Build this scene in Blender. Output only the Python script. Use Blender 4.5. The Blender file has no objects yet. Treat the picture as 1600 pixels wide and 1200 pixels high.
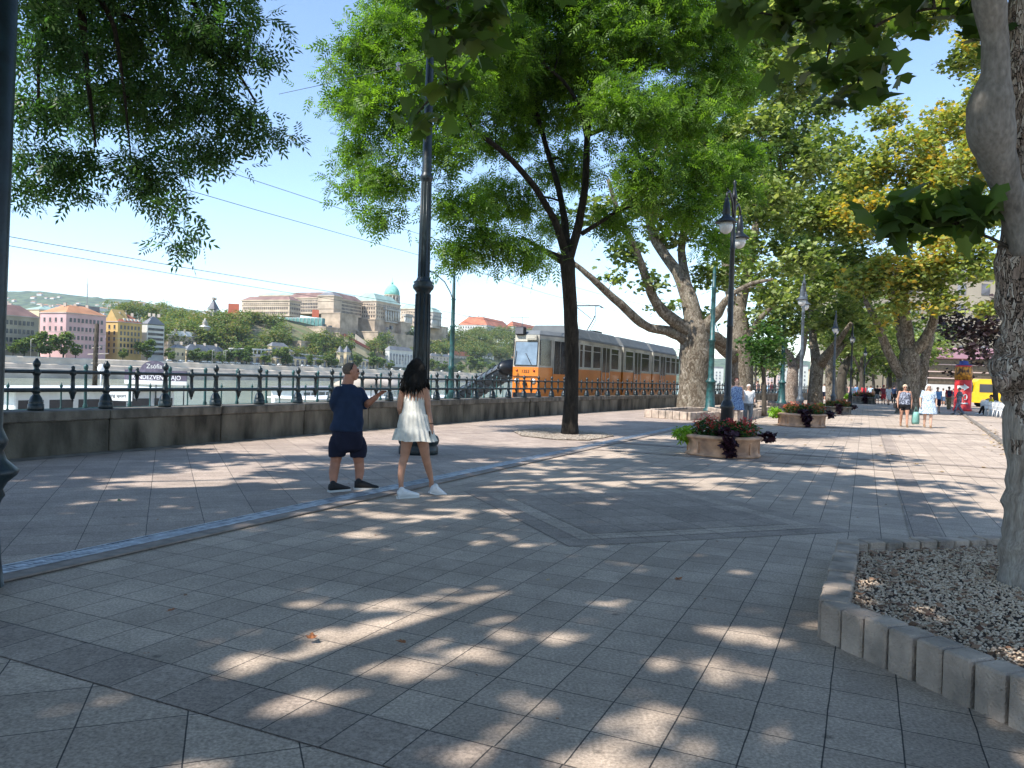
import bpy, bmesh, math, random
import numpy as np
from mathutils import Vector, Matrix, noise as mnoise
R = math.radians
random.seed(7); RNG = np.random.default_rng(11)
sc = bpy.context.scene

# ---------------------------------------------------------------- camera
FPX, HCAM, ROLL, PITCH = 1200., 1.5, 0.031, 0.01
cam = bpy.data.objects.new('camera', bpy.data.cameras.new('camera'))
sc.collection.objects.link(cam); sc.camera = cam
cam.data.sensor_width = 36; cam.data.lens = 27; cam.data.clip_start = .1; cam.data.clip_end = 20000
_c, _s, _cp, _sp = math.cos(ROLL), math.sin(ROLL), math.cos(PITCH), math.sin(PITCH)
_R, _F, _U = Vector((1, 0, 0)), Vector((0, _cp, -_sp)), Vector((0, _sp, _cp))
_X, _Y, _Z = _R*_c+_U*_s, _U*_c-_R*_s, -_F
cam.matrix_world = Matrix(((_X.x, _Y.x, _Z.x, 0), (_X.y, _Y.y, _Z.y, 0), (_X.z, _Y.z, _Z.z, HCAM), (0, 0, 0, 1)))

# ---------------------------------------------------------------- sky, sun, exposure
SUN_DIR = Vector((-.62, -.46, 0)).normalized()*math.cos(R(50)); SUN_DIR.z = math.sin(R(50))
w = bpy.data.worlds.new('World'); sc.world = w; w.use_nodes = True
wn = w.node_tree.nodes; wl = w.node_tree.links
bg = wn['Background']; sky = wn.new('ShaderNodeTexSky'); sky.sky_type = 'NISHITA'; sky.sun_disc = False
sky.sun_elevation = R(50); sky.sun_rotation = math.atan2(SUN_DIR.x, SUN_DIR.y)
sky.altitude = 100; sky.air_density = 1.0; sky.dust_density = .1; sky.ozone_density = 1.0
tint = wn.new('ShaderNodeVectorMath'); tint.operation = 'MULTIPLY'; tint.inputs[1].default_value = (.95, .985, 1.03)
wl.new(sky.outputs[0], tint.inputs[0]); wl.new(tint.outputs[0], bg.inputs[0]); bg.inputs[1].default_value = .125
sun = bpy.data.objects.new('sun', bpy.data.lights.new('sun', 'SUN')); sc.collection.objects.link(sun)
sun.data.energy = 3.7; sun.data.angle = R(.55); sun.data.color = (1, .965, .91)
sun.rotation_euler = SUN_DIR.to_track_quat('Z', 'Y').to_euler()
sc.view_settings.view_transform = 'Standard'; sc.view_settings.look = 'None'; sc.view_settings.gamma = 1
sc.view_settings.exposure = 1.2
sc.cycles.max_bounces = 6; sc.cycles.transparent_max_bounces = 6; sc.cycles.transmission_bounces = 4
sc.cycles.diffuse_bounces = 4; sc.cycles.glossy_bounces = 2; sc.cycles.volume_bounces = 0
sc.cycles.caustics_reflective = False; sc.cycles.caustics_refractive = False

# ---------------------------------------------------------------- pixel -> world helpers (measured from the photo, 1600x1200)
def ray(u, v):
    x, y = u-800., v-600.
    xr = _c*x+_s*y; up = -(-_s*x+_c*y)
    Y = FPX*_cp+up*_sp; Z = up*_cp-FPX*_sp
    return xr/Y, Z/Y
def G(u, v, z=0.):
    a, b = ray(u, v); D = (z-HCAM)/b
    return Vector((a*D, D, z))
def P(u, v, D):
    a, b = ray(u, v); return Vector((a*D, D, HCAM+b*D))
TH = math.atan(.46); SN, CS = math.sin(TH), math.cos(TH)      # promenade axis
def ST(s, t, z=0.): return Vector((s*SN+t*CS, s*CS-t*SN, z))
AXROT = -TH                                                    # rotz turning local +Y onto the axis
BS, BC = math.sin(math.atan(.383)), math.cos(math.atan(.383))  # far bank axis
def AB(a, b, z=0.): return Vector((-253+a*BS-b*BC, 380+a*BC+b*BS, z))
def bankD(u, v, b):
    ra, _ = ray(u, v); p = AB(0, b)
    return (p.x-.383*p.y)/(ra-.383)
def PB(u, v, b): return P(u, v, bankD(u, v, b))
def toab(p): 
    dx, dy = p.x+253, p.y-380
    return dx*BS+dy*BC, -dx*BC+dy*BS

# ---------------------------------------------------------------- mesh helpers
class _WM(dict):
    def __missing__(s, k): return Matrix.Translation(bpy.data.objects[k].location)
WM = _WM()
class MB:
    def __init__(s): s.v = []; s.f = []; s.m = []; s.sm = []
    def add(s, vs, fs, mi=0, smooth=False):
        o = len(s.v); s.v += [tuple(p) for p in vs]
        for f in fs: s.f.append([o+i for i in f]); s.m.append(mi); s.sm.append(smooth)
        return s
    def box(s, c, d, rz=0, mi=0, M=None):
        c = Vector(c); hx, hy, hz = d[0]/2, d[1]/2, d[2]/2
        cr, sr = math.cos(rz), math.sin(rz); vs = []
        for z in (-hz, hz):
            for x, y in ((-hx, -hy), (hx, -hy), (hx, hy), (-hx, hy)):
                vs.append(Vector((c.x+x*cr-y*sr, c.y+x*sr+y*cr, c.z+z)))
        if M: vs = [M @ v for v in vs]
        return s.add(vs, [(3, 2, 1, 0), (4, 5, 6, 7), (0, 1, 5, 4), (1, 2, 6, 5), (2, 3, 7, 6), (3, 0, 4, 7)], mi)
    def bbox(s, c, d, rz=0, mi=0, e=.02):    # box with chamfered edges
        c = Vector(c); cr, sr = math.cos(rz), math.sin(rz); hx, hy, hz = d[0]/2, d[1]/2, d[2]/2
        rings = []
        for z, k in ((-hz, e), (-hz+e, 0), (hz-e, 0), (hz, e)):
            X, Y = hx-k, hy-k; q = min(e, X*.4, Y*.4)
            rings.append([(X-q, -Y), (X, -Y+q), (X, Y-q), (X-q, Y), (-X+q, Y), (-X, Y-q), (-X, -Y+q), (-X+q, -Y)])
            rings[-1] = [Vector((c.x+x*cr-y*sr, c.y+x*sr+y*cr, c.z+z)) for x, y in rings[-1]]
        return s.loft(rings, mi, False)
    def loft(s, rings, mi=0, smooth=True, cap=True, closed=True):
        n = len(rings[0]); vs = [p for r in rings for p in r]; fs = []
        for i in range(len(rings)-1):
            for j in range(n if closed else n-1):
                k = (j+1) % n; fs.append((i*n+j, i*n+k, (i+1)*n+k, (i+1)*n+j))
        if cap: fs.append(tuple(reversed(range(n)))); fs.append(tuple((len(rings)-1)*n+j for j in range(n)))
        return s.add(vs, fs, mi, smooth)
    def lathe(s, prof, c=(0, 0, 0), n=16, mi=0, smooth=True, sx=1, sy=1):
        c = Vector(c)
        return s.loft([[c+Vector((r*math.cos(2*math.pi*k/n)*sx, r*math.sin(2*math.pi*k/n)*sy, z)) for k in range(n)] for z, r in prof], mi, smooth)
    def tube(s, pts, rad, n=8, mi=0, smooth=True, nz=0, seed=0, flat=1.):
        pts = [Vector(p) for p in pts]
        if not hasattr(rad, '__len__'): rad = [rad]*len(pts)
        rings = []; up = Vector((.01, .02, 1)); prev = None
        for i, p in enumerate(pts):
            t = (pts[min(i+1, len(pts)-1)]-pts[max(i-1, 0)])
            t = t.normalized() if t.length > 1e-9 else Vector((0, 0, 1))
            a = t.cross(prev if prev is not None else (Vector((1, 0, 0)) if abs(t.z) > .8 else up))
            if prev is not None: b = prev-t*prev.dot(t); b.normalize(); a = b.cross(t)
            else: a.normalize(); b = t.cross(a).normalized()
            prev = b; ring = []
            for k in range(n):
                an = 2*math.pi*k/n; d = a*math.cos(an)+b*math.sin(an)*flat; r = rad[i]
                if nz: r *= 1+nz*mnoise.noise(Vector((p.x+d.x*r, p.y+d.y*r, p.z+d.z*r))*(.9/max(r, .1))*.7+Vector((seed, 0, 0)))
                ring.append(p+d*r)
            rings.append(ring)
        return s.loft(rings, mi, smooth)
    def sphere(s, c, r, n=10, m=7, mi=0):
        if not hasattr(r, '__len__'): r = (r, r, r)
        c = Vector(c); rings = []
        for i in range(m+1):
            ph = math.pi*(i/m)*.98+.01*math.pi
            rings.append([c+Vector((r[0]*math.sin(ph)*math.cos(2*math.pi*k/n), r[1]*math.sin(ph)*math.sin(2*math.pi*k/n), -r[2]*math.cos(ph))) for k in range(n)])
        return s.loft(rings, mi, True)
    def caps(s, p, q, r1, r2, n=10):
        s.tube([p, q], [r1, r2], n); s.sphere(p, r1, n, 6); s.sphere(q, r2, n, 6); return s
    def build(s, name, mat, parent=None, world=False, smooth=None, origin=None):
        me = bpy.data.meshes.new(name); V = s.v
        if parent is not None and world:
            Mi = WM[parent.name].inverted(); V = [tuple(Mi @ Vector(p)) for p in V]
        if origin is not None: V = [(p[0]-origin[0], p[1]-origin[1], p[2]-origin[2]) for p in V]
        me.from_pydata(V, [], s.f)
        for m in (mat if isinstance(mat, (list, tuple)) else [mat]): me.materials.append(m)
        me.polygons.foreach_set('material_index', s.m)
        me.polygons.foreach_set('use_smooth', s.sm if smooth is None else [smooth]*len(s.f)); me.update()
        o = bpy.data.objects.new(name, me); sc.collection.objects.link(o)
        if parent is not None: o.parent = parent; WM[o.name] = WM[parent.name]
        if origin is not None: o.location = origin
        return o
def tag(o, label=None, cat=None, group=None, kind=None):
    if label: o['label'] = label
    if cat: o['category'] = cat
    if group: o['group'] = group
    if kind: o['kind'] = kind
    return o
def thing(name, label, cat, loc=(0, 0, 0), rz=0, group=None, scale=1.):
    o = bpy.data.objects.new(name, None); sc.collection.objects.link(o); o.empty_display_size = .2
    o.location = loc; o.rotation_euler = (0, 0, rz); o.scale = (scale,)*3
    WM[o.name] = Matrix.Translation(Vector(loc)) @ Matrix.Rotation(rz, 4, 'Z') @ Matrix.Scale(scale, 4)
    return tag(o, label, cat, group)
def copy_tree(o, parent=None):
    c = o.copy(); sc.collection.objects.link(c)
    if parent is not None: c.parent = parent
    for ch in list(o.children): copy_tree(ch, c)
    return c
def dup(o, loc, rz=0, scale=None, label=None, group=None):
    c = copy_tree(o); c.location = loc; c.rotation_euler = (0, 0, rz)
    if scale is not None: c.scale = scale if hasattr(scale, '__len__') else (scale,)*3
    if label: c['label'] = label
    if group: c['group'] = group
    return c
def struct(o): o['kind'] = 'structure'; return o
def poly_sheet(name, pts, z, mat):
    m = MB(); m.add([(p[0], p[1], z) for p in pts], [tuple(range(len(pts)))]); return struct(m.build(name, mat))
def remesh(mb, name, mat, parent, vox, world=True, smooth=3, fold=0, fscale=(9, 9, 3.2)):
    o = mb.build(name, mat, parent, world=world, smooth=True)
    md = o.modifiers.new('r', 'REMESH'); md.mode = 'VOXEL'; md.voxel_size = vox; md.use_smooth_shade = True
    if smooth: sm = o.modifiers.new('s', 'SMOOTH'); sm.factor = .5; sm.iterations = smooth
    dg = bpy.context.evaluated_depsgraph_get(); dg.update()
    me = bpy.data.meshes.new_from_object(o.evaluated_get(dg)); old = o.data
    o.modifiers.clear(); o.data = me; bpy.data.meshes.remove(old)
    if fold:
        nv = len(me.vertices); C_ = np.empty(nv*3, np.float32); N_ = np.empty(nv*3, np.float32); me.vertices.foreach_get('co', C_); me.vertices.foreach_get('normal', N_)
        C_ = C_.reshape(-1, 3); N_ = N_.reshape(-1, 3); x_, y_, z_ = C_.T
        k_ = np.sin(x_*17+2*np.sin(z_*9+x_*3)+y_*11)*.5+np.sin(z_*21+3*np.sin(x_*8+y_*5))*.45+np.sin((x_+y_)*38+z_*13+2*np.sin(z_*17))*.35
        me.vertices.foreach_set('co', (C_+N_*(k_*fold)[:, None]).astype(np.float32).ravel()); me.update()
    if not me.materials: me.materials.append(mat)
    return o

# ---------------------------------------------------------------- materials
def newmat(name):
    m = bpy.data.materials.new(name); m.use_nodes = True; nt = m.node_tree
    return m, nt.nodes, nt.links, nt.nodes['Principled BSDF']
def mat(name, col, rough=.7, metal=0, var=.15, scale=3., col2=None, bump=0, bscale=40., spec=.4, detail=6, coat=0, stretch=None):
    m, n, l, b = newmat(name)
    b.inputs['Roughness'].default_value = rough; b.inputs['Metallic'].default_value = metal
    b.inputs['Specular IOR Level'].default_value = spec; b.inputs['Coat Weight'].default_value = coat
    geo = n.new('ShaderNodeNewGeometry')
    nz = n.new('ShaderNodeTexNoise'); nz.inputs['Scale'].default_value = scale; nz.inputs['Detail'].default_value = detail
    if stretch:
        mp = n.new('ShaderNodeMapping'); mp.inputs['Scale'].default_value = stretch; l.new(geo.outputs['Position'], mp.inputs['Vector']); l.new(mp.outputs[0], nz.inputs['Vector'])
    else: l.new(geo.outputs['Position'], nz.inputs['Vector'])
    cr = n.new('ShaderNodeValToRGB'); c2 = col2 or tuple(max(0, c*(1-var*2)) for c in col); c1 = tuple(min(1, c*(1+var)) for c in col)
    cr.color_ramp.elements[0].position = .35; cr.color_ramp.elements[1].position = .65
    cr.color_ramp.elements[0].color = (*c2, 1); cr.color_ramp.elements[1].color = (*c1, 1)
    l.new(nz.outputs[0], cr.inputs[0]); l.new(cr.outputs[0], b.inputs['Base Color'])
    if bump:
        n2 = n.new('ShaderNodeTexNoise'); n2.inputs['Scale'].default_value = bscale; n2.inputs['Detail'].default_value = 8
        l.new(geo.outputs['Position'], n2.inputs['Vector'])
        bp = n.new('ShaderNodeBump'); bp.inputs['Strength'].default_value = bump; bp.inputs['Distance'].default_value = .02
        l.new(n2.outputs[0], bp.inputs['Height']); l.new(bp.outputs[0], b.inputs['Normal'])
    return m
def paving(name, rot, off, bw, bh, c1, c2, joint=(.07, .062, .055), msize=.0038, lum=1.):
    m, n, l, b = newmat(name); b.inputs['Roughness'].default_value = .75; b.inputs['Specular IOR Level'].default_value = .25
    geo = n.new('ShaderNodeNewGeometry'); mp = n.new('ShaderNodeMapping'); mp.vector_type = 'POINT'
    mp.inputs['Rotation'].default_value = (0, 0, rot); mp.inputs['Location'].default_value = (off[0], off[1], 0)
    l.new(geo.outputs['Position'], mp.inputs['Vector'])
    wob = n.new('ShaderNodeTexNoise'); wob.inputs['Scale'].default_value = 3.5; wob.inputs['Detail'].default_value = 3
    l.new(geo.outputs['Position'], wob.inputs['Vector'])
    va = n.new('ShaderNodeVectorMath'); va.operation = 'MULTIPLY_ADD'; va.inputs[1].default_value = (.009, .009, 0)
    l.new(wob.outputs['Color'], va.inputs[0]); l.new(mp.outputs[0], va.inputs[2])
    br = n.new('ShaderNodeTexBrick'); br.offset = 0; br.squash = 1; br.inputs['Scale'].default_value = 1
    br.inputs['Brick Width'].default_value = bw; br.inputs['Row Height'].default_value = bh
    br.inputs['Mortar Size'].default_value = msize; br.inputs['Mortar Smooth'].default_value = .3; br.inputs['Bias'].default_value = 0
    br.inputs['Color1'].default_value = (*[c*lum for c in c1], 1); br.inputs['Color2'].default_value = (*[c*lum for c in c2], 1); br.inputs['Mortar'].default_value = (*joint, 1)
    l.new(va.outputs[0], br.inputs['Vector'])
    def nzs(scale, lo, hi, detail=3):
        q = n.new('ShaderNodeTexNoise'); q.inputs['Scale'].default_value = scale; q.inputs['Detail'].default_value = detail
        q.inputs['Roughness'].default_value = .7
        l.new(geo.outputs['Position'], q.inputs['Vector'])
        mr = n.new('ShaderNodeMapRange'); mr.inputs[1].default_value = .3; mr.inputs[2].default_value = .7
        mr.inputs[3].default_value = lo; mr.inputs[4].default_value = hi; l.new(q.outputs[0], mr.inputs[0]); return mr.outputs[0], q
    s1, q1 = nzs(62, .5, 1.5, 6); s2, _ = nzs(.55, .78, 1.16, 7); s3, _ = nzs(6, .9, 1.08, 4)
    mu = n.new('ShaderNodeMath'); mu.operation = 'MULTIPLY'; l.new(s1, mu.inputs[0]); l.new(s2, mu.inputs[1])
    mu2 = n.new('ShaderNodeMath'); mu2.operation = 'MULTIPLY'; l.new(mu.outputs[0], mu2.inputs[0]); l.new(s3, mu2.inputs[1])
    vo = n.new('ShaderNodeTexVoronoi'); vo.inputs['Scale'].default_value = 1.9; l.new(geo.outputs['Position'], vo.inputs['Vector'])
    gm_ = n.new('ShaderNodeMapRange'); gm_.inputs[1].default_value = .03; gm_.inputs[2].default_value = .06; gm_.inputs[3].default_value = .55; gm_.inputs[4].default_value = 1; l.new(vo.outputs['Distance'], gm_.inputs[0])
    s4, _ = nzs(1.7, .72, 1.0, 8); s4n = n.new('ShaderNodeMath'); s4n.operation = 'MULTIPLY'; l.new(gm_.outputs[0], s4n.inputs[0]); l.new(s4, s4n.inputs[1])
    mu3 = n.new('ShaderNodeMath'); mu3.operation = 'MULTIPLY'; l.new(mu2.outputs[0], mu3.inputs[0]); l.new(s4n.outputs[0], mu3.inputs[1]); mu2 = mu3
    mx = n.new('ShaderNodeVectorMath'); mx.operation = 'SCALE'; l.new(br.outputs['Color'], mx.inputs[0]); l.new(mu2.outputs[0], mx.inputs['Scale'])
    l.new(mx.outputs[0], b.inputs['Base Color'])
    iv = n.new('ShaderNodeMath'); iv.operation = 'MULTIPLY_ADD'; iv.inputs[1].default_value = -1.2
    l.new(br.outputs['Fac'], iv.inputs[0]); l.new(q1.outputs[0], iv.inputs[2])
    bp = n.new('ShaderNodeBump'); bp.inputs['Strength'].default_value = .5; bp.inputs['Distance'].default_value = .006
    l.new(iv.outputs[0], bp.inputs['Height']); l.new(bp.outputs[0], b.inputs['Normal'])
    return m
def leafmat(name, cols, trans=.5, rough=.5, clump=.35, hi=None):
    # per-leaf random value lives in the 'rnd' attribute; clump noise shifts hue through the crown
    m, n, l, b = newmat(name); out = n['Material Output']
    at = n.new('ShaderNodeAttribute'); at.attribute_name = 'rnd'
    geo = n.new('ShaderNodeNewGeometry'); nz = n.new('ShaderNodeTexNoise'); nz.inputs['Scale'].default_value = clump; nz.inputs['Detail'].default_value = 3
    l.new(geo.outputs['Position'], nz.inputs['Vector'])
    mr = n.new('ShaderNodeMapRange'); mr.inputs[1].default_value = .3; mr.inputs[2].default_value = .7; mr.inputs[3].default_value = -.25; mr.inputs[4].default_value = .25
    l.new(nz.outputs[0], mr.inputs[0])
    ad = n.new('ShaderNodeMath'); ad.operation = 'ADD'; l.new(at.outputs['Fac'], ad.inputs[0]); l.new(mr.outputs[0], ad.inputs[1])
    cr = n.new('ShaderNodeValToRGB'); e = cr.color_ramp.elements
    for i, c in enumerate(cols):
        pos = i/(len(cols)-1)
        el = e[0] if i == 0 else (e[-1] if i == len(cols)-1 else e.new(pos)); el.position = pos; el.color = (*c, 1)
    l.new(ad.outputs[0], cr.inputs[0])
    b.inputs['Roughness'].default_value = rough; b.inputs['Specular IOR Level'].default_value = .35
    l.new(cr.outputs[0], b.inputs['Base Color'])
    tr = n.new('ShaderNodeBsdfTranslucent'); sc_ = n.new('ShaderNodeVectorMath'); sc_.operation = 'MULTIPLY'; sc_.inputs[1].default_value = hi or (1.9, 1.9, .7)
    l.new(cr.outputs[0], sc_.inputs[0]); l.new(sc_.outputs[0], tr.inputs['Color'])
    mx = n.new('ShaderNodeMixShader'); mx.inputs[0].default_value = trans
    l.new(b.outputs[0], mx.inputs[1]); l.new(tr.outputs[0], mx.inputs[2]); l.new(mx.outputs[0], out.inputs['Surface'])
    return m
def barkmat(name, cols, scale=(3, 3, 1.2), bump=.5, ridge=0):
    m, n, l, b = newmat(name); b.inputs['Roughness'].default_value = .85; b.inputs['Specular IOR Level'].default_value = .2
    geo = n.new('ShaderNodeNewGeometry'); mp = n.new('ShaderNodeMapping'); mp.inputs['Scale'].default_value = scale
    l.new(geo.outputs['Position'], mp.inputs['Vector'])
    nz = n.new('ShaderNodeTexNoise'); nz.inputs['Scale'].default_value = 1.6; nz.inputs['Detail'].default_value = 7; nz.inputs['Roughness'].default_value = .6; nz.inputs['Distortion'].default_value = .6
    l.new(mp.outputs[0], nz.inputs['Vector'])
    cr = n.new('ShaderNodeValToRGB'); cr.color_ramp.interpolation = 'LINEAR'; e = cr.color_ramp.elements
    for i, (p_, c) in enumerate(cols):
        el = e[0] if i == 0 else (e[-1] if i == len(cols)-1 else e.new(p_)); el.position = p_; el.color = (*c, 1)
    l.new(nz.outputs[0], cr.inputs[0]); 
    n3 = n.new('ShaderNodeTexNoise'); n3.inputs['Scale'].default_value = 14; n3.inputs['Detail'].default_value = 9; l.new(mp.outputs[0], n3.inputs['Vector'])
    mr = n.new('ShaderNodeMapRange'); mr.inputs[1].default_value = .3; mr.inputs[2].default_value = .7; mr.inputs[3].default_value = .7; mr.inputs[4].default_value = 1.2
    l.new(n3.outputs[0], mr.inputs[0])
    mx = n.new('ShaderNodeVectorMath'); mx.operation = 'SCALE'; l.new(cr.outputs[0], mx.inputs[0]); l.new(mr.outputs[0], mx.inputs['Scale']); l.new(mx.outputs[0], b.inputs['Base Color'])
    ad = n.new('ShaderNodeMath'); ad.operation = 'MULTIPLY_ADD'; ad.inputs[1].default_value = .5; l.new(n3.outputs[0], ad.inputs[0]); l.new(nz.outputs[0], ad.inputs[2])
    bp = n.new('ShaderNodeBump'); bp.inputs['Strength'].default_value = bump; bp.inputs['Distance'].default_value = .05
    l.new(ad.outputs[0], bp.inputs['Height']); l.new(bp.outputs[0], b.inputs['Normal'])
    return m
def platebark(name, cells, crack, scale, zs=.5, dist=.35, edge=.06, bump=.8):
    """flaking bark: distorted voronoi plates, each with its own tone, dark cracks between"""
    m, n, l, b = newmat(name); b.inputs['Roughness'].default_value = .88; b.inputs['Specular IOR Level'].default_value = .15
    geo = n.new('ShaderNodeNewGeometry'); mp = n.new('ShaderNodeMapping'); mp.inputs['Scale'].default_value = (scale, scale, scale*zs); l.new(geo.outputs['Position'], mp.inputs['Vector'])
    wz = n.new('ShaderNodeTexNoise'); wz.inputs['Scale'].default_value = 1.7; wz.inputs['Detail'].default_value = 6; l.new(mp.outputs[0], wz.inputs['Vector'])
    va = n.new('ShaderNodeVectorMath'); va.operation = 'MULTIPLY_ADD'; va.inputs[1].default_value = (dist*4,)*3; l.new(wz.outputs['Color'], va.inputs[0]); l.new(mp.outputs[0], va.inputs[2])
    v1 = n.new('ShaderNodeTexVoronoi'); l.new(va.outputs[0], v1.inputs['Vector']); v2 = n.new('ShaderNodeTexVoronoi'); v2.feature = 'DISTANCE_TO_EDGE'; l.new(va.outputs[0], v2.inputs['Vector'])
    se = n.new('ShaderNodeSeparateColor'); l.new(v1.outputs['Color'], se.inputs[0]); cr = n.new('ShaderNodeValToRGB'); e = cr.color_ramp.elements; cr.color_ramp.interpolation = 'CONSTANT'
    for i, (p_, c) in enumerate(cells): el = e[0] if i == 0 else (e[-1] if i == len(cells)-1 else e.new(p_)); el.position = p_; el.color = (*c, 1)
    l.new(se.outputs[0], cr.inputs[0])
    fn = n.new('ShaderNodeTexNoise'); fn.inputs['Scale'].default_value = 9; fn.inputs['Detail'].default_value = 10; l.new(mp.outputs[0], fn.inputs['Vector'])
    mr = n.new('ShaderNodeMapRange'); mr.inputs[1].default_value = .3; mr.inputs[2].default_value = .7; mr.inputs[3].default_value = .6; mr.inputs[4].default_value = 1.3; l.new(fn.outputs[0], mr.inputs[0])
    sc1 = n.new('ShaderNodeVectorMath'); sc1.operation = 'SCALE'; l.new(cr.outputs[0], sc1.inputs[0]); l.new(mr.outputs[0], sc1.inputs['Scale'])
    ed = n.new('ShaderNodeMapRange'); ed.inputs[1].default_value = 0; ed.inputs[2].default_value = edge; l.new(v2.outputs['Distance'], ed.inputs[0])
    mx = n.new('ShaderNodeMix'); mx.data_type = 'RGBA'; mx.inputs['A'].default_value = (*crack, 1); l.new(ed.outputs[0], mx.inputs['Factor']); l.new(sc1.outputs[0], mx.inputs['B']); l.new(mx.outputs['Result'], b.inputs['Base Color'])
    hh = n.new('ShaderNodeMath'); hh.operation = 'MULTIPLY_ADD'; hh.inputs[1].default_value = .8; l.new(se.outputs[0], hh.inputs[0]); l.new(ed.outputs[0], hh.inputs[2])
    h2 = n.new('ShaderNodeMath'); h2.operation = 'MULTIPLY_ADD'; h2.inputs[1].default_value = .5; l.new(fn.outputs[0], h2.inputs[0]); l.new(hh.outputs[0], h2.inputs[2])
    bp = n.new('ShaderNodeBump'); bp.inputs['Strength'].default_value = bump; bp.inputs['Distance'].default_value = .03; l.new(h2.outputs[0], bp.inputs['Height']); l.new(bp.outputs[0], b.inputs['Normal'])
    return m
M = {}
M['iron'] = mat('painted_iron', (.007, .018, .023), .42, var=.25, scale=8, spec=.5, bump=.15, bscale=30)
M['iron_black'] = mat('black_iron', (.006, .009, .013), .4, var=.25, scale=8, spec=.5)
M['teal_iron'] = mat('teal_iron', (.016, .07, .068), .45, var=.25, scale=6, spec=.5)
M['grey_iron'] = mat('grey_iron', (.07, .085, .1), .5, var=.2, scale=6)
M['stone_wall'] = mat('weathered_limestone', (.15, .13, .1), .9, var=.3, scale=1.5, col2=(.03, .026, .019), bump=.9, bscale=22, detail=12, stretch=(1.3, 1.3, .45))
M['coping'] = mat('coping_stone', (.16, .14, .115), .9, scale=3, col2=(.07, .062, .05), bump=.6, bscale=30, detail=12, stretch=(1.5, 1.5, 1))
M['kerb_stone'] = mat('kerb_stone', (.22, .19, .16), .85, scale=4, col2=(.12, .1, .08), bump=.4)
M['block'] = mat('concrete_block', (.46, .36, .28), .9, scale=4, col2=(.25, .205, .165), bump=.8, bscale=70, detail=12)
M['galv'] = mat('galvanised_steel', (.33, .37, .42), .4, metal=.5, var=.2, scale=9)
M['dark'] = mat('dark_recess', (.012, .012, .014), .9)
M['soil'] = mat('soil', (.1, .075, .055), .95, scale=6, col2=(.045, .03, .022), bump=.6)
M['terracotta'] = mat('sandstone_pot', (.6, .35, .21), .85, scale=4, col2=(.33, .19, .12), bump=.4, bscale=25, detail=9)
M['glass'] = mat('lamp_glass', (.62, .62, .6), .25, var=.03, spec=.6)
M['water'] = mat('river_water', (.24, .26, .19), .16, scale=.05, col2=(.19, .21, .155), bump=.25, bscale=.7, spec=.5)
M['white'] = mat('white_paint', (.72, .72, .7), .4, var=.06, scale=1.5)
M['plaster'] = mat('pale_plaster', (.5, .44, .36), .9, var=.1, scale=.2)
for k, c, v in (('b_grey', (.33, .29, .22), .1), ('b_pink', (.54, .36, .35), .07), ('b_pinkpale', (.6, .45, .4), .06), ('b_yellow', (.5, .34, .13), .1), ('b_white', (.55, .54, .5), .06), ('b_cream', (.56, .46, .3), .07), ('b_beige', (.47, .4, .33), .07),
                ('r_red', (.42, .14, .075), .15), ('r_orange', (.44, .21, .11), .15), ('r_grey', (.19, .19, .2), .12), ('r_brown', (.23, .14, .12), .15), ('r_green', (.29, .4, .35), .1), ('p_stone', (.5, .4, .3), .1), ('p_grey', (.4, .37, .33), .1), ('rampart', (.43, .34, .25), .18), ('quay', (.66, .55, .43), .12), ('quay_dark', (.42, .36, .3), .15), ('net', (.12, .27, .26), .15), ('copper', (.22, .48, .4), .12), ('rust_panel', (.5, .13, .07), .05)):
    M[k] = mat(k, c, .85, var=v, scale=.12 if k[0] in 'bprq' else .3, detail=5)
M['pane'] = mat('dark_pane', (.05, .055, .065), .2, var=.2, scale=.3)
M['pane_far'] = mat('palace_pane', (.13, .11, .1), .4, var=.3, scale=.3)
M['pane_pale'] = mat('pale_pane', (.22, .22, .24), .3, var=.3, scale=.3)
# ================================================================ SETTING: promenade paving
C1, C2 = (.54, .43, .335), (.43, .34, .265); D1, D2 = (.41, .325, .26), (.325, .257, .208)
# Mapping POINT rotates by +rot: (x,y)->(t,s)-like frame; brick x = t, y = s
PAV = dict(grid=paving('slab_paving', TH, (4.03, -2.785+.335*20), .302, .335, C1, C2),
           dark=paving('dark_slab_paving', TH, (4.03, -2.785+.335*20), .302, .335, D1, D2),
           dia=paving('diagonal_slab_paving', TH+R(45), (.1, .12), .43, .43, C1, C2),
           diad=paving('dark_diagonal_slabs', TH+R(45), (.1, .12), .43, .43, D1, D2),
           left=paving('river_side_slabs', TH+R(41), (.1, .12), .36, .50, (.46, .365, .295), (.37, .29, .238)),
           border=paving('border_slabs', TH, (0, 0), .6, .9, (.31, .285, .26), (.26, .24, .22)))
def stp(pts, dz=0): return [ST(s, t) for s, t in pts]
# wall line (river side): polyline in promenade coordinates
WALL = [ST(-14, -12), ST(0, -12), ST(8, -12), ST(16, -11.95), ST(25, -11.75), ST(33, -11.3), ST(43.9, -10.3), ST(60, -8.7), ST(85, -5.8), ST(120, -1.2), ST(170, 6)]
def walk(line, step, start=0.):
    out = []; acc = start
    for a, b in zip(line, line[1:]):
        L = (b-a).length; d = (b-a)/L
        while acc <= L: out.append((a+d*acc, math.atan2(-d.x, d.y))); acc += step
        acc -= L
    return out
def offs(line, d):      # offset to the right of travel
    out = []
    for i, p in enumerate(line):
        t = (line[min(i+1, len(line)-1)]-line[max(i-1, 0)]).normalized(); out.append(p+Vector((t.y, -t.x, 0))*d)
    return out
gp = [ST(-40, 45), ST(-40, -12.1)]+[p for p in offs(WALL, 0)]+[ST(420, 60), ST(420, 260), ST(-40, 260)]
poly_sheet('promenade_paving', gp, 0, PAV['grid'])
ls = [p for p in offs(WALL, .3)][:7]
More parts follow.
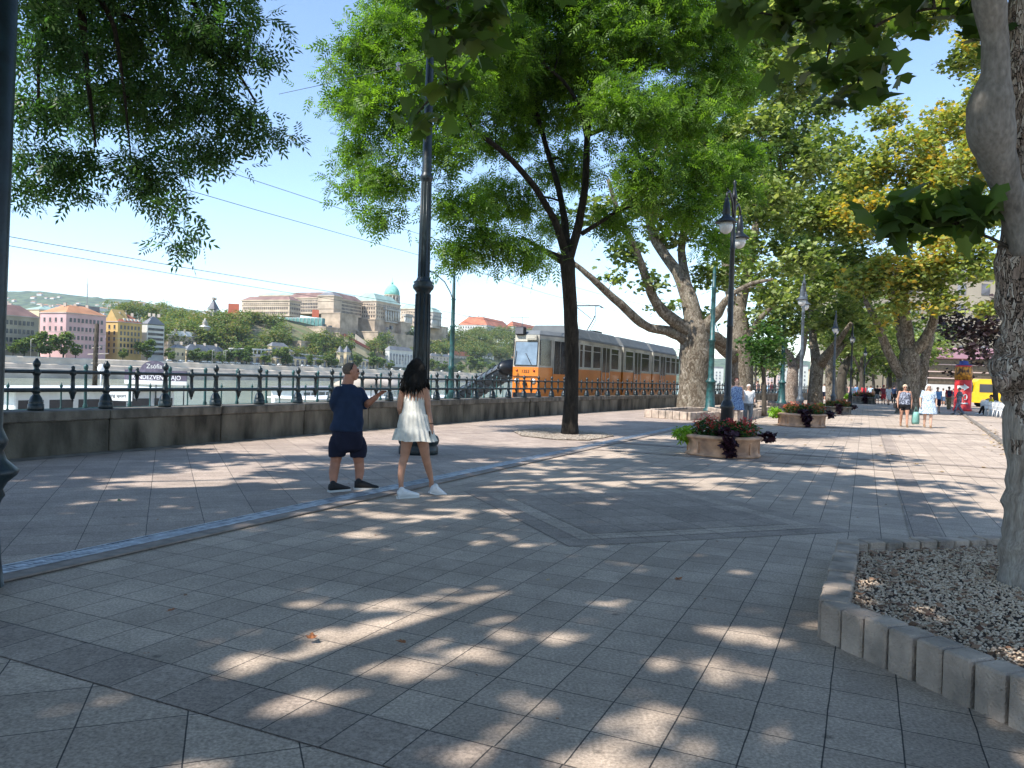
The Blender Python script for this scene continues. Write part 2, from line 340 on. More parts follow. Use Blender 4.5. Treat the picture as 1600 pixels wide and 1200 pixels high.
poly_sheet('riverside_paving', [ST(-12, -11.6)]+ls[1:]+[ST(43.9, -5.62), ST(-12, -5.62)], .004, PAV['left'])
poly_sheet('wall_border_paving', offs(WALL, .12)[:7]+list(reversed(offs(WALL, .62)[:7])), .008, M['kerb_stone'])
# diagonal field in front, dark cross bands, diamonds
poly_sheet('foreground_paving', stp([(2.45, -5.2), (2.45, 4.5), (-6, 4.5), (-6, -5.2)]), .004, PAV['dia'])
for s0 in (2.452, 15.43, 17.44, 30.2, 43):
    poly_sheet('dark_paving_band', stp([(s0, -5.2), (s0+.335, -5.2), (s0+.335, 8 if s0 > 5 else .62), (s0, 8 if s0 > 5 else 1.6)]), .008, PAV['dark'])
poly_sheet('dark_paving_strip', stp([(8.55, .46), (15.43, .5), (15.43, .8), (8.55, .76)]), .008, PAV['dark'])
poly_sheet('dark_paving_strip', stp([(17.78, .46), (30.2, .46), (30.2, .76), (17.78, .76)]), .008, PAV['dark'])
def diamond(c, h, z, m): poly_sheet('paving_diamond', stp([(c[0]-h, c[1]), (c[0], c[1]-h), (c[0]+h, c[1]), (c[0], c[1]+h)]), z, m)
for c in ((8.72, -2.35), (23.8, -2.35)):
    diamond(c, 2.3, .003, PAV['diad']); diamond(c, 1.98, .006, PAV['dia']); diamond(c, 1.66, .009, PAV['diad'])
# ---------------------------------------------------------------- drain
dr = thing('drainage_channel', 'long galvanised slot drain running through the paving beside the walking couple', 'drain', ST(-6, -5.5), AXROT)
L0, L1 = 0., 42.
m = MB()
m.box((.19, 21, .014), (.16, 42, .012)); m.build('concrete_edge', mat('drain_concrete', (.27, .22, .185), .85, scale=9, col2=(.2, .165, .14)), dr)
m = MB(); m.box((0, 21, .004), (.22, 42, .006)); m.build('gutter', M['dark'], dr)
m = MB()
for x in (-.1, .1): m.box((x, 21, .015), (.014, 42, .022))
m.build('channel_frame', M['galv'], dr)
bar = None
for j in range(34):
    q = MB()
    for k in range(21): 
        y = k*.0476; q.box((0, y, .017), (.185, .021, .008), rz=.5)
    q.box((0, .47, .0205), (.012, .98, .006))
    if bar is None: bar = q.build('grating', M['galv'], dr); bar.location = (0, 0, 0); WM[bar.name] = WM[dr.name]; g0 = bar
    else:
        g = g0.copy(); sc.collection.objects.link(g); g.parent = dr; g.location = (0, j*1.0, 0)
# ---------------------------------------------------------------- parapet wall
wt = thing('parapet_wall', 'long low weathered stone parapet carrying the riverside railing', 'wall', ST(0, -12), 0)
random.seed(3)
for i, (p, rz) in enumerate(walk(WALL, 2.5, .6)):
    L = 2.485; d = Vector((-math.sin(rz), math.cos(rz), 0)); c = p+d*1.25
    if i > 58: break
    m = MB(); m.bbox((c.x, c.y, .27), (.46, L, .56), rz, e=.012); o = m.build('wall_block', M['stone_wall'], wt, world=True)
    m = MB(); m.bbox((c.x, c.y, .635), (.52+random.uniform(-.008, .008), L, .17), rz, e=.02); m.build('coping_stone', M['coping'], wt, world=True)
# ---------------------------------------------------------------- railing
def post_profile(): return [(0, .115), (.03, .118), (.1, .115), (.115, .1), (.13, .108), (.15, .1), (.2, .085), (.24, .06), (.265, .045), (.285, .06), (.31, .07), (.34, .066), (.36, .05), (.40, .048), (.55, .04), (.575, .055), (.6, .066), (.63, .062), (.66, .04), (.685, .03), (.695, .036), (.72, .052), (.75, .058), (.78, .05), (.805, .028), (.83, .02), (.835, .004)]
fence = thing('riverside_railing', 'dark green cast-iron railing with ball-topped posts standing on the stone parapet', 'railing', ST(0, -12, .72), 0)
pm = MB().lathe(post_profile(), n=12); p0 = pm.build('post', M['iron'], fence)
im = MB().lathe([(.13, .012), (.15, .022), (.165, .012), (.18, .03), (.25, .045), (.29, .062), (.33, .06), (.36, .036), (.56, .03), (.58, .05), (.61, .055), (.65, .048), (.67, .026), (.69, .03), (.715, .03), (.73, .004)], n=10); i0 = im.build('finial_bar', M['iron'], fence)
fpts = walk(WALL, .617, 14+8.57-.617*29)
n = 0
base = WM[fence.name].translation
for k, (p, rz) in enumerate(fpts):
    src = p0 if k % 2 == 0 else i0
    if k >= 198: break
    o = src if k < 2 else src.copy()
    if k >= 2: sc.collection.objects.link(o); o.parent = fence
    o.location = (p.x-base.x, p.y-base.y, 0); o.rotation_euler = (0, 0, rz)
for zz, r in ((.62, .028), (.325, .032)):
    m = MB(); m.tube([Vector((p.x, p.y, .72+zz)) for p in WALL[1:]], r, 8); m.build('rail', M['iron'], fence, world=True)
# second railing beyond the tracks
F2 = [ST(-10, -17.2), ST(20, -17.2), ST(34, -17.0), ST(60, -14.6), ST(100, -9.2), ST(160, 0)]
f2 = thing('quay_railing', 'lighter teal railing with slim bars on the far side of the tram track', 'railing', ST(0, -17.2, .1), 0)
b2 = WM[f2.name].translation
pb = MB().lathe([(0, .07), (.1, .075), (.2, .05), (.3, .04), (.36, .06), (.42, .036), (1.16, .034), (1.2, .06), (1.24, .04), (1.27, .05), (1.31, .055), (1.35, .045), (1.38, .01)], n=10).build('post', M['teal_iron'], f2)
sb = MB().lathe([(.18, .02), (.26, .02), (.3, .045), (.34, .02), (.8, .02), (.84, .04), (.88, .02), (.93, .005)], n=8).build('bar', M['teal_iron'], f2)
for k, (p, rz) in enumerate(walk(F2, .62, .3)):
    if k >= 190: break
    src = pb if k % 2 == 0 else sb; o = src if k < 2 else src.copy()
    if k >= 2: sc.collection.objects.link(o); o.parent = f2
    o.location = (p.x-b2.x, p.y-b2.y, 0)
for zz, r in ((1.18, .02), (.78, .022), (.3, .022)):
    MB().tube([Vector((p.x, p.y, .1+zz)) for p in F2], r, 6).build('rail', M['teal_iron'], f2, world=True)
# ---------------------------------------------------------------- tram track bed, embankment, river
TB = offs(WALL, -.1)
TBo = [ST(-40, -17.6), ST(20, -17.6), ST(34, -17.4), ST(60, -15.0), ST(100, -9.6), ST(170, 1.8)]
poly_sheet('tram_track_bed', [ST(-40, -12.1)]+TB+list(reversed(TBo)), .02, mat('ballast', (.24, .22, .2), .95, scale=20, col2=(.12, .11, .1)))
m = MB(); lo = [p+Vector((0, 0, -4.6)) for p in offs(TBo, -.6)]; hi = [p+Vector((0, 0, .02)) for p in TBo]
m.loft([hi, lo], 0, False, cap=False, closed=False); struct(m.build('embankment', M['quay']))
lq = offs(TBo, -.6); lqo = offs(TBo, -16)
m = MB(); vs = [p+Vector((0, 0, -4.6)) for p in lq]+[p+Vector((0, 0, -4.6)) for p in reversed(lqo)]; m.add(vs, [tuple(range(len(vs)))])
struct(m.build('lower_quay_road', mat('quay_asphalt', (.12, .12, .12), .9)))
m = MB(); m.loft([[p+Vector((0, 0, -4.6)) for p in lqo], [p+Vector((0, 0, -8)) for p in lqo]], 0, False, cap=False, closed=False); struct(m.build('quay_edge', M['quay_dark']))
poly_sheet('river_water', [(-1500, -300), (-1500, 200), AB(-600, 5), AB(6000, 5), (2600, 4200), (900, 1100), (150, 200), ST(-60, -30)], -7.05, M['water'])
m = MB()
for t in (-15.2+.0, -13.75): m.tube([ST(-30, t, .1), ST(34, t, .1), ST(100, t+5.6, .1)], .035, 4)
struct(m.build('tram_rails', M['galv']))
# big ground sheet of the plain under everything
poly_sheet('plain', [(-9000, -400), (9000, -400), (9000, 9000), (-9000, 9000)], -8.5, mat('plain_green', (.09, .12, .06), .95, scale=.01))
# ================================================================ FAR BANK
def strip(name, prof, a0, a1, m_, seg=1):
    q = MB(); q.loft([[AB(a0, b, z) for b, z in prof], [AB(a1, b, z) for b, z in prof]], 0, False, cap=False, closed=False); return struct(q.build(name, m_))
strip('far_lower_quay', [(0, -7.3), (.8, -2.2), (1, -2.0), (9, -1.9)], -700, 3200, M['quay_dark'])
strip('far_embankment', [(9, -1.9), (9.5, .2), (14, .6), (14.4, 3.6), (15, 4.2), (15.3, 4.2), (15.3, 3.4), (150, 3.6)], -700, 3200, M['quay'])
# castle hill terrain
AU = {}
def a_of(u, v, b): return toab(PB(u, v, b))[0]
aL, aL2, aR = a_of(235, 540, 60), a_of(372, 520, 70), a_of(880, 540, 80)
def hillz(a, b):
    pr = [(0, 3.4), (22, 3.6), (32, 14), (60, 31), (84, 44), (120, 52), (210, 50), (330, 16), (1200, 6)]
    for (b0, z0), (b1, z1) in zip(pr, pr[1:]):
        if b0 <= b <= b1: z = z0+(z1-z0)*(b-b0)/(b1-b0); break
    else: z = 15
    pp = AB(a, b); uu = 800+1200*pp.x/max(50, pp.y); f = min(1, max(0, (uu-(268+.12*b))/100)); f = f*f*(3-2*f)
    return 3.4+(z-3.4)*f+mnoise.noise(Vector((a*.02, b*.02, 0)))*4*f*(1 if b > 30 else 0)
m = MB(); na, nb = 90, 34; rows = []
for i in range(na+1):
    a = -100+i*(1900/na); rows.append([AB(a, 18+(j/nb)**1.6*900, hillz(a, 18+(j/nb)**1.6*900)) for j in range(nb+1)])
m.loft(rows, 0, True, cap=False, closed=False)
struct(m.build('castle_hill', mat('hill_grass', (.09, .12, .04), .95, scale=.06, col2=(.2, .16, .09), detail=9)))
# distant wooded hills
ridge = [(-500, 440), (-200, 446), (0, 455), (60, 455), (120, 462), (160, 466), (200, 468), (240, 475), (300, 484), (345, 488), (500, 505), (700, 530), (900, 545), (1100, 560), (1250, 563), (1400, 578), (1700, 590), (2200, 600)]
def ridgev(u):
    for (u0, v0), (u1, v1) in zip(ridge, ridge[1:]):
        if u0 <= u <= u1: return v0+(v1-v0)*(u-u0)/(u1-u0)
m = MB(); rows = []
for i in range(271):
    u = -500+i*10; top = P(u, ridgev(u), 4300).z; row = []
    for j in range(22):
        f = j/21; D = 1900+2400*f; z = -5+(top+5)*(f**1.25)
        z += mnoise.noise(Vector((u*.02, f*6, 1)))*22*math.sin(f*3.0)+mnoise.noise(Vector((u*.11, f*22, 2)))*7*min(1, f*3)+mnoise.noise(Vector((u*.4, f*40, 5)))*5*min(1, f*3)
        a_, _ = ray(u, 560); row.append(Vector((a_*D, D, z)))
    row.append(Vector((a_*5600, 5600, top*.5))); rows.append(row)
m.loft(rows, 0, True, cap=False, closed=False)
struct(m.build('distant_hills', mat('distant_wood', (.1, .135, .06), .95, scale=.02, col2=(.03, .05, .025), detail=14)))
HILLROWS = rows
# ---------------------------------------------------------------- generic far building
def box_ab(mb, a0, a1, b0, b1, z0, z1, mi=0):
    vs = [AB(a, b, z) for z in (z0, z1) for a, b in ((a0, b0), (a1, b0), (a1, b1), (a0, b1))]
    mb.add(vs, [(3, 2, 1, 0), (4, 5, 6, 7), (0, 1, 5, 4), (1, 2, 6, 5), (2, 3, 7, 6), (3, 0, 4, 7)], mi)
def hip_ab(mb, a0, a1, b0, b1, z0, h, ins=None, ov=.5, mi=0):
    a0 -= ov; a1 += ov; b0 -= ov; b1 += ov; ins = ins or min(a1-a0, b1-b0)*.48
    ia, ib = min(ins, (a1-a0)*.49), min(ins, (b1-b0)*.49)
    vs = [AB(a0, b0, z0), AB(a1, b0, z0), AB(a1, b1, z0), AB(a0, b1, z0), AB(a0+ia, b0+ib, z0+h), AB(a1-ia, b0+ib, z0+h), AB(a1-ia, b1-ib, z0+h), AB(a0+ia, b1-ib, z0+h)]
    mb.add(vs, [(3, 2, 1, 0), (4, 5, 6, 7), (0, 1, 5, 4), (1, 2, 6, 5), (2, 3, 7, 6), (3, 0, 4, 7)], mi)
def block(u, b, uL, uR, vt, vb):
    """corner column u at inland depth b; returns a0,a1,b0,b1,z0,z1 of the block seen between columns uL..uR"""
    c = PB(u, vb, b); a0, _ = toab(c); D = c.y
    z0 = c.z; z1 = P(u, vt, D).z
    rL, _ = ray(uL, vt); rR, _ = ray(uR, vt)
    # inland length: (c + L*N) projects to rL ; N=(-BC,BS)
    L = (c.x-rL*c.y)/(BC+rL*BS); Mx = (rR*c.y-c.x)/(BS-rR*BC) if abs(BS-rR*BC) > 1e-6 else 50
    return a0, a0+max(4, Mx), b, b+max(4, L), z0, z1
def windows(bt, bl, rows_, nA, nB, w, h, m_, zs=None, stuff_after=100, zlo=.12, zhi=.95, margin=.06, frame=None):
    """windows on the river face (along a) and the downstream gable (along b)"""
    a0, a1, b0, b1, z0, z1 = bl; k = 0; rest = MB(); src = {}
    for r in range(rows_):
        z = z0+(z1-z0)*(zlo+(zhi-zlo)*(r+.5)/rows_)
        for face, nn in (('A', nA), ('B', nB)):
            for i in range(nn):
                f = margin+(1-2*margin)*(i+.5)/nn
                c = AB(a0+(a1-a0)*f, b0-.03, z) if face == 'A' else AB(a0-.03, b0+(b1-b0)*f, z)
                rz = math.atan2(-BS, BC)+ (math.pi/2 if face == 'A' else 0)
                # local x of box runs along the face
                ang = math.atan2(BC, BS) if face == 'A' else math.atan2(BS, -BC)
                if k < stuff_after:
                    if 'w' not in src:
                        q = MB(); q.box((0, 0, 0), (w, .3, h)); q.box((0, 0, -h/2-.12), (w*1.3, .5, .16), mi=1); o = q.build('window', [m_, frame or M['p_grey']], bt); src['w'] = o
                    else: o = src['w'].copy(); sc.collection.objects.link(o); o.parent = bt
                    Mi = WM[bt.name].inverted(); o.location = Mi @ c; o.rotation_euler = (0, 0, ang-math.atan2(WM[bt.name][1][0], WM[bt.name][0][0]))
                else: rest.box(c, (w, .3, h), rz=ang)
                k += 1
    if rest.v: tag(rest.build('window_rows', m_, bt, world=True), kind='stuff')
def building(name, label, cat, bl, wall, roof=None, rh=4, hip=None, win=None, group=None, gable_wall=None, cornice=True, ov=.5):
    a0, a1, b0, b1, z0, z1 = bl; bt = thing(name, label, cat, AB(a0, b0, z0), 0, group)
    m = MB(); box_ab(m, a0, a1, b0, b1, z0-2, z1); m.build('wall', wall, bt, world=True)
    if cornice:
        m = MB(); box_ab(m, a0-.5, a1+.5, b0-.5, b1+.5, z1, z1+.45)
        for f in (.28, .55): box_ab(m, a0-.15, a1+.15, b0-.15, b1+.15, z0+(z1-z0)*f, z0+(z1-z0)*f+.25)
        m.build('cornice', M['p_grey'], bt, world=True)
    if roof is not None:
        m = MB(); hip_ab(m, a0, a1, b0, b1, z1+.45, rh, hip, ov); r_ = m.build('roof', roof, bt, world=True)
        c = MB()
        for f in (.25, .5, .8): 
            pp = AB(a0+(a1-a0)*f, b0+(b1-b0)*.45, z1+rh+.6); c.box(pp, (1.6, 1, 2.2))
        c.build('chimney', M['b_beige'], r_, world=True)
    if win: windows(bt, bl, *win)
    return bt
building('apartment_house', 'grey-beige apartment house across the river, leftmost of the bank row, brown tiled roof', 'building', block(-60, 30, -110, 61, 487, 556), M['b_grey'], M['r_brown'], 6, 7, (4, 15, 0, 1.5, 2.4, M['pane']))
building('apartment_house', 'pink and lilac apartment house with orange-brown roof on the far bank', 'building', block(102, 30, 63, 166, 489, 555), M['b_pink'], M['r_orange'], 5, 9, (4, 9, 4, 1.4, 2.3, M['pane']))
y_b = block(183, 28, 166, 222, 503, 560)
yb = building('apartment_house', 'ochre yellow apartment house with bright red dormered roof across the river', 'building', y_b, M['b_yellow'], M['r_red'], 5, 7, (5, 6, 2, 1.3, 2.3, M['pane']))
m = MB(); a0, a1, b0, b1, z0, z1 = y_b
m.add([AB(a0-.4, b0-.2, z1), AB(a0-.4, b0+11, z1), AB(a0-.4, b0+5.4, z1+8), AB(a0+9, b0-.2, z1), AB(a0+9, b0+11, z1), AB(a0+9, b0+5.4, z1+8)], [(0, 1, 2), (3, 5, 4), (0, 2, 5, 3), (1, 4, 5, 2)]); m.build('gable', M['b_yellow'], yb, world=True)
for f in (.3, .45, .6, .75, .9):
    q = MB(); q.box(AB(a0+(a1-a0)*f, b0+1.2, z1+1.9), (1.4, 1.8, 1.6), rz=math.atan2(BC, BS)); q.build('dormer', M['b_white'], yb, world=True)
building('office_building', 'plain white modern office block beside the yellow house on the far bank', 'building', block(229, 28, 222, 257, 507, 562), M['b_white'], M['r_grey'], 6, 8, (6, 12, 0, 1.6, 1.5, M['pane']), cornice=False)
building('long_building', 'low beige building with pale grey roof behind the small yellow house across the river', 'building', block(262, 48, 257, 318, 524, 560), M['b_beige'], M['b_white'], 3.5, 8, (2, 9, 0, 1.5, 2, M['pane']))
building('garden_house', 'small yellow gabled house at the water end of the long low range', 'building', block(273, 22, 268, 290, 544, 563), M['b_cream'], M['r_grey'], 3, 5, (1, 2, 1, 1.3, 2, M['pane']))
building('long_building', 'long low pale range with grey roof on the far embankment behind round trees', 'building', block(291, 24, 288, 352, 547, 565), M['b_cream'], M['r_grey'], 4, 6, (1, 12, 0, 1.3, 2.4, M['pane']))
tw = block(318, 50, 312, 328, 511, 548); tb = building('clock_tower', 'square pale tower with small belfry rising above the low riverside range', 'tower', tw, M['b_beige'], M['b_white'], 1.5, 2, (2, 1, 1, 1.6, 3, M['pane']))
cx = AB((tw[0]+tw[1])/2, (tw[2]+tw[3])/2, tw[5]); MB().lathe([(0, 1.9), (3, 1.9), (3.3, 2.2), (5.5, .9), (7, .2)], cx, 8).build('belfry', M['p_grey'], tb, world=True)
# buildings higher and behind the row
building('apartment_house', 'pale green-roofed block rising behind the pink house across the river', 'building', block(60, 150, 40, 113, 484, 520), M['b_cream'], M['r_green'], 3, 8, None)
building('office_building', 'dark glazed block behind the pink house roofs across the river', 'building', block(118, 170, 113, 156, 476, 520), M['r_grey'], None, 0, 0, (3, 8, 0, 2, 1.5, M['pane']), cornice=False)
building('apartment_house', 'far block with blue-grey roof above the beige apartment house', 'building', block(5, 110, -20, 28, 480, 520), M['r_grey'], M['b_white'], 3, 8, None)
pa = building('pavilion', 'grey pyramid-roofed glass pavilion on the wooded slope left of the palace', 'building', block(334, 95, 325, 342, 484, 500), M['p_grey'], M['r_grey'], 9, 20, (1, 2, 1, 2, 3, M['pane']), cornice=False)
sg = thing('banner_panel', 'orange-red banner panel standing on a stub wall left of the palace', 'panel', PB(365, 495, 92), 0)
m = MB(); D_ = bankD(365, 485, 92); c = P(365, 484.5, D_); m.box(c, (8.8, 1, 11), rz=.2); m.build('panel', M['rust_panel'], sg, world=True)
m = MB(); c = P(365, 497, D_); m.box(c, (10, 3, 5), rz=.2); m.build('plinth', M['p_grey'], sg, world=True)

# ================================================================ ROYAL PALACE
pl = thing('palace', 'large pale stone palace with green copper dome on the hill across the river', 'palace', PB(520, 500, 90), 0)
def wing(bl, wall, wallname='wing_wall', roof='r_brown', rh=3.5, ins=6, rows_=4, nA=0, nB=0, gr=True):
    a0, a1, b0, b1, z0, z1 = bl
    m = MB(); box_ab(m, a0, a1, b0, b1, z0, z1); box_ab(m, a0-.7, a1+.7, b0-.7, b1+.7, z1, z1+1.1); box_ab(m, a0-.4, a1+.4, b0-.4, b1+.4, z0+(z1-z0)*.28, z0+(z1-z0)*.28+.7)
    box_ab(m, a0-.4, a1+.4, b0-.4, b1+.4, z0+(z1-z0)*.72, z0+(z1-z0)*.72+.6)
    m.build(wallname, M[wall], pl, world=True)
    m = MB(); hip_ab(m, a0, a1, b0, b1, z1+1.1, rh, ins); m.build('roof', M[roof], pl, world=True)
    return bl
def stuffwin(bls, w=1.25, h=2.3, skip=None):
    rest = MB()
    for bl, rows_, nA, nB in bls:
        a0, a1, b0, b1, z0, z1 = bl
        for r in range(rows_):
            z = z0+(z1-z0)*(.1+.86*(r+.5)/rows_)
            for face, nn in (('A', nA), ('B', nB)):
                for i in range(nn):
                    f = .03+.94*(i+.5)/nn; c = AB(a0+(a1-a0)*f, b0-.05, z) if face == 'A' else AB(a0-.05, b0+(b1-b0)*f, z)
                    rest.box(c, (w, .5, h if r != rows_-1 else h*.5), rz=math.atan2(BC, BS) if face == 'A' else math.atan2(BS, -BC))
    return rest
W1 = block(521, 90, 451, 566, 466, 490); wing(W1, 'p_stone', roof='r_brown', rh=6)
W0 = block(452, 96, 378, 470, 470, 494); wing(W0, 'p_stone', roof='r_brown', rh=4)
W0b = block(500, 120, 405, 520, 462, 480); wing(W0b, 'p_stone', roof='r_green', rh=3)
W1c = block(521, 89.4, 497, 534, 463, 490); wing(W1c, 'p_stone', roof='r_grey', rh=4)
W2 = block(587, 74, 553, 626, 471, 500); wing(W2, 'p_stone', roof='r_green', rh=9, ins=9)
W3 = block(660, 120, 626, 676, 483, 510); wing(W3, 'p_stone', roof='r_green', rh=6)
W4 = block(676, 92, 655, 690, 488, 512); wing(W4, 'p_grey', roof='r_green', rh=6)
tag(stuffwin([(W1, 4, 20, 26), (W0, 3, 6, 22), (W2, 4, 12, 9), (W3, 3, 6, 9), (W4, 3, 5, 4)]).build('window_rows', M['pane_far'], pl, world=True), kind='stuff')
# portico columns
def portico(u0, u1, vt, vb, b, n_):
    for i in range(n_):
        u = u0+(u1-u0)*i/(n_-1); D = bankD(u, vb, b); t_, q_ = P(u, vt+.03*(u-u0), D), P(u, vb+.03*(u-u0), D)
        MB().tube([q_, t_], 1.0, 8).build('column', M['b_white'], pl, world=True)
    m = MB(); a0, a1 = toab(P(u0, vb, bankD(u0, vb, b)))[0], toab(P(u1, vb, bankD(u1, vb, b)))[0]
    z1 = P(u0, vt, bankD(u0, vt, b)).z; z0 = P(u0, vb, bankD(u0, vb, b)).z
    box_ab(m, a0-2, a1+2, b-1.5, b+3.5, z1, z1+3); box_ab(m, a0-2, a1+2, b-1.5, b+3.5, z0-1.5, z0); m.build('portico', M['p_grey'], pl, world=True)
portico(603, 622, 484, 501, 71, 6); portico(675, 686, 498, 510, 88, 6); portico(633, 643, 494, 507, 112, 5)
# dome
DD = bankD(612, 470, 112); k = DD/1200
c = P(612, 478, DD)
MB().lathe([(0, 13*k), (6*k, 13*k), (6.2*k, 12*k), (15*k, 11.5*k), (15.3*k, 12.6*k), (16.5*k, 12.6*k)], c, 20).build('drum', M['p_stone'], pl, world=True)
c2 = c+Vector((0, 0, 16.5*k))
dm = MB().lathe([(0, 11.6*k), (2*k, 11.9*k), (5*k, 11.6*k), (9*k, 10*k), (13*k, 7.2*k), (15.5*k, 4.4*k), (16.6*k, 2.6*k)], c2, 24).build('dome', M['copper'], pl, world=True)
MB().lathe([(16.6*k, 2.6*k), (17*k, 1.6*k), (18.5*k, 1.5*k), (19*k, 2.2*k), (20.5*k, 1.2*k), (21*k, .4*k), (28*k, .12*k)], c2, 10).build('lantern', M['copper'], dm, world=True)
for i in range(14):
    an = 2*math.pi*i/14; MB().tube([c+Vector((math.cos(an)*12.2*k, math.sin(an)*12.2*k, 6.2*k)), c+Vector((math.cos(an)*12.2*k, math.sin(an)*12.2*k, 15*k))], .55*k, 6).build('column', M['b_white'], pl, world=True)
m = MB()
for i in range(14):
    an = 2*math.pi*(i+.5)/14; m.box(c+Vector((math.cos(an)*11.75*k, math.sin(an)*11.75*k, 10*k)), (.5*k, 1.4*k, 4.5*k), rz=an)
m.build('window', M['pane'], pl, world=True)
# ramparts under the palace
rp = thing('rampart', 'stone bastions and retaining walls stepping down below the palace', 'wall', PB(540, 520, 80), 0)
def ramp_box(u, b, uL, uR, vt, vb, mt='rampart', nm='bastion'):
    q = MB(); a0, a1, b0, b1, z0, z1 = block(u, b, uL, uR, vt, vb); box_ab(q, a0, a1, b0, b1, z0-6, z1); box_ab(q, a0-.4, a1+.4, b0-.4, b1+.4, z1, z1+1); q.build(nm, M[mt], rp, world=True)
    return a0, a1, b0, b1, z0, z1
ramp_box(531, 80, 502, 560, 490, 514, nm='bastion'); ramp_box(585, 72, 540, 640, 500, 524, mt='rampart'); ramp_box(626, 66, 582, 642, 504, 530)
ramp_box(505, 78, 430, 560, 511, 535, nm='retaining_wall'); ramp_box(412, 76, 400, 436, 508, 535, nm='retaining_wall'); ramp_box(590, 52, 540, 655, 519, 540, nm='retaining_wall'); ramp_box(690, 84, 672, 700, 511, 526, nm='bastion')
ramp_box(530, 56, 446, 545, 521, 545, nm='retaining_wall'); ramp_box(508, 64, 412, 530, 512, 545, nm='retaining_wall'); ramp_box(470, 40, 400, 500, 534, 552, nm='retaining_wall'); ramp_box(398, 66, 345, 412, 516, 528, nm='retaining_wall'); ramp_box(655, 60, 642, 668, 520, 532, nm='retaining_wall')
m = MB()
for u_, v_ in ((507, 510), (516, 512), (611, 512), (605, 514)):
    D_ = bankD(u_, v_, 79 if u_ < 550 else 65)-1; m.box(P(u_, v_, D_), (2.6, 3, 4.2), rz=math.atan2(BS, -BC) if u_ < 550 else math.atan2(BC, BS))
m.build('arch_opening', M['pane'], rp, world=True)
nt_ = thing('scaffold_net', 'green scaffold netting on the terrace below the palace left wing', 'netting', PB(470, 508, 84), 0)
q = MB(); a0, a1, b0, b1, z0, z1 = block(503, 83, 440, 508, 497, 509); box_ab(q, a0, a1, b0, b1, z0, z1); q.build('net', M['net'], nt_, world=True)
q = MB(); 
for f in np.linspace(0, 1, 12): q.tube([AB(a0-.3, b0+(b1-b0)*f, z0), AB(a0-.3, b0+(b1-b0)*f, z1+1)], .2, 5)
q.build('scaffold_pole', M['b_white'], nt_, world=True)
q = MB(); q.box(P(493, 490, bankD(493, 490, 82)), (6.5, 1.5, 7.5), rz=.2); tag(q.build('rust_box', M['rust_panel']), 'dark red box panel beside the green netting below the palace', 'panel')
# stair ramp with red roof (diagonal)
st = thing('covered_stair', 'diagonal covered stairway with dark red roof climbing the slope below the palace', 'stairway', PB(560, 545, 40), 0)
pA, pB_ = PB(538, 526, 52), PB(578, 548, 34); n_ = Vector((.3, -.95, 0))
q = MB(); vs = [pA, pB_, pB_+Vector((0, 0, -9)), pA+Vector((0, 0, -9))]; q.add(vs+[v-n_*5 for v in vs], [(0, 1, 2, 3), (7, 6, 5, 4), (0, 4, 5, 1), (1, 5, 6, 2), (3, 2, 6, 7), (0, 3, 7, 4)]); q.build('wall', M['b_cream'], st, world=True)
q = MB(); vs = [pA+Vector((0, 0, 3)), pB_+Vector((0, 0, 3)), pB_+Vector((0, 0, .3)), pA+Vector((0, 0, .3))]; vs = [v+n_*1 for v in vs]; q.add(vs+[v-n_*7 for v in vs], [(0, 1, 2, 3), (7, 6, 5, 4), (0, 4, 5, 1), (1, 5, 6, 2), (3, 2, 6, 7), (0, 3, 7, 4)]); q.build('roof', mat('dark_red_roof', (.25, .08, .06), .8), st, world=True)
pA, pB_ = PB(556, 522, 60), PB(605, 560, 30)
q = MB(); vs = [pA, pB_, pB_+Vector((0, 0, -11)), pA+Vector((0, 0, -11))]; q.add(vs+[v-n_*5 for v in vs], [(0, 1, 2, 3), (7, 6, 5, 4), (0, 4, 5, 1), (1, 5, 6, 2), (3, 2, 6, 7), (0, 3, 7, 4)]); q.build('side_wall', M['b_beige'], st, world=True)
# garden bazaar on the bank
gz = thing('garden_arcade', 'long pale arcade with pavilions at the foot of the palace hill', 'arcade', PB(400, 566, 20), 0)
def pav(u, uL, uR, vt, vb, b, roof='r_grey', rh=2, wall='b_cream', arch=True):
    bl = block(u, b, uL, uR, vt, vb); a0, a1, b0, b1, z0, z1 = bl
    q = MB(); box_ab(q, a0, a1, b0, b1, z0-2, z1); box_ab(q, a0-.4, a1+.4, b0-.4, b1+.4, z1, z1+.5); q.build('pavilion', M[wall], gz, world=True)
    q = MB(); hip_ab(q, a0, a1, b0, b1, z1+.5, rh, 4); q.build('roof', M[roof], gz, world=True)
    if arch:
        n_ = max(2, int((a1-a0)/6)); q = MB()
        for i in range(n_):
            c = AB(a0+(a1-a0)*(i+.5)/n_, b0-.1, z0+(z1-z0)*.38); w_ = (a1-a0)/n_*.5; hh = (z1-z0)*.62
            for kx in (0,): q.box(c, (w_, .5, hh), rz=math.atan2(BC, BS)); q.tube([c+Vector((0, 0, hh/2))+AB(0, -.25)-AB(0, 0), c+Vector((0, 0, hh/2))+AB(0, .25)-AB(0, 0)], w_/2, 12)
        q.build('arch', M['pane_pale'], gz, world=True)
pav(358, 352, 425, 556, 570, 22); pav(424, 420, 450, 541, 556, 30, rh=3); pav(430, 425, 530, 560, 572, 20); pav(531, 528, 537, 551, 568, 22, rh=6); pav(541, 538, 548, 551, 568, 22, rh=6); pav(452, 448, 459, 550, 566, 24)
pav(608, 602, 645, 547, 570, 24, rh=4, wall='b_white'); pav(548, 545, 602, 564, 574, 20)
q = MB()
for u in range(360, 425, 6):
    D_ = bankD(u, 548, 26); q.tube([P(u, 556, D_), P(u, 545, D_)], .5, 6)
D0, D1_ = P(358, 545, bankD(358, 545, 26)), P(424, 547, bankD(424, 547, 26)); q.tube([D0, D1_], .7, 5)
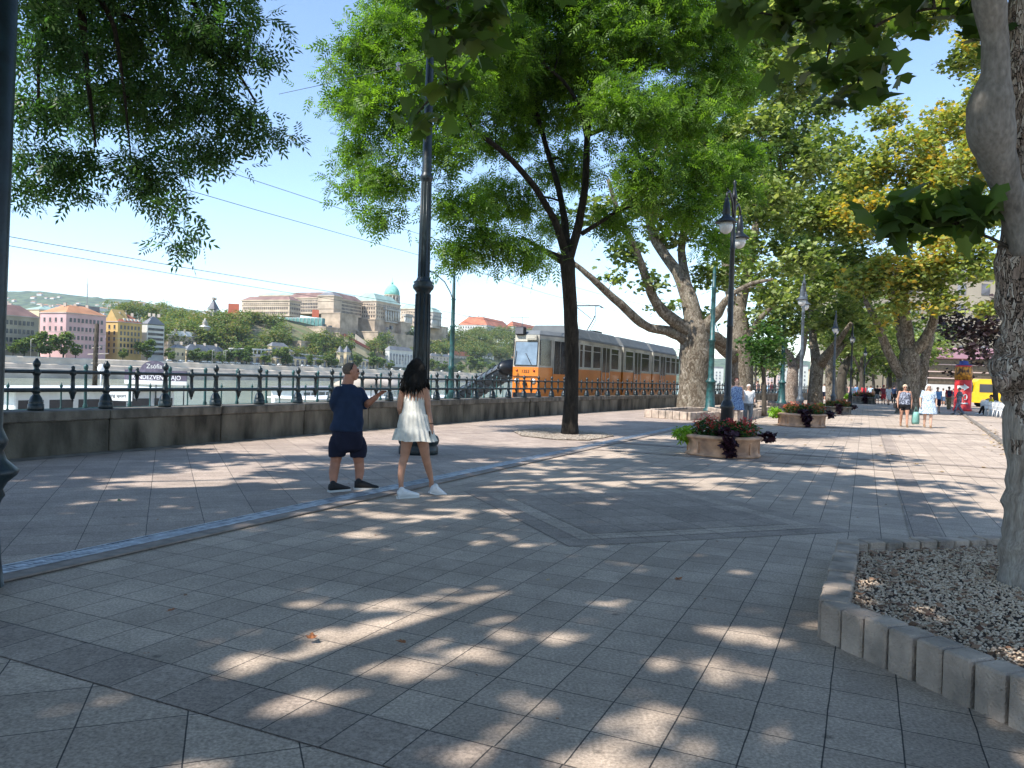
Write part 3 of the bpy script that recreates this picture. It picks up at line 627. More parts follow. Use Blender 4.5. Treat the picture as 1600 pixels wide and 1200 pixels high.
D0, D1_ = P(455, 552, bankD(455, 552, 25)), P(602, 566, bankD(602, 566, 25)); q.tube([D0, D1_], .5, 5); q.build('balustrade', M['b_white'], gz, world=True)
# right-hand group
bd = [(672, 30, 668, 710, 556, 572, 'b_beige', 'r_grey', 'pale three-storey house right of the gate building on the far bank', 3, (3, 6, 1, 1.6, 2.2)),
      (700, 44, 694, 735, 555, 572, 'b_beige', 'r_red', 'beige house with low red hipped roof on the far bank', 6, (3, 6, 2, 1.6, 2.2)),
      (738, 50, 733, 772, 554, 574, 'b_white', 'r_grey', 'grey-roofed house behind the bushy tree on the far bank', 5, (3, 8, 1, 1.6, 2.2)),
      (782, 60, 774, 796, 556, 570, 'b_cream', 'r_red', 'small cream gabled house just left of the tram', 7, (2, 3, 2, 1.6, 2.2)),
      (800, 56, 795, 860, 562, 576, 'b_beige', 'r_red', 'low house with dull red roof behind the tram front', 4, (2, 5, 1, 1.6, 2))]
for u, b, uL, uR, vt, vb, wl_, rf, lab, rh, wi in bd: building('riverside_house', lab, 'house', block(u, b, uL, uR, vt, vb), M[wl_], M[rf], rh, 8, (*wi, M['pane']))
rr = building('hilltop_building', 'long white building with red tiled roof on the hill crest right of the palace', 'building', block(760, 150, 716, 800, 508, 521), M['b_white'], M['r_red'], 15, 14, (2, 14, 10, 2, 2.6, M['pane']))
building('hilltop_building', 'lower red-roofed wing at the right end of the hill crest, above the tram', 'building', block(802, 170, 790, 858, 510, 524), M['b_white'], M['r_red'], 11, 12, (1, 10, 3, 2, 2.6, M['pane']))
# far buildings glimpsed between the trunks to the right
for i, (u0, u1, vt, vb, wl_, lab) in enumerate([(1160, 1192, 574, 600, 'b_cream', 'sunlit cream waterfront block seen right of the second plane trunk'), (1192, 1222, 578, 602, 'b_pinkpale', 'pale pink waterfront block seen behind the thin young tree'), (1222, 1262, 572, 602, 'b_white', 'white waterfront block seen between the twisted trunks'), (1262, 1345, 580, 604, 'b_cream', 'long cream waterfront block behind the crowd'), (1095, 1130, 575, 598, 'b_white', 'pale waterfront block right of the big plane trunk'), (1345, 1500, 585, 606, 'b_beige', 'distant beige block at the end of the promenade')]):
    D = 900; c0, c1 = P(u0, vb, D), P(u1, vb, D); zt = P(u0, vt, D).z; t_ = thing('waterfront_building', lab, 'building', c0, 0)
    m = MB(); cc = (c0+c1)/2; m.box((cc.x, cc.y+10, (zt-9)/2), ((c1-c0).length, 20, zt+9)); m.build('wall', M[wl_], t_, world=True)
    m = MB(); m.box((cc.x, cc.y+10, zt+1), ((c1-c0).length*.98, 18, 2.5)); m.build('roof', M['r_orange'] if i % 2 else M['r_grey'], t_, world=True)
    m = MB()
    for r_ in range(4):
        for k in range(int((c1-c0).length/4)): m.box((c0.x+2+k*4, c0.y-.1, 3+r_*(zt-3)/4.3), (1.6, .4, 1.9))
    tag(m.build('window_rows', M['pane_pale'], t_, world=True), kind='stuff')
# tv mast & tower cranes
mp_ = P(136, 470, 3300); q = thing('transmitter_mast', 'tall thin lattice transmitter mast on the distant hill', 'mast', mp_, 0)
m = MB(); m.tube([(0, 0, -40), (0, 0, 60), (0, 0, 100)], [2.6, 1.8, .5], 5); m.build('mast', M['p_grey'], q)
m = MB(); m.box((0, 0, 70), (14, 2, 1.4)); m.build('crossarm', M['p_grey'], q)
for u, v0, v1, w0, lab in ((748, 493, 508, 21, 'faint tower crane above the left end of the red hilltop roof'), (816, 495, 512, 19, 'faint tower crane above the right end of the red hilltop roof'), (728, 472, 505, 14, 'faint tower crane nearest the palace') if 0 else (906, 510, 525, 14, 'faint tower crane behind the slim tree trunk')):
    D = 1500; t_ = thing('tower_crane', lab, 'crane', P(u, v1, D)); m = MB(); a = P(u, v1+8, D); b = P(u, v0, D); m.tube([a, b], .5, 4); m.build('tower', M['grey_iron'], t_, world=True)
    m = MB(); m.tube([P(u-w0, v0+1, D), P(u+w0*.6, v0+1, D)], .4, 4); m.build('jib', M['grey_iron'], t_, world=True)
# villas on the distant hills
vil = thing('villa', 'tiny pale villa among the woods of the distant hills', 'house', (0, 0, 0), 0, 'villas on the distant hills')
m = MB(); m.box((0, 0, 5), (20, 14, 12)); m.build('wall', M['b_white'], vil)
m = MB(); m.loft([[Vector((x, y, 11)) for x, y in ((-11, -8), (11, -8), (11, 8), (-11, 8))], [Vector((x, y, 15)) for x, y in ((-5, -1), (5, -1), (5, 1), (-5, 1))]], 0, False); m.build('roof', M['r_orange'], vil)
random.seed(21); first = True
for k in range(230):
    i = random.randint(45, 95); j = random.randint(5, 19); p = HILLROWS[i][j]; s_ = random.uniform(.5, 1.3)
    if first: vil.location = p; vil.scale = (s_*1.3, s_, s_*.9); first = False
    else: dup(vil, p, random.uniform(-.6, .6), (s_*random.uniform(.8, 2.2), s_, s_*.9))
# ================================================================ foliage engine
def tmpl(kind):
    if kind == 'ash':       # pinnate leaf, 9 leaflets along a drooping rachis (length 1)
        V = []; Fc = []
        for i in range(9):
            f = .12+.88*(i//2)/4; side = 0 if i == 8 else (1 if i % 2 else -1)
            bx = f if side else .96; an = side*R(52); L = .36; wd = .06; dr = -.16*f*f
            d = np.array([math.cos(an), math.sin(an), -.25]); q = np.array([-math.sin(an), math.cos(an), 0])
            b0 = np.array([bx, 0, dr]); o = len(V)
            V += [b0, b0+d*L*.45+q*wd, b0+d*L, b0+d*L*.45-q*wd]; Fc.append((o, o+1, o+2, o+3))
        return np.array(V), Fc
    if kind == 'plane':     # five-lobed leaf
        a = [(0, 0), (-.12, .3), (.1, .52), (.22, .38), (.42, .62), (.55, .3), (1, .08), (1, -.02), (.55, -.3), (.42, -.62), (.22, -.38), (.1, -.52), (-.12, -.3)]
        V = np.array([(x, y, -.22*abs(y)-.12*x*x) for x, y in a]); return V, [tuple([0]+list(range(1, 7))), tuple([0]+list(range(6, 13)))]
    if kind == 'diamond':
        V = np.array([(0, 0, 0), (.45, .42, -.08), (1, 0, -.1), (.45, -.42, -.08)]); return V, [(0, 1, 2), (0, 2, 3)]
    if kind == 'spray':     # three small leaves in one unit for far crowns
        V = []; Fc = []
        for k, (an, x) in enumerate(((0, .3), (R(70), 0), (R(-65), .1))):
            c, s = math.cos(an), math.sin(an); o = len(V)
            for px, py, pz in ((0, 0, 0), (.3, .2, -.05), (.65, 0, -.12), (.3, -.2, -.05)): V.append((x+px*c-py*s, px*s+py*c, pz+k*.05))
            Fc.append((o, o+1, o+2, o+3))
        return np.array(V), Fc
    if kind == 'oval':
        V = np.array([(0, 0, 0), (.3, .17, -.02), (.7, .16, -.07), (1, 0, -.14), (.7, -.16, -.07), (.3, -.17, -.02)]); return V, [tuple(range(6))]
def leaves(name, m_, pos, size, kind, parent=None, world=True, up=.6, droop=0., var=.35, flat=False):
    pos = np.asarray(pos, dtype=float); N = len(pos); T, Fc = tmpl(kind); K = len(T)
    nrm = RNG.normal(size=(N, 3)); nrm /= np.linalg.norm(nrm, axis=1)[:, None]; nrm[:, 2] = np.abs(nrm[:, 2]) if not flat else nrm[:, 2]; nrm[:, 2] += up
    nrm /= np.linalg.norm(nrm, axis=1)[:, None]
    x = RNG.normal(size=(N, 3)); x[:, 2] -= droop; x -= nrm*(x*nrm).sum(1)[:, None]; x /= np.linalg.norm(x, axis=1)[:, None]; y = np.cross(nrm, x)
    s = size*(1+RNG.uniform(-var, var, N)); V = (pos[:, None, :]+s[:, None, None]*(T[None, :, 0, None]*x[:, None, :]+T[None, :, 1, None]*y[:, None, :]+T[None, :, 2, None]*nrm[:, None, :]))
    V = V.reshape(-1, 3)
    if parent is not None and world:
        Mi = np.array(WM[parent.name].inverted()); V = V@Mi[:3, :3].T+Mi[:3, 3]
    lens = np.array([len(f) for f in Fc]); flatf = np.concatenate([np.array(f) for f in Fc])
    loops = (np.arange(N)[:, None]*K+flatf[None, :]).ravel(); tot = np.tile(lens, N); st = np.concatenate([[0], np.cumsum(tot)[:-1]])
    me = bpy.data.meshes.new(name); me.vertices.add(len(V)); me.vertices.foreach_set('co', V.ravel().astype(np.float32))
    me.loops.add(len(loops)); me.loops.foreach_set('vertex_index', loops.astype(np.int32))
    me.polygons.add(len(tot)); me.polygons.foreach_set('loop_start', st.astype(np.int32)); me.polygons.foreach_set('loop_total', tot.astype(np.int32))
    me.update(calc_edges=True); me.materials.append(m_)
    at = me.attributes.new('rnd', 'FLOAT', 'FACE'); at.data.foreach_set('value', np.repeat(RNG.uniform(0, 1, N), len(Fc)).astype(np.float32))
    o = bpy.data.objects.new(name, me); sc.collection.objects.link(o)
    if parent is not None: o.parent = parent; WM[o.name] = WM[parent.name]
    return o
def rndsph(n):
    v = RNG.normal(size=(n, 3)); return v/np.linalg.norm(v, axis=1)[:, None]
def clusters(blobs, dens, spread, per, flatz=.75, shell=.5):
    """blobs: (centre, radius); returns cluster centres and leaf positions"""
    cs = []; ls = []
    for c, r in blobs:
        n = max(3, int(dens*r*r)); d = rndsph(n); rad = r*(shell+(1-shell)*RNG.uniform(0, 1, n)**.6)
        cc = np.array(c)+d*rad[:, None]*np.array([1, 1, flatz]); cs.append(cc)
        k = RNG.normal(size=(n, per, 3))*spread*np.array([1, 1, .55]); ls.append((cc[:, None, :]+k).reshape(-1, 3))
    return np.concatenate(cs), np.concatenate(ls)
def bez(p, q, bow, n=5):
    L = (q-p).length; pts = []
    for i in range(n+1):
        f = i/n; pts.append(p+(q-p)*f+bow*math.sin(math.pi*f)*L)
    return pts
BARK = dict(ash=barkmat('ash_bark', [(.3, (.012, .01, .008)), (.55, (.04, .032, .024)), (.75, (.08, .066, .052))], (9, 9, 2.2), 1.0),
            plane=platebark('plane_bark', [(0, (.11, .085, .06)), (.2, (.17, .14, .105)), (.4, (.225, .19, .145)), (.6, (.14, .115, .085)), (.75, (.27, .235, .185)), (.9, (.19, .165, .12))], (.085, .065, .045), 1.7, .55, .5, .04, .6),
            plane_old=barkmat('plane_bark', [(.34, (.07, .055, .04)), (.44, (.16, .135, .1)), (.5, (.27, .24, .19)), (.57, (.13, .11, .08)), (.7, (.31, .28, .23))], (3.4, 3.4, 2), .6),
            rough=platebark('rugged_plane_bark', [(0, (.24, .175, .135)), (.25, (.34, .26, .205)), (.5, (.45, .37, .3)), (.7, (.28, .205, .16)), (.85, (.52, .45, .38))], (.09, .065, .05), 3.4, .4, .75, .05, 1.2),
            rough_old=barkmat('rugged_plane_bark', [(.3, (.085, .055, .038)), (.45, (.19, .14, .105)), (.58, (.33, .27, .22)), (.75, (.22, .16, .12))], (5, 5, 2.4), 1.0),
            smooth=barkmat('smooth_grey_bark', [(.3, (.15, .135, .115)), (.5, (.21, .19, .165)), (.75, (.28, .255, .22))], (3, 3, 1.5), .35),
            dark=barkmat('dark_bark', [(.3, (.03, .024, .018)), (.7, (.1, .085, .065))], (5, 5, 1.6), .8))
def tree(name, label, limbs, blobs, bark, leafm, kind, size, dens, per, spread, group=None, twigs=True, twigr=.012, up=.6, droop=0., base=None, nz=.12, branchr=.35, world=False, rz=0):
    """limbs: list of [(u,v,D,r_px)...] or world (Vector,r) lists; blobs (u,v,D,r_px) or (Vector,r)"""
    lw = []
    for lm in limbs: lw.append([(P(p[0], p[1], p[2]), p[3]*p[2]/FPX) if not isinstance(p[0], Vector) else p for p in lm])
    bw = [((P(b[0], b[1], b[2]), b[3]*b[2]/FPX) if not isinstance(b[0], Vector) else b) for b in blobs]
    b0 = base or lw[0][0][0]; t = thing(name, label, 'tree', b0, 0, group)
    m = MB(); sk = []
    for i, lm in enumerate(lw):
        # subdivide for organic noise
        pts = []; rad = []
        for (p, r), (q, r2) in zip(lm, lm[1:]):
            n = max(2, min(8, int((q-p).length/max(.25, r*1.2))))
            for k in range(n): f = k/n; pts.append(p.lerp(q, f)); rad.append(r+(r2-r)*f)
        pts.append(lm[-1][0]); rad.append(lm[-1][1])
        for k in range(1, len(pts)-1): pts[k] = pts[k]*.6+(pts[k-1]+pts[k+1])*.2
        m.tube(pts, rad, 14 if rad[0] > .08 else 8, nz=nz, seed=i*3.1); 
        for p, r in zip(pts, rad): sk.append((p, r, i))
    m.build('trunk', bark, t, world=True)
    cs, ls = clusters([(tuple(c), r) for c, r in bw], dens, spread, per)
    if twigs:
        m = MB(); used = [(p, r) for p, r, i in sk if i > 0 or len(lw) == 1] or [(p, r) for p, r, i in sk]
        base_n = list(used); order = sorted(bw, key=lambda b: min((b[0]-p).length for p, _ in base_n)); csi = 0
        for c, r in order:
            p, pr = min(used, key=lambda q: (q[0]-c).length+max(0, q[0].z-c.z)*1.5)
            r0 = min(pr*.7, .02+branchr*.05*r); pts = bez(p, c, Vector((random.uniform(-.12, .12), random.uniform(-.12, .12), random.uniform(-.02, .14))), 5)
            m.tube(pts, [r0*(1-.13*k) for k in range(6)], 6)
            for k in range(2, 6): used.append((pts[k], r0*(1-.13*k)))
        cc = [Vector(c) for c in cs]; random.shuffle(cc)
        ua = np.array([tuple(p) for p, _ in used]); ur = [r for _, r in used]
        for c in cc[:int(len(cc)*.6)]:
            k = int(np.argmin(((ua-np.array(c))**2).sum(1))); p = Vector(ua[k])
            if (c-p).length < .1: continue
            m.tube(bez(p, c, Vector((random.uniform(-.1, .1), random.uniform(-.1, .1), random.uniform(-.05, .15))), 3), [min(ur[k], twigr*1.6), twigr, twigr*.8, twigr*.4], 4)
        m.build('branches', bark, t, world=True)
    leaves('crown', leafm, ls, size, kind, t, up=up, droop=droop)
    return t
LM = dict(ash=leafmat('ash_leaf', [(.05, .1, .02), (.085, .155, .028), (.125, .21, .038), (.17, .27, .055)], .55, .45, .5, hi=(1.75, 1.95, .5)),
          ashdark=leafmat('dark_ash_leaf', [(.035, .075, .025), (.055, .11, .035), (.09, .155, .045)], .45, .45, .6, hi=(1.3, 1.7, .7)),
          plane=leafmat('plane_leaf', [(.06, .105, .03), (.11, .165, .045), (.19, .24, .08), (.34, .38, .17)], .42, .5, .4),
          planeyel=leafmat('yellowing_plane_leaf', [(.08, .13, .035), (.13, .19, .045), (.21, .29, .08), (.3, .37, .12), (.34, .38, .12), (.46, .33, .06)], .5, .5, .3, hi=(1.7, 1.5, .6)),
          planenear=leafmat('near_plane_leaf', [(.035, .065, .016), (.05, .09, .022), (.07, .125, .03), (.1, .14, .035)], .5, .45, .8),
          purple=leafmat('copper_leaf', [(.03, .018, .02), (.05, .03, .03), (.06, .055, .03)], .25, .5, .6, hi=(1.5, 1, 1)),
          far=leafmat('bank_tree_leaf', [(.06, .11, .03), (.085, .14, .04), (.12, .18, .045), (.18, .2, .05)], .3, .7, .05),
          geran=leafmat('begonia_leaf', [(.02, .055, .015), (.035, .09, .02), (.06, .12, .03)], .3, .4, 4),
          lime=leafmat('lime_leaf', [(.16, .32, .02), (.24, .42, .03), (.32, .5, .05)], .4, .45, 4, hi=(1.2, 1.2, .6)),
          coleus=leafmat('dark_vine_leaf', [(.018, .008, .012), (.035, .012, .02), (.06, .022, .03)], .2, .4, 4, hi=(1.3, .8, .9)),
          red=leafmat('red_petal', [(.5, .03, .03), (.6, .06, .06), (.65, .12, .1)], .3, .5, 4, hi=(1.1, .9, .9)),
          orange=leafmat('orange_petal', [(.6, .1, .03), (.6, .16, .06), (.5, .05, .05)], .3, .5, 4, hi=(1.1, .9, .9)))
# ================================================================ TREES OF THE PROMENADE
# ash with the slim dark trunk, centre
tree('ash_tree', 'slim dark-trunked ash with feathery bright green crown, gravel round its foot',
     [[(890, 683, 20.2, 15), (891, 660, 20.2, 12.5), (893, 600, 20.2, 11), (893, 520, 20.2, 11), (889, 450, 20.2, 11), (887, 408, 20.2, 12), (885, 395, 20.2, 10)],
      [(885, 412, 20.2, 7), (868, 400, 20.1, 6), (850, 392, 20, 4), (815, 370, 19.8, 2.5)],
      [(886, 405, 20.2, 7), (868, 345, 20, 5.5), (835, 290, 19.6, 5), (800, 250, 19.2, 4.5), (765, 220, 18.8, 4), (740, 205, 18.5, 2.5)],
      [(890, 402, 20.2, 7.5), (905, 350, 20.3, 6.5), (915, 290, 20.3, 5.5), (917, 220, 20.3, 5), (925, 150, 20.3, 4.5), (935, 90, 20.4, 3.5), (940, 20, 20.5, 3)],
      [(886, 400, 20.2, 7), (882, 340, 20.8, 5.5), (872, 290, 21.2, 4.5), (855, 235, 21.5, 4), (840, 180, 21.8, 3), (835, 120, 22, 2.5)],
      [(917, 215, 20.3, 4), (905, 160, 20, 3), (880, 125, 19.8, 2.8), (850, 100, 19.5, 2)],
      [(909, 365, 20.3, 4), (950, 340, 20.6, 3), (1000, 300, 21, 2)], [(920, 210, 20.3, 4), (970, 190, 20.4, 3), (1040, 170, 20.6, 2)]],
     [(u, v, D, r) for u, v, D, r in [(560, 95, 19, 45), (610, 60, 18.5, 60), (545, 165, 19.5, 38), (600, 170, 18.5, 55), (560, 235, 19.5, 32), (605, 275, 18.5, 42), (598, 335, 18.5, 26), (558, 290, 19.5, 26),
       (690, 130, 18, 70), (760, 70, 19, 80), (850, 50, 21, 90), (940, 60, 20, 80), (1040, 50, 20.5, 75), (1110, 70, 21, 60), (1145, 130, 21, 40), (690, 230, 18, 50), (780, 180, 22, 75), (880, 150, 22.5, 70), (985, 170, 19, 70), (1080, 170, 20.5, 60),
       (1165, 245, 21, 34), (1100, 265, 20, 50), (715, 320, 18.5, 42), (708, 395, 18.6, 28), (755, 385, 18.8, 42), (815, 395, 19.2, 34), (790, 310, 21, 50), (880, 260, 22.5, 42), (1000, 270, 19, 50), (1085, 330, 20, 42), (1150, 300, 20.5, 24), (862, 350, 22, 24), (960, 350, 21, 30), (1120, 375, 20, 26),
       (640, -50, 19, 70), (740, -60, 19, 90), (870, -70, 20, 110), (1010, -60, 20.5, 100), (1120, -30, 21, 70), (640, 10, 21, 55)]],
     BARK['ash'], LM['ash'], 'ash', .29, 62, 20, .24, droop=.6, up=.25)
# hanging crown at the upper left
tree('ash_tree', 'hanging dark green branches of a tree reaching in from the upper left, sky behind',
     [[(ST(-3.5, -10.5), .22), (ST(-3.3, -10.4, 4), .2), (ST(-1, -10, 7.5), .16), (P(170, -260, 11), .12), (P(125, -60, 11), .07), (P(130, 60, 11), .05), (P(140, 150, 11), .028), (P(150, 230, 11.2), .014)],
      [(P(125, -60, 11), .05), (P(180, 40, 11), .035), (P(195, 150, 11), .02), (P(205, 250, 11.2), .01)],
      [(P(170, -260, 11), .08), (P(260, -60, 11.3), .05), (P(340, 60, 11.6), .03), (P(400, 160, 11.8), .015)],
      [(P(125, -60, 11), .05), (P(60, 60, 10.6), .03), (P(60, 200, 10.4), .014)]],
     [(60, 60, 10.4, 62), (150, 60, 12, 60), (250, 60, 12, 62), (335, 50, 11.5, 58), (50, 150, 10.4, 48), (130, 165, 12.2, 52), (225, 160, 11.8, 60), (310, 140, 11.4, 58), (375, 185, 11.6, 40), (425, 208, 11.8, 20), (60, 250, 10.6, 38), (140, 260, 11, 40), (235, 255, 11, 46), (295, 235, 11.5, 38),
      (268, 335, 11, 27), (285, 378, 11, 16), (105, 292, 10.8, 22), (375, 80, 11.5, 42), (395, 30, 11.5, 26), (30, 300, 10.6, 12), (345, 235, 11.5, 16), (240, 300, 11, 26), (180, -60, 11.5, 110), (60, -60, 10.5, 100), (320, -70, 11.5, 90)],
     BARK['ash'], LM['ashdark'], 'ash', .27, 74, 14, .14, droop=.9, up=.2, twigr=.006)
# the massive plane tree in the kerbed bed, centre right
tree('plane_tree', 'massive plane tree with burly pale trunk and long bare limb reaching left',
     [[(1084, 650, 37.4, 32), (1084, 640, 37.4, 28), (1085, 610, 37.4, 24), (1085, 580, 37.4, 23), (1087, 555, 37.4, 26), (1086, 535, 37.4, 23), (1087, 515, 37.4, 20), (1090, 500, 37.4, 16)],
      [(1080, 540, 37.4, 11), (1062, 522, 37.2, 10), (1040, 516, 37, 7.5), (1015, 513, 36.7, 6.5), (995, 500, 36.4, 7), (975, 480, 36, 7), (950, 458, 35.6, 6), (925, 435, 35.2, 5), (902, 415, 35, 4), (870, 396, 34.8, 3)],
      [(1082, 525, 37.4, 13), (1060, 506, 37, 11), (1035, 488, 36.6, 9), (1020, 465, 36.3, 7.5), (1008, 430, 36, 6.5), (995, 395, 35.7, 6), (985, 372, 35.5, 5), (965, 330, 35, 4), (950, 280, 34.6, 3)],
      [(1088, 520, 37.4, 15), (1080, 480, 37.6, 14), (1072, 450, 37.8, 12), (1058, 425, 38, 9), (1040, 400, 38.3, 8), (1020, 370, 38.6, 7), (1010, 320, 39, 5), (1020, 250, 39.4, 4), (1040, 180, 39.8, 3)],
      [(1078, 470, 37.8, 9), (1070, 430, 38.5, 7), (1064, 390, 39, 6), (1075, 320, 39.5, 5), (1100, 240, 40, 4)],
      [(1094, 525, 37.4, 10), (1106, 505, 37.1, 9), (1122, 490, 36.8, 8), (1132, 470, 36.5, 5.5), (1150, 455, 36.2, 4), (1175, 442, 36, 3.2), (1208, 436, 35.8, 2.2)],
      [(1098, 525, 37.6, 11), (1115, 525, 38.5, 9), (1135, 538, 39.5, 8)]],
     [(975, 395, 36, 24), (1020, 440, 36, 16), (960, 440, 36, 14), (1040, 480, 38, 14), (1050, 355, 38.5, 36), (1110, 430, 39, 30), (1010, 310, 37, 42), (940, 330, 35.5, 30), (1150, 380, 38, 40), (1190, 310, 38, 50), (1180, 210, 39, 55), (1230, 110, 39, 60), (1120, 250, 40, 60), (1180, 40, 39, 60), (1050, 200, 40, 60), (1250, 260, 39, 46), (1210, 460, 37, 26), (1245, 400, 38, 40), (1150, 130, 40, 50), (1100, 490, 40, 16)],
     BARK['plane'], LM['plane'], 'plane', .21, 28, 22, .32, droop=.3)
tree('plane_tree', 'second big plane trunk directly behind the flowered lamp post, its crown over the walkers',
     [[(1158, 633, 50, 20), (1160, 610, 50, 17), (1158, 570, 50, 18), (1155, 530, 50, 17), (1152, 500, 50, 16), (1150, 480, 50, 14)],
      [(1150, 560, 50, 12), (1130, 545, 49, 9), (1110, 530, 48, 6)], [(1152, 500, 50, 10), (1165, 440, 50, 8), (1180, 360, 50, 6), (1195, 250, 50, 4)], [(1150, 500, 50, 9), (1135, 430, 51, 7), (1130, 350, 52, 5)],
      [(1160, 540, 50, 6), (1185, 500, 49, 4), (1215, 470, 48, 3)]],
     [(1190, 500, 50, 30), (1230, 500, 50, 30), (1180, 430, 50, 40), (1260, 450, 49, 40), (1230, 330, 50, 55), (1290, 330, 50, 50), (1180, 300, 52, 50), (1290, 240, 50, 50), (1240, 190, 52, 55), (1140, 300, 53, 40), (1300, 420, 50, 40), (1210, 540, 51, 16), (1290, 150, 52, 40), (1310, 60, 52, 50), (1250, 60, 52, 50), (1200, 20, 50, 50), (1350, 20, 52, 50), (1350, 110, 52, 36), (1290, 0, 52, 50), (1395, 30, 52, 34), (1160, 90, 50, 40)],
     BARK['plane'], LM['plane'], 'plane', .23, 20, 20, .38, droop=.3)
tree('young_tree', 'young tree with thin reddish stem and small dark crown right of the walking women',
     [[(1194, 650, 34, 4), (1194, 600, 34, 3.2), (1192, 570, 34, 3), (1194, 540, 34, 2)]], [(1190, 555, 34, 20), (1175, 540, 34, 16), (1205, 535, 34, 18), (1195, 515, 34, 14), (1215, 560, 34, 10)],
     BARK['dark'], LM['ashdark'], 'diamond', .18, 60, 18, .2)
tree('plane_tree', 'gnarled forked plane trunk with a dark hollow down its side, right of the teal post',
     [[(1236, 640, 58, 11), (1237, 600, 58, 9), (1240, 570, 58, 8)], [(1240, 575, 58, 8), (1234, 555, 58, 6), (1225, 545, 58, 4), (1215, 500, 58, 3)], [(1240, 575, 58, 8), (1250, 560, 58, 6), (1256, 545, 58, 4), (1265, 480, 58, 3)]],
     [(1225, 470, 58, 34), (1270, 500, 58, 32), (1260, 420, 58, 44), (1310, 460, 58, 36), (1300, 380, 60, 44), (1250, 350, 60, 40)], BARK['rough'], LM['plane'], 'plane', .25, 15, 20, .42)
tree('plane_tree', 'broad grey plane trunk leaning right behind the second lamp post',
     [[(1274, 642, 52, 13), (1274, 610, 52, 11), (1276, 575, 52, 10), (1280, 555, 52, 8)], [(1280, 570, 52, 9), (1296, 550, 51, 7), (1312, 530, 50, 5), (1330, 505, 49, 3)], [(1276, 565, 52, 8), (1270, 530, 53, 6), (1268, 470, 54, 4)]],
     [(1330, 480, 52, 30), (1300, 500, 52, 26), (1345, 420, 50, 40), (1335, 350, 50, 46), (1350, 290, 52, 38), (1320, 300, 54, 40)], BARK['plane'], LM['plane'], 'plane', .24, 17, 20, .4)
tree('plane_tree', 'pale upright plane trunk with swollen head behind the third planter',
     [[(1300, 634, 66, 9), (1298, 600, 66, 8), (1297, 570, 66, 8), (1294, 560, 66, 8)], [(1296, 565, 66, 6), (1310, 548, 66, 5), (1325, 530, 66, 3)]],
     [(1300, 525, 66, 24), (1335, 530, 66, 22), (1320, 490, 66, 28), (1360, 500, 66, 26), (1350, 450, 66, 30)], BARK['plane'], LM['plane'], 'plane', .34, 11, 16, .42)
tree('plane_tree', 'dark leaning trunk between the second and third lamp posts',
     [[(1314, 630, 72, 8), (1313, 600, 72, 7), (1318, 575, 72, 7), (1330, 555, 72, 5)]], [(1335, 545, 72, 20), (1350, 530, 72, 22), (1310, 540, 72, 16), (1375, 520, 72, 24)], BARK['dark'], LM['plane'], 'diamond', .36, 12, 18, .4)
# plane with many limbs behind the two women
tree('plane_tree', 'spreading plane with fan of thick limbs and yellowing leaves behind the two women',
     [[(1419, 652, 46, 22), (1420, 640, 46, 18), (1419, 610, 46, 16), (1420, 580, 46, 16), (1421, 555, 46, 15), (1422, 545, 46, 12)],
      [(1415, 590, 46, 9), (1400, 575, 46, 8), (1388, 550, 45.6, 7), (1376, 520, 45.3, 6), (1368, 500, 45, 5), (1352, 470, 44.5, 3.5)],
      [(1420, 555, 46, 10), (1408, 530, 46.3, 7), (1404, 505, 46.6, 6), (1398, 470, 47, 4.5), (1380, 400, 47, 3)],
      [(1422, 555, 46, 11), (1420, 530, 46, 9), (1415, 500, 46, 8), (1412, 470, 46, 6), (1420, 400, 46, 4), (1430, 330, 46, 3)],
      [(1425, 550, 46, 11), (1440, 540, 45.6, 9), (1452, 520, 45.3, 8), (1460, 500, 45, 7), (1460, 470, 45, 5), (1475, 400, 45, 3.5), (1490, 320, 45, 2.5)],
      [(1437, 640, 47.5, 10), (1438, 610, 47.5, 8), (1440, 580, 47, 8), (1447, 550, 47, 7), (1456, 525, 47, 5)]],
     [(1400, 425, 44, 44), (1450, 430, 44, 40), (1350, 440, 45, 34), (1495, 390, 42, 46), (1440, 340, 45, 55), (1375, 340, 46, 50), (1500, 270, 44, 52), (1530, 420, 41, 30), (1420, 240, 46, 50), (1490, 190, 46, 40), (1470, 470, 43, 24), (1400, 480, 44, 22), (1350, 270, 47, 34), (1540, 330, 41, 36), (1540, 230, 43, 36), (1380, 180, 48, 26), (1500, 100, 47, 26), (1545, 480, 41, 16), (1370, 500, 44, 14), (1545, 140, 44, 30), (1480, 20, 46, 34), (1540, 60, 44, 36), (1430, 10, 46, 30), (1310, 330, 48, 30), (1455, 290, 46, 50)],
     BARK['plane'], LM['planeyel'], 'plane', .22, 28, 21, .38, droop=.3)
tree('copper_tree', 'dark purple-leaved tree hanging over the red advertising column',
     [[(1556, 628, 62, 4), (1554, 590, 62, 3), (1540, 550, 62, 2)]], [(1500, 520, 60, 26), (1535, 510, 60, 26), (1510, 550, 58, 18), (1560, 530, 60, 26), (1480, 490, 62, 20), (1540, 560, 60, 16), (1500, 580, 60, 12), (1560, 480, 62, 24)], BARK['dark'], LM['purple'], 'diamond', .34, 16, 16, .36)
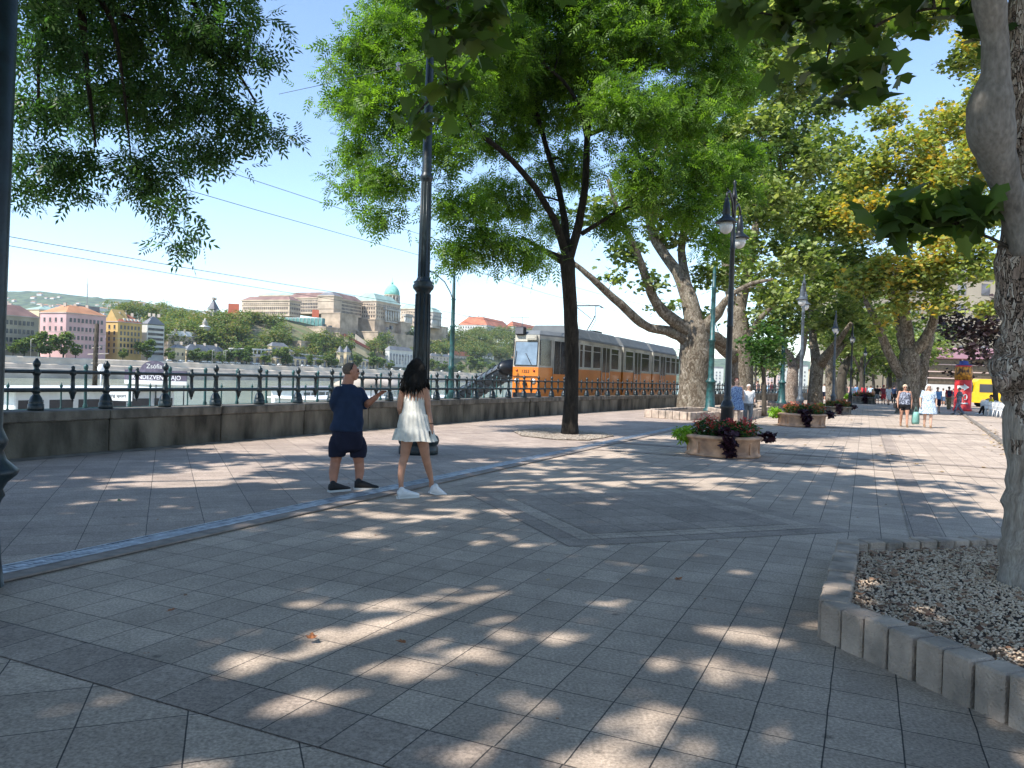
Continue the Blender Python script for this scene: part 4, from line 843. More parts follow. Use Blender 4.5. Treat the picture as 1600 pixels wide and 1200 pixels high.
# distant avenue trees
random.seed(9)
avl = [(1345, 85, 0), (1390, 92, 1), (1330, 105, 1), (1365, 120, 0), (1400, 130, 1), (1440, 100, 0), (1320, 90, 0), (1425, 145, 1), (1375, 160, 0), (1340, 140, 1), (1460, 125, 1), (1350, 200, 0), (1385, 220, 1), (1180, 130, 0), (1210, 150, 1)]
def proto_tree(label, lm, group, H=11, rad=4.5, n=9, dens=6, size=.45, kind='diamond', name='avenue_tree', seed=1, trunk=3.2, bark='dark', per=13):
    random.seed(seed); bl = []
    for k in range(n):
        an = random.uniform(0, 6.28); rr = rad*random.uniform(.2, .75); z = trunk+(H-trunk)*random.uniform(.12, .85); bl.append((Vector((rr*math.cos(an), rr*math.sin(an), z)), rad*random.uniform(.32, .5)))
    t = tree(name, label, [[(Vector((0, 0, 0)), .28), (Vector((.1, 0, trunk*.6)), .22), (Vector((0, .1, trunk)), .2), (Vector((.2, .1, H*.6)), .1)], [(Vector((0, .1, trunk*.9)), .14), (Vector((1.4, .5, trunk*1.5)), .08)], [(Vector((0, .1, trunk*.9)), .14), (Vector((-1.3, -.4, trunk*1.6)), .07)]], bl, BARK[bark], lm, kind, size, dens, per, .35, group=group, base=Vector((0, 0, 0)), twigs=True, twigr=.02)
    return t
ga = 'avenue trees far down the promenade'
pr = [proto_tree('leafy avenue tree far down the promenade beyond the crowd', LM['plane'], ga, seed=2), proto_tree('leafy avenue tree far down the promenade beyond the crowd', LM['far'], ga, seed=5)]
used = set()
for u, D, k in avl:
    loc = G(u, 600, 0); a_, _ = ray(u, 600); loc = Vector((a_*D, D, 0)); s_ = random.uniform(.85, 1.15)
    if k not in used: pr[k].location = loc; pr[k].scale = (s_,)*3; used.add(k)
    else: dup(pr[k], loc, random.uniform(0, 6), s_)
# shade trees standing behind / beside the viewer (they cast the dapples)
gs = 'plane trees beside and behind the viewer'
def shade_tree(x, y, H, rad, seed, lab, dens=7.2, z0=8.0, n=12, size=.34, tx=0, ty=0):
    random.seed(seed); b0 = Vector((x+tx, y+ty, 0)); bl = []; cc = Vector((x, y, 0))
    for k in range(n):
        an = random.uniform(0, 6.28); rr = rad*math.sqrt(random.uniform(.02, .9)); p = cc+Vector((rr*math.cos(an), rr*math.sin(an), 0)); p.z = max(random.uniform(z0, H), 1.5+.56*p.y+rad*.36); bl.append((p, rad*random.uniform(.27, .38)))
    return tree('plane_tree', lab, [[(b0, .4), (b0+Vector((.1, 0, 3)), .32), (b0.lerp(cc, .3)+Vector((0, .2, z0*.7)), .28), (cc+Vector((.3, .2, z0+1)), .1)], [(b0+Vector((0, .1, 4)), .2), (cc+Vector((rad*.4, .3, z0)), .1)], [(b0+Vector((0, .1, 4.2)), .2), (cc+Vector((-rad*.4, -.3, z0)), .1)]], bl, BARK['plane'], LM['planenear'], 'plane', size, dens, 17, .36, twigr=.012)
SHADE = [(-5.5, 1.5, 12, 5.0, 31, 'plane tree close behind the viewer to the left, its crown arching overhead', -2, -5), (1.5, -1.5, 12, 4.8, 32, 'plane tree directly behind the viewer shading the nearest slabs', 1, -4), (-9, -1.5, 11.5, 3.6, 39, 'tree between the two riverside trees behind the viewer', -1, -3), (-12, 5.5, 12.5, 4.6, 33, 'riverside tree left of the picture edge by the parapet', -3, -2), (-11, -4, 12.5, 5.2, 34, 'riverside tree well behind the viewer on the left', -1, -2), (4.5, 4.2, 13, 3.8, 35, 'tree to the right of the viewer in line with the knobbly plane', 5.5, -4), (-3.5, 8, 14, 3.8, 36, 'tall crown high above the couple rooted left of the picture', -9, -4), (-17, 1, 12.5, 4.8, 38, 'outermost tree on the river side left of the viewer', -1, -3)]
for x, y, H, rad, sd, lab, tx, ty in SHADE: shade_tree(x, y, H, rad, sd, lab, tx=tx, ty=ty)
# ---------------------------------------------------------------- right-hand foreground plane and its bed
NT = [[(1612, 985, 5.3, 66), (1608, 950, 5.35, 52), (1606, 900, 5.38, 42), (1606, 820, 5.4, 35), (1608, 720, 5.4, 31), (1608, 640, 5.4, 32), (1607, 617, 5.4, 37), (1606, 600, 5.4, 50), (1607, 575, 5.4, 52), (1609, 545, 5.4, 44), (1611, 500, 5.4, 40), (1607, 450, 5.4, 47), (1609, 410, 5.4, 48), (1614, 375, 5.4, 42), (1618, 300, 5.4, 40), (1612, 200, 5.42, 38), (1616, 80, 5.45, 42), (1620, -60, 5.5, 40), (1624, -300, 5.6, 30)]]
NL = [(1602, 400, 5.32, 20), (1588, 340, 5.3, 21), (1572, 290, 5.25, 22), (1559, 250, 5.2, 26), (1548, 205, 5.15, 34), (1547, 165, 5.13, 32), (1556, 110, 5.1, 20), (1554, 55, 5.1, 19), (1545, 0, 5.05, 23), (1540, -120, 5, 22), (1520, -300, 4.9, 16)]
nt = thing('plane_tree', 'knobbly plane trunk cut by the right edge of the picture, rooted in the gravel bed', 'tree', P(1608, 955, 5.35))
def limbmesh(lm, m_, name, nz, seed, n=28):
    pts = []; rad = []
    for p, q in zip(lm, lm[1:]):
        a, b = P(*p[:3]), P(*q[:3]); ra, rb = p[3]*p[2]/FPX, q[3]*q[2]/FPX; k = max(3, int((b-a).length/.05))
        for i in range(k): f = i/k; f2 = f*f*(3-2*f); pts.append(a.lerp(b, f)); rad.append(ra+(rb-ra)*f2)
    mm = MB(); mm.tube(pts, rad, n, nz=nz, seed=seed)
    if isinstance(m_, list):
        for i, f in enumerate(mm.f): c = mm.v[f[0]]; mm.m[i] = 1 if c[2] < 1.25+.35*mnoise.noise(Vector(c)*6) else 0
    return mm.build(name, m_, nt, world=True)
limbmesh(NT[0], [BARK['rough'], barkmat('lower_plane_bark', [(.3, (.2, .16, .125)), (.5, (.36, .31, .26)), (.62, (.42, .37, .31)), (.75, (.28, .235, .19))], (7, 7, 1.1), .8)], 'trunk', .22, 3); limbmesh(NL, BARK['smooth'], 'limb', .07, 8)
m = MB(); m.sphere(P(1566, 596, 5.22), (.055, .06, .07), 14, 9); m.sphere(P(1530, 165, 5.1), (.035, .04, .05), 12, 8); m.build('burl', BARK['rough'], nt, world=True)
near_blobs = [(1150, 20, 6.3, 40), (1230, 30, 6.3, 40), (1300, 50, 6.2, 45), (1370, 40, 6, 45), (1290, 110, 6.2, 30), (1350, 90, 6, 30), (1340, 135, 6.1, 22), (1420, 20, 6, 40), (1500, 15, 5.9, 40), (1400, 330, 5.6, 22), (1450, 325, 5.5, 28), (1510, 320, 5.4, 28), (1420, 350, 5.6, 16), (1490, 345, 5.4, 18),
              (700, 10, 6.5, 36), (760, -10, 6.5, 50), (860, -60, 6.5, 60), (960, -70, 6.4, 60), (1060, -60, 6.4, 60), (690, 60, 6.6, 26), (745, 40, 6.6, 24), (1150, -60, 6.3, 90), (1300, -60, 6, 90), (1450, -60, 6, 90), (700, 130, 6.8, 16), (1550, 40, 5.7, 24), (1180, -200, 6.3, 130), (950, -180, 6.4, 130), (1400, -200, 6, 130), (650, 180, 6.9, 10), (1268, 20, 6.2, 26)]
near_b = [(P(u, v, D), r*D/FPX) for u, v, D, r in near_blobs]
cs_, ls_ = clusters([(tuple(c), r) for c, r in near_b], 30, .11, 7, flatz=.6)
m = MB(); anc = [P(1560, 0, 5.05), P(1556, -120, 5), P(1604, 400, 5.3), P(1616, 80, 5.4)]
hub = [P(1400, -90, 5.8), P(1200, -110, 6.2), P(1000, -110, 6.4), P(800, -90, 6.5)]
m.tube([P(1550, -220, 5), P(1500, -160, 5.4)]+hub+[P(700, -30, 6.6), P(680, 60, 6.7)], [.06, .05, .045, .038, .03, .025, .016, .008], 8)
sk_ = [tuple(p) for p in anc+hub+[P(700, -30, 6.6)]]
for c, r in near_b:
    k = min(range(len(sk_)), key=lambda i: (Vector(sk_[i])-c).length); pts = bez(Vector(sk_[k]), c, Vector((0, 0, .06)), 4); m.tube(pts, [.014, .011, .009, .007, .005], 6)
    for p in pts[2:]: sk_.append(tuple(p))
sa = np.array(sk_)
for c in cs_[::2]:
    k = int(np.argmin(((sa-c)**2).sum(1))); m.tube([Vector(sa[k]), (Vector(sa[k])+Vector(c))/2+Vector((0, 0, .03)), Vector(c)], [.004, .003, .002], 4)
m.build('branches', BARK['dark'], nt, world=True)
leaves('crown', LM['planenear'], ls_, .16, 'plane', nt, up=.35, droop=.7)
# bed
bed = thing('planting_bed_edging', 'octagonal edging of upright grey concrete blocks round the right-hand gravel bed', 'edging', ST(5.9, 1.9))
OCT = [(3.25, 1.45), (4.92, -.2), (6.95, -.16), (8.35, 1.55), (8.35, 4.0), (6.9, 5.2), (4.6, 5.2), (3.1, 4.0)]
random.seed(4); nb_ = 0
for i in range(8):
    a, b = OCT[i], OCT[(i+1) % 8]; A_, B_ = ST(*a), ST(*b); L = (B_-A_).length; d = (B_-A_)/L; nn = max(1, round(L/.165)); nin = Vector((d.y, -d.x, 0))
    if i in (4, 5, 6): nn = max(1, nn//2)
    rz = math.atan2(d.y, d.x)
    for k in range(nn):
        if nb_ >= 98: break
        wd = L/nn; c = A_+d*(wd*(k+.5))-nin*(-.075)+Vector((random.uniform(-.004, .004), random.uniform(-.004, .004), .10+random.uniform(-.006, .006)))
        m = MB(); m.bbox((0, 0, 0), (wd-.016, .17, .26), e=.01); o = m.build('block', M['block'], bed); o.location = WM[bed.name].inverted() @ c; o.rotation_euler = (random.uniform(-.012, .012), random.uniform(-.012, .012), rz+random.uniform(-.02, .02)); nb_ += 1
inner = []
cen = Vector((sum(p[0] for p in OCT)/8, sum(p[1] for p in OCT)/8))
for p in OCT: q = Vector(p); q = cen+(q-cen)*.955; inner.append((q.x, q.y))
poly_sheet('bed_soil', stp(inner), .15, M['soil'])
def inpoly(s, t, poly):
    c = False
    for i in range(len(poly)):
        (x1, y1), (x2, y2) = poly[i], poly[i-1]
        if (y1 > t) != (y2 > t) and s < (x2-x1)*(t-y1)/(y2-y1)+x1: c = not c
    return c
def stones(name, label, poly, z, n, size, m_, heap=0.):
    s0, s1 = min(p[0] for p in poly), max(p[0] for p in poly); t0, t1 = min(p[1] for p in poly), max(p[1] for p in poly)
    pts = []
    while len(pts) < n:
        s, t = random.uniform(s0, s1), random.uniform(t0, t1)
        if inpoly(s, t, poly): v = ST(s, t, z+random.uniform(0, size*.5)+heap); pts.append(v)
    T = np.array([(1, 0, 0), (0, 1, 0), (-1, 0, 0), (0, -1, 0), (0, 0, .8), (0, 0, -.8), (.6, .6, .4), (-.6, -.5, .5)]); Fc = [(0, 6, 4), (6, 1, 4), (1, 2, 4), (2, 7, 4), (7, 3, 4), (3, 0, 4), (0, 1, 6), (2, 3, 7), (1, 0, 5), (2, 1, 5), (3, 2, 5), (0, 3, 5)]
    N = len(pts); p = np.array([tuple(v) for v in pts]); sz = size*RNG.uniform(.5, 1.3, (N, 3))*.5; an = RNG.uniform(0, 6.28, N); V = T[None]*sz[:, None, :]
    X = V[..., 0]*np.cos(an)[:, None]-V[..., 1]*np.sin(an)[:, None]; Y = V[..., 0]*np.sin(an)[:, None]+V[..., 1]*np.cos(an)[:, None]; V = np.stack([X, Y, V[..., 2]], -1)+p[:, None, :]
    loops = (np.arange(N)[:, None]*8+np.array(Fc).ravel()[None]).ravel(); nf = N*len(Fc)
    me = bpy.data.meshes.new(name); me.vertices.add(N*8); me.vertices.foreach_set('co', V.ravel().astype(np.float32)); me.loops.add(nf*3); me.loops.foreach_set('vertex_index', loops.astype(np.int32))
    me.polygons.add(nf); me.polygons.foreach_set('loop_start', (np.arange(nf)*3).astype(np.int32)); me.polygons.foreach_set('loop_total', np.full(nf, 3, np.int32)); me.update(calc_edges=True)
    at = me.attributes.new('rnd', 'FLOAT', 'FACE'); at.data.foreach_set('value', np.repeat(RNG.uniform(0, 1, N), len(Fc)).astype(np.float32)); me.materials.append(m_)
    o = bpy.data.objects.new(name, me); sc.collection.objects.link(o); return tag(o, label, 'gravel', kind='stuff')
gm = leafmat('gravel', [(.55, .39, .26), (.7, .53, .38), (.82, .67, .5), (.62, .43, .29)], 0, .85, .9)
lm_ = leafmat('leaf_litter', [(.13, .065, .04), (.24, .13, .07), (.34, .2, .12)], 0, .85, 2)
stones('gravel', 'pale crushed gravel and wood chips filling the right-hand bed', inner, .155, 62000, .019, gm)
edge = [p for p in inner]
pts = []
while len(pts) < 1100:
    i = random.randrange(0, 4); a, b = inner[i], inner[(i+1) % 8]; f = random.random(); g = abs(random.gauss(0, .22)); q = Vector(a).lerp(Vector(b), f).lerp(cen, min(.6, g)); pts.append(tuple(ST(q.x, q.y, .178+random.uniform(0, .02))))
tag(leaves('leaf_litter', lm_, pts, .045, 'diamond', up=2.5), 'brown leaf litter and bark chips along the inside of the block edging', 'litter', kind='stuff')
# loose leaves on the paving
lfm = [mat('dry_leaf', (.36, .13, .04), .7, col2=(.15, .06, .03), scale=30), mat('tan_leaf', (.42, .3, .16), .7, scale=30), mat('green_leaf', (.1, .2, .05), .6, scale=30)]
T_, F_ = tmpl('plane'); sp = [(262, 962, 0, 'curled brown leaf on the paving at the left, alone near the sunlit streak'), (486, 1006, 0, 'small dark red leaf lying in a light patch left of the orange leaf'), (633, 1012, 0, 'orange-brown curled leaf on the foreground slabs'), (229, 1029, 0, 'tiny reddish leaf on the dark slab band at the left'), (1057, 912, 0, 'small orange-red leaf on the slabs right of centre'), (187, 787, 2, 'small green leaf on the river-side paving'), (1223, 786, 1, 'tan leaf lying between diamond and planting bed'), (284, 930, 1, 'pale scrap of leaf in the shaded slabs at the left'), (855, 913, 1, 'small olive leaf on a slab joint near the centre'), (1108, 729, 0, 'rusty leaf just in front of the nearest planter')]
for i, (u, v, k, lab) in enumerate(sp):
    s_ = .055 if i not in (3, 7, 8) else .03; m = MB(); m.add([(x*s_, y*s_, (.25*abs(y)+.3*x*x)*s_+.028) for x, y, z in T_], F_); o = m.build('fallen_leaf', lfm[k]); o.location = G(u, v); o.rotation_euler = (0, 0, i*1.7); tag(o, lab, 'leaf')
m = MB(); first = None
for k in range(60):
    s, t = random.uniform(14, 44), random.uniform(-4.5, 6.5)
    if first is None:
        m.add([(x*.09, y*.09, (.3*abs(y))*.09+.01) for x, y, z in T_], F_); first = m.build('fallen_leaf', lfm[1]); first.location = ST(s, t); tag(first, 'yellow-brown leaf scattered on the sunny paving beyond the first planter', 'leaf', 'fallen leaves scattered on the far paving'); o = first
    else: o = first.copy(); sc.collection.objects.link(o); o.location = ST(s, t); o.rotation_euler = (0, 0, random.uniform(0, 6))
pts = [tuple(ST(random.uniform(1.5, 30), random.uniform(-11.3, 5), .012)) for k in range(420)]
tag(leaves('paving_litter', lm_, pts, .022, 'diamond', up=4, var=.6), 'tiny dry leaf scraps and grit scattered over the slabs', 'litter', kind='stuff')
# ---------------------------------------------------------------- tree foot gravel, kerbed bed of the big plane
g1 = [tuple((toS := (lambda p: (p.x*SN+p.y*CS, p.x*CS-p.y*SN)))(G(u, v))) for u, v in ((800, 674), (855, 670), (940, 677), (960, 682), (920, 689), (870, 688), (815, 682))]
poly_sheet('tree_pit', [ST(*p) for p in g1], .012, M['soil']); stones('gravel', 'pale gravel patch round the foot of the slim ash tree', g1, .016, 8000, .035, leafmat('dull_gravel', [(.24, .19, .15), (.36, .3, .24), (.44, .38, .31)], 0, .85, .9))
def kerbed(name, lab, poly, h, nlab, step=.25, par='stone_wall'):
    t_ = thing(name, lab, 'edging', ST(*poly[0])); c_ = Vector((sum(p[0] for p in poly)/len(poly), sum(p[1] for p in poly)/len(poly)))
    for a, b in zip(poly, poly[1:]+poly[:1]):
        A_, B_ = ST(*a), ST(*b); L = (B_-A_).length; d = (B_-A_)/L; nn = max(1, int(L/step))
        for k in range(nn):
            m = MB(); m.bbox(A_+d*(L/nn*(k+.5))+Vector((0, 0, h/2)), (L/nn-.02, .2, h+random.uniform(-.02, .02)), math.atan2(d.y, d.x), e=.015); m.build('block', M['block'], t_, world=True)
    poly_sheet('bed_soil', [ST(*(c_+(Vector(p)-c_)*.95)) for p in poly], h*.7, M['soil'])
def st_of(u, v): p = G(u, v); return (p.x*SN+p.y*CS, p.x*CS-p.y*SN)
pa_, pb_, pc_ = st_of(1010, 652), st_of(1075, 657), st_of(1148, 656)
kerbed('planting_bed_edging', 'ring of upright stone blocks round the massive plane tree in the middle distance', [pa_, pb_, pc_, (pc_[0]+3.2, pc_[1]+.6), (pc_[0]+4.8, pc_[1]-1.5), (pa_[0]+5, pa_[1]+.5)], .33, 0, .33)
q0 = st_of(1150, 660); kerbed('planting_bed_edging', 'grey block-edged bed beside the young tree, behind the walking women', [q0, st_of(1200, 648), (st_of(1200, 648)[0]+3, st_of(1200, 648)[1]-1), (q0[0]+5, q0[1]-2)], .4, 0, .6)
q0 = st_of(1185, 636); kerbed('planting_bed_edging', 'low stone-edged bed at the foot of the gnarled forked plane', [q0, st_of(1250, 642), (st_of(1250, 642)[0]+5, st_of(1250, 642)[1]-.6), (q0[0]+5, q0[1]-.6)], .35, 0, .8)
# ---------------------------------------------------------------- lamp posts
def lampprof(H=5.4): return [(0, .2), (.08, .2), (.1, .15), (.5, .14), (.9, .125), (.95, .15), (1.0, .13), (1.06, .105), (1.1, .075), (1.15, .09), (1.19, .07), (2.6, .06), (2.63, .075), (2.67, .06), (H-1.2, .05), (H-1.17, .065), (H-1.13, .05), (H-.15, .045), (H-.12, .07), (H-.05, .05), (H+.12, .02), (H+.2, .035), (H+.26, .005)]
def make_lamp(label, mat_, group, H=5.4, arm=.88):
    t = thing('lamp_post', label, 'lamp', (0, 0, 0), 0, group)
    MB().lathe(lampprof(H), n=14).build('post', mat_, t)
    for s_ in (-1, 1):
        m = MB(); pts = [Vector((0, 0, H-.55)), Vector((0, s_*.25, H-.25)), Vector((0, s_*.6, H-.12)), Vector((0, s_*arm, H-.22)), Vector((0, s_*arm, H-.35))]; m.tube(pts, .022, 8)
        m.tube([Vector((0, 0, H-.12)), Vector((0, s_*arm*.95, H-.14))], .014, 6)
        a = m.build('arm', mat_, t)
        l_ = MB().lathe([(H-.3, .02), (H-.34, .05), (H-.38, .04), (H-.42, .06), (H-.62, .085), (H-.66, .07), (H-.7, .1), (H-.78, .2), (H-.8, .215), (H-.81, .2), (H-.805, .1)], (0, s_*arm, 0), 16).build('lamp_shade', mat_, t)
        MB().lathe([(H-.8, .13), (H-.9, .135), (H-.98, .1), (H-1.02, .04), (H-1.025, .005)], (0, s_*arm, 0), 14).build('lamp_glass', M['glass'], l_)
    return t
gl = 'double-armed lamp posts along the promenade'
L1 = make_lamp('black double-armed lamp post rising from the nearest flower planter', M['iron_black'], gl)
def cenfar(u, v, ex=.8): p = G(u, v); d = Vector((p.x, p.y, 0)).normalized(); return p+d*ex
C1_ = cenfar(1129, 717); L1.location = C1_+Vector((.06, 0, .05)); L1.rotation_euler = (0, 0, AXROT)
L1.scale = (1, 1, 1)
C2_ = cenfar(1252, 668, .9); C3_ = cenfar(1307, 648, .9)
lam = [(C2_, 'M', 'grey double-armed lamp post behind the orange-flowered second planter'), (C3_, 'M', 'grey double-armed lamp post rising at the third planter')]
L2 = make_lamp(lam[0][2], M['grey_iron'], gl); L2.location = C2_+Vector((.15, .6, 0)); L2.rotation_euler = (0, 0, AXROT)
L3 = dup(L2, C3_+Vector((0, .5, 0)), AXROT, label=lam[1][2])
for u, D, lab in ((1329, 50, 'dark slim lamp post left of the fourth planter'), (1350, 70, 'dark lamp post in front of the crowd, right of the fourth planter'), (1379, 95, 'distant lamp post between the crowd and the big plane'), (1396, 120, 'farthest small lamp post beside the fan-limbed plane')):
    a_, _ = ray(u, 610); dup(L1, Vector((a_*D, D, 0)), AXROT, label=lab)
# teal poles
def teal_pole(u, v, D, H, lab, r=.14, z0=0.):
    t = thing('utility_pole', lab, 'pole', P(u, v, D)); k = r/.14
    MB().lathe([(0, .34*k), (.1, .36*k), (.2, .3*k), (.28, .24*k), (.9, .2*k), (1.35, .18*k), (1.4, .24*k), (1.46, .25*k), (1.5, .18*k), (1.6, .14*k), (3.2, .125*k), (3.25, .17*k), (3.32, .17*k), (3.36, .115*k), (5.6, .1*k), (5.65, .14*k), (5.7, .09*k), (H, .07*k)], n=16).build('pole', M['teal_iron'], t)
    return t
teal_pole(1109, 646, 34.5, 6.6, 'teal cast-iron pole between the massive plane trunk and the flowered lamp post', .13)
teal_pole(1221, 632, 50, 6.6, 'teal cast-iron pole beside the gnarled forked plane', .14)
teal_pole(1193, 618, 90, 7, 'faint distant teal pole seen over the crowd by the young tree', .12)
tp = thing('street_lamp', 'teal tram-stop lamp on a curved arm left of the tram', 'lamp', ST(28.4, -15.9, .02))
MB().lathe([(0, .2), (.8, .18), (.9, .15), (1.72, .115), (1.78, .16), (1.85, .11), (3.45, .095), (3.5, .13), (3.56, .085), (4.6, .075), (4.64, .1), (4.7, .07), (5.75, .055), (5.85, .02)], n=14).build('pole', M['teal_iron'], tp)
dv = (P(737, 430, 30.3)-P(777, 430, 32.0)); dv.z = 0
m = MB(); m.tube([Vector((0, 0, 4.55)), Vector((0, 0, 4.9))+dv*.12, Vector((0, 0, 5.3))+dv*.35, Vector((0, 0, 5.55))+dv*.7, Vector((0, 0, 5.6))+dv], .022, 6); m.tube([Vector((0, 0, 5.62)), Vector((0, 0, 5.62))+dv], .018, 6); m.build('arm', M['teal_iron'], tp)
l_ = MB().lathe([(5.62, .03), (5.4, .035), (5.3, .06), (5.1, .08), (5.05, .12), (4.95, .22), (4.92, .2), (4.93, .05)], dv, 14).build('lamp_shade', M['teal_iron'], tp)
MB().lathe([(4.93, .13), (4.82, .13), (4.72, .06), (4.7, .01)], dv, 12).build('lamp_glass', M['glass'], l_)
# big near posts
t = thing('tram_wire_post', 'tall dark cast-iron post with ringed collar behind the couple', 'post', G(650, 712)+Vector((.0, .35, 0)))
H_ = WM[t.name].translation; D_ = H_.y
MB().lathe([(0, .36), (.03, .37), (.12, .37), (.16, .34), (.2, .37), (.26, .385), (.33, .36), (.38, .27), (.42, .2), (.5, .17), (1.0, .155), (1.05, .15), (3.0, .128), (3.05, .16), (3.08, .19), (3.13, .2), (3.17, .17), (3.2, .19), (3.23, .14), (3.3, .11), (5.05, .092), (5.1, .11), (5.15, .13), (5.2, .1), (5.24, .09), (8.8, .06), (9.2, .05)], n=24).build('post', M['iron'], t)
m = MB()
for k in range(10):
    an = 2*math.pi*k/10; m.tube([Vector((math.cos(an)*.152, math.sin(an)*.152, 1.06)), Vector((math.cos(an)*.13, math.sin(an)*.13, 2.98))], .016, 5)
    m.tube([Vector((math.cos(an)*.105, math.sin(an)*.105, 3.3)), Vector((math.cos(an)*.09, math.sin(an)*.09, 5.05))], .011, 5)
m.build('fluting', M['iron'], t)
t = thing('tram_wire_post', 'dark post with bulging collar cut by the left edge of the picture', 'post', Vector((*P(-31, 919, 5.05).xy, 0)))
zb = 0
pf = [(0, .16), (.3, .15), (.6, .11), (.95, .085), (1.0, .1), (1.03, .12), (1.07, .105), (1.12, .13), (1.17, .185), (1.2, .195), (1.22, .17), (1.27, .12), (1.33, .1), (1.37, .12), (1.4, .125), (1.43, .11), (1.48, .09), (2, .086), (6.5, .075)]
zs = P(-12, 735, 5.05).z-zb-1.2
m = MB(); m.lathe([(z+zs*(1 if z > .1 else 0), r) for z, r in pf], n=20); o = m.build('post', M['iron'], t)
o.rotation_euler = (0, .016, 0)
# ---------------------------------------------------------------- overhead wires
def wire(name, lab, pts, r=.007, cat='wire', m_=None): 
    m = MB(); m.tube(pts, r, 4); return tag(m.build(name, m_ or M['iron_black']), lab, cat)
def wl_st(t0, z0, s0=-30, s1=70, bend=9):
    pts = []
    for s in np.linspace(s0, s1, 28): t_ = t0+(max(0, s-30)**1.6)*.012; pts.append(ST(s, t_, z0-.12*math.sin((s % 25)/25*math.pi)))
    return pts
wire('contact_wire', 'overhead tram contact wire crossing the sky above the palace', wl_st(-13.7, 5.5))
wire('messenger_wire', 'upper overhead wire crossing the sky highest above the palace', wl_st(-14, 6.3))
wire('feeder_cable', 'upper of two near-parallel thin wires sloping down over the left sky', wl_st(-16, 4.15), .007)
wire('feeder_cable', 'lower of two near-parallel thin wires sloping down over the left sky', [p+Vector((0, 0, -.02*abs(i-3))) for i, p in enumerate(wl_st(-16, 4.12))], .006)
wire('span_wire', 'short span wire running from the collared post up to the left through the leaves', [P(436, 147, 22), P(510, 131, 18.5), P(590, 112, 15.5), P(662, 92, 13.6)], .008)
m = MB(); m.lathe([(-.08, .02), (-.05, .045), (0, .02), (.05, .045), (.08, .02)], P(622, 104, 14.6), 8); tag(m.build('insulator', M['white']), 'small pale insulator on the span wire left of the collared post', 'insulator')
# ================================================================ TRAM
def sOf(u, v, t=-12.7):
    r, _ = ray(u, v); return (-t*CS-r*(-t)*(-SN)*-1)/(SN-r*CS) if 0 else (-(t*CS)-r*(t*SN))/(SN-r*CS)
TS0 = 31.5; tram = thing('tram', 'orange and white articulated tram with raised pantograph passing behind the railing', 'tram', ST(TS0, -13.85, .06), AXROT)
MT = dict(orange=mat('tram_orange', (.62, .17, .012), .35, var=.08, scale=.9, coat=.3), white=mat('tram_white', (.46, .43, .36), .5, var=.1, scale=1.2, col2=(.27, .25, .21)), roofg=mat('tram_roof', (.14, .15, .155), .6, scale=2, col2=(.13, .14, .145)), pane=mat('tram_pane', (.03, .034, .04), .12, var=.3, scale=1.5, spec=.7), black=mat('tram_black', (.02, .02, .022), .6), wind=mat('windscreen', (.19, .25, .31), .1, var=.15, scale=2, spec=.8))
def ysec(u, v): return sOf(u, v)-TS0
def prism(m, plan, z0, z1, mi=0, top=None):
    top = top or plan; m.loft([[Vector((x, y, z0)) for x, y in plan], [Vector((x, y, z1)) for x, y in top]], mi, False)
secs = [(0, 10.95, True, False), (11.35, 17.75, False, False), (18.1, 26.7, False, True)]
W_ = 1.15
for si, (y0, y1, nose, tail) in enumerate(secs):
    a = .62 if nose else W_; b = .62 if tail else W_; ya = y0+(2.1 if nose else .02); yb = y1-(1.6 if tail else .02)
    plan = [(-a, y0), (a, y0), (W_, ya), (W_, yb), (b, y1), (-b, y1), (-W_, yb), (-W_, ya)]
    m = MB(); prism(m, plan, .42, 1.88); m.build('lower_body', MT['orange'], tram)
    tp_ = [(x*(1 if abs(x) > 1 else .95), y+(.12 if (nose and y == y0) else 0)) for x, y in plan]
    m = MB(); prism(m, [(x*1.002, y) for x, y in plan], 1.88, 3.32, top=tp_); m.build('upper_body', MT['white'], tram)
    m = MB(); prism(m, [(x*1.015, y) for x, y in tp_], 3.3, 3.36); prism(m, [(x*.97, y+(.1 if nose and y == y0 else 0)) for x, y in tp_], 3.36, 3.55, top=[(x*.8, min(max(y, y0+.5), y1-.3)) for x, y in tp_]); m.build('roof', MT['roofg'], tram)
    # roof equipment housings with sloping sides
    m = MB(); seg = [(y0+2.6, y1-.25)] if nose else [(y0+.15, y1-(1.2 if tail else .15))]
    for q0_, q1_ in seg:
        n_ = max(1, int((q1_-q0_)/1.6)); dl = (q1_-q0_)/n_
        for k in range(n_):
            c0, c1 = q0_+k*dl+.02, q0_+(k+1)*dl-.02
            m.loft([[Vector((x, y, 3.42)) for x, y in ((-1.08, c0), (1.08, c0), (1.08, c1), (-1.08, c1))], [Vector((x, y, 3.88)) for x, y in ((-.78, c0), (.78, c0), (.78, c1), (-.78, c1))], [Vector((x, y, 3.93)) for x, y in ((-.7, c0), (.7, c0), (.7, c1), (-.7, c1))]], 0, False)
    m.build('roof_housing', MT['roofg'], tram)
    m = MB(); prism(m, [(x*.93, y) for x, y in plan], .12, .42); m.build('underframe', MT['black'], tram)
    for yb_ in ([y0+3, y1-.6] if nose else ([y1-2.5] if tail else [])):
        m = MB(); m.box((0, yb_, .28), (1.5, 1.9, .3)); 
        for dy in (-.7, .7):
            for sx in (-.75, .75): m.tube([(sx-.06, yb_+dy, .3), (sx+.06, yb_+dy, .3)], .3, 16)
        m.build('bogie', MT['black'], tram)
m = MB(); prism(m, [(-1.02, 10.9), (1.02, 10.9), (1.02, 11.4), (-1.02, 11.4)], .5, 3.3); prism(m, [(-1.02, 17.7), (1.02, 17.7), (1.02, 18.15), (-1.02, 18.15)], .5, 3.3); m.build('bellows', MT['black'], tram)
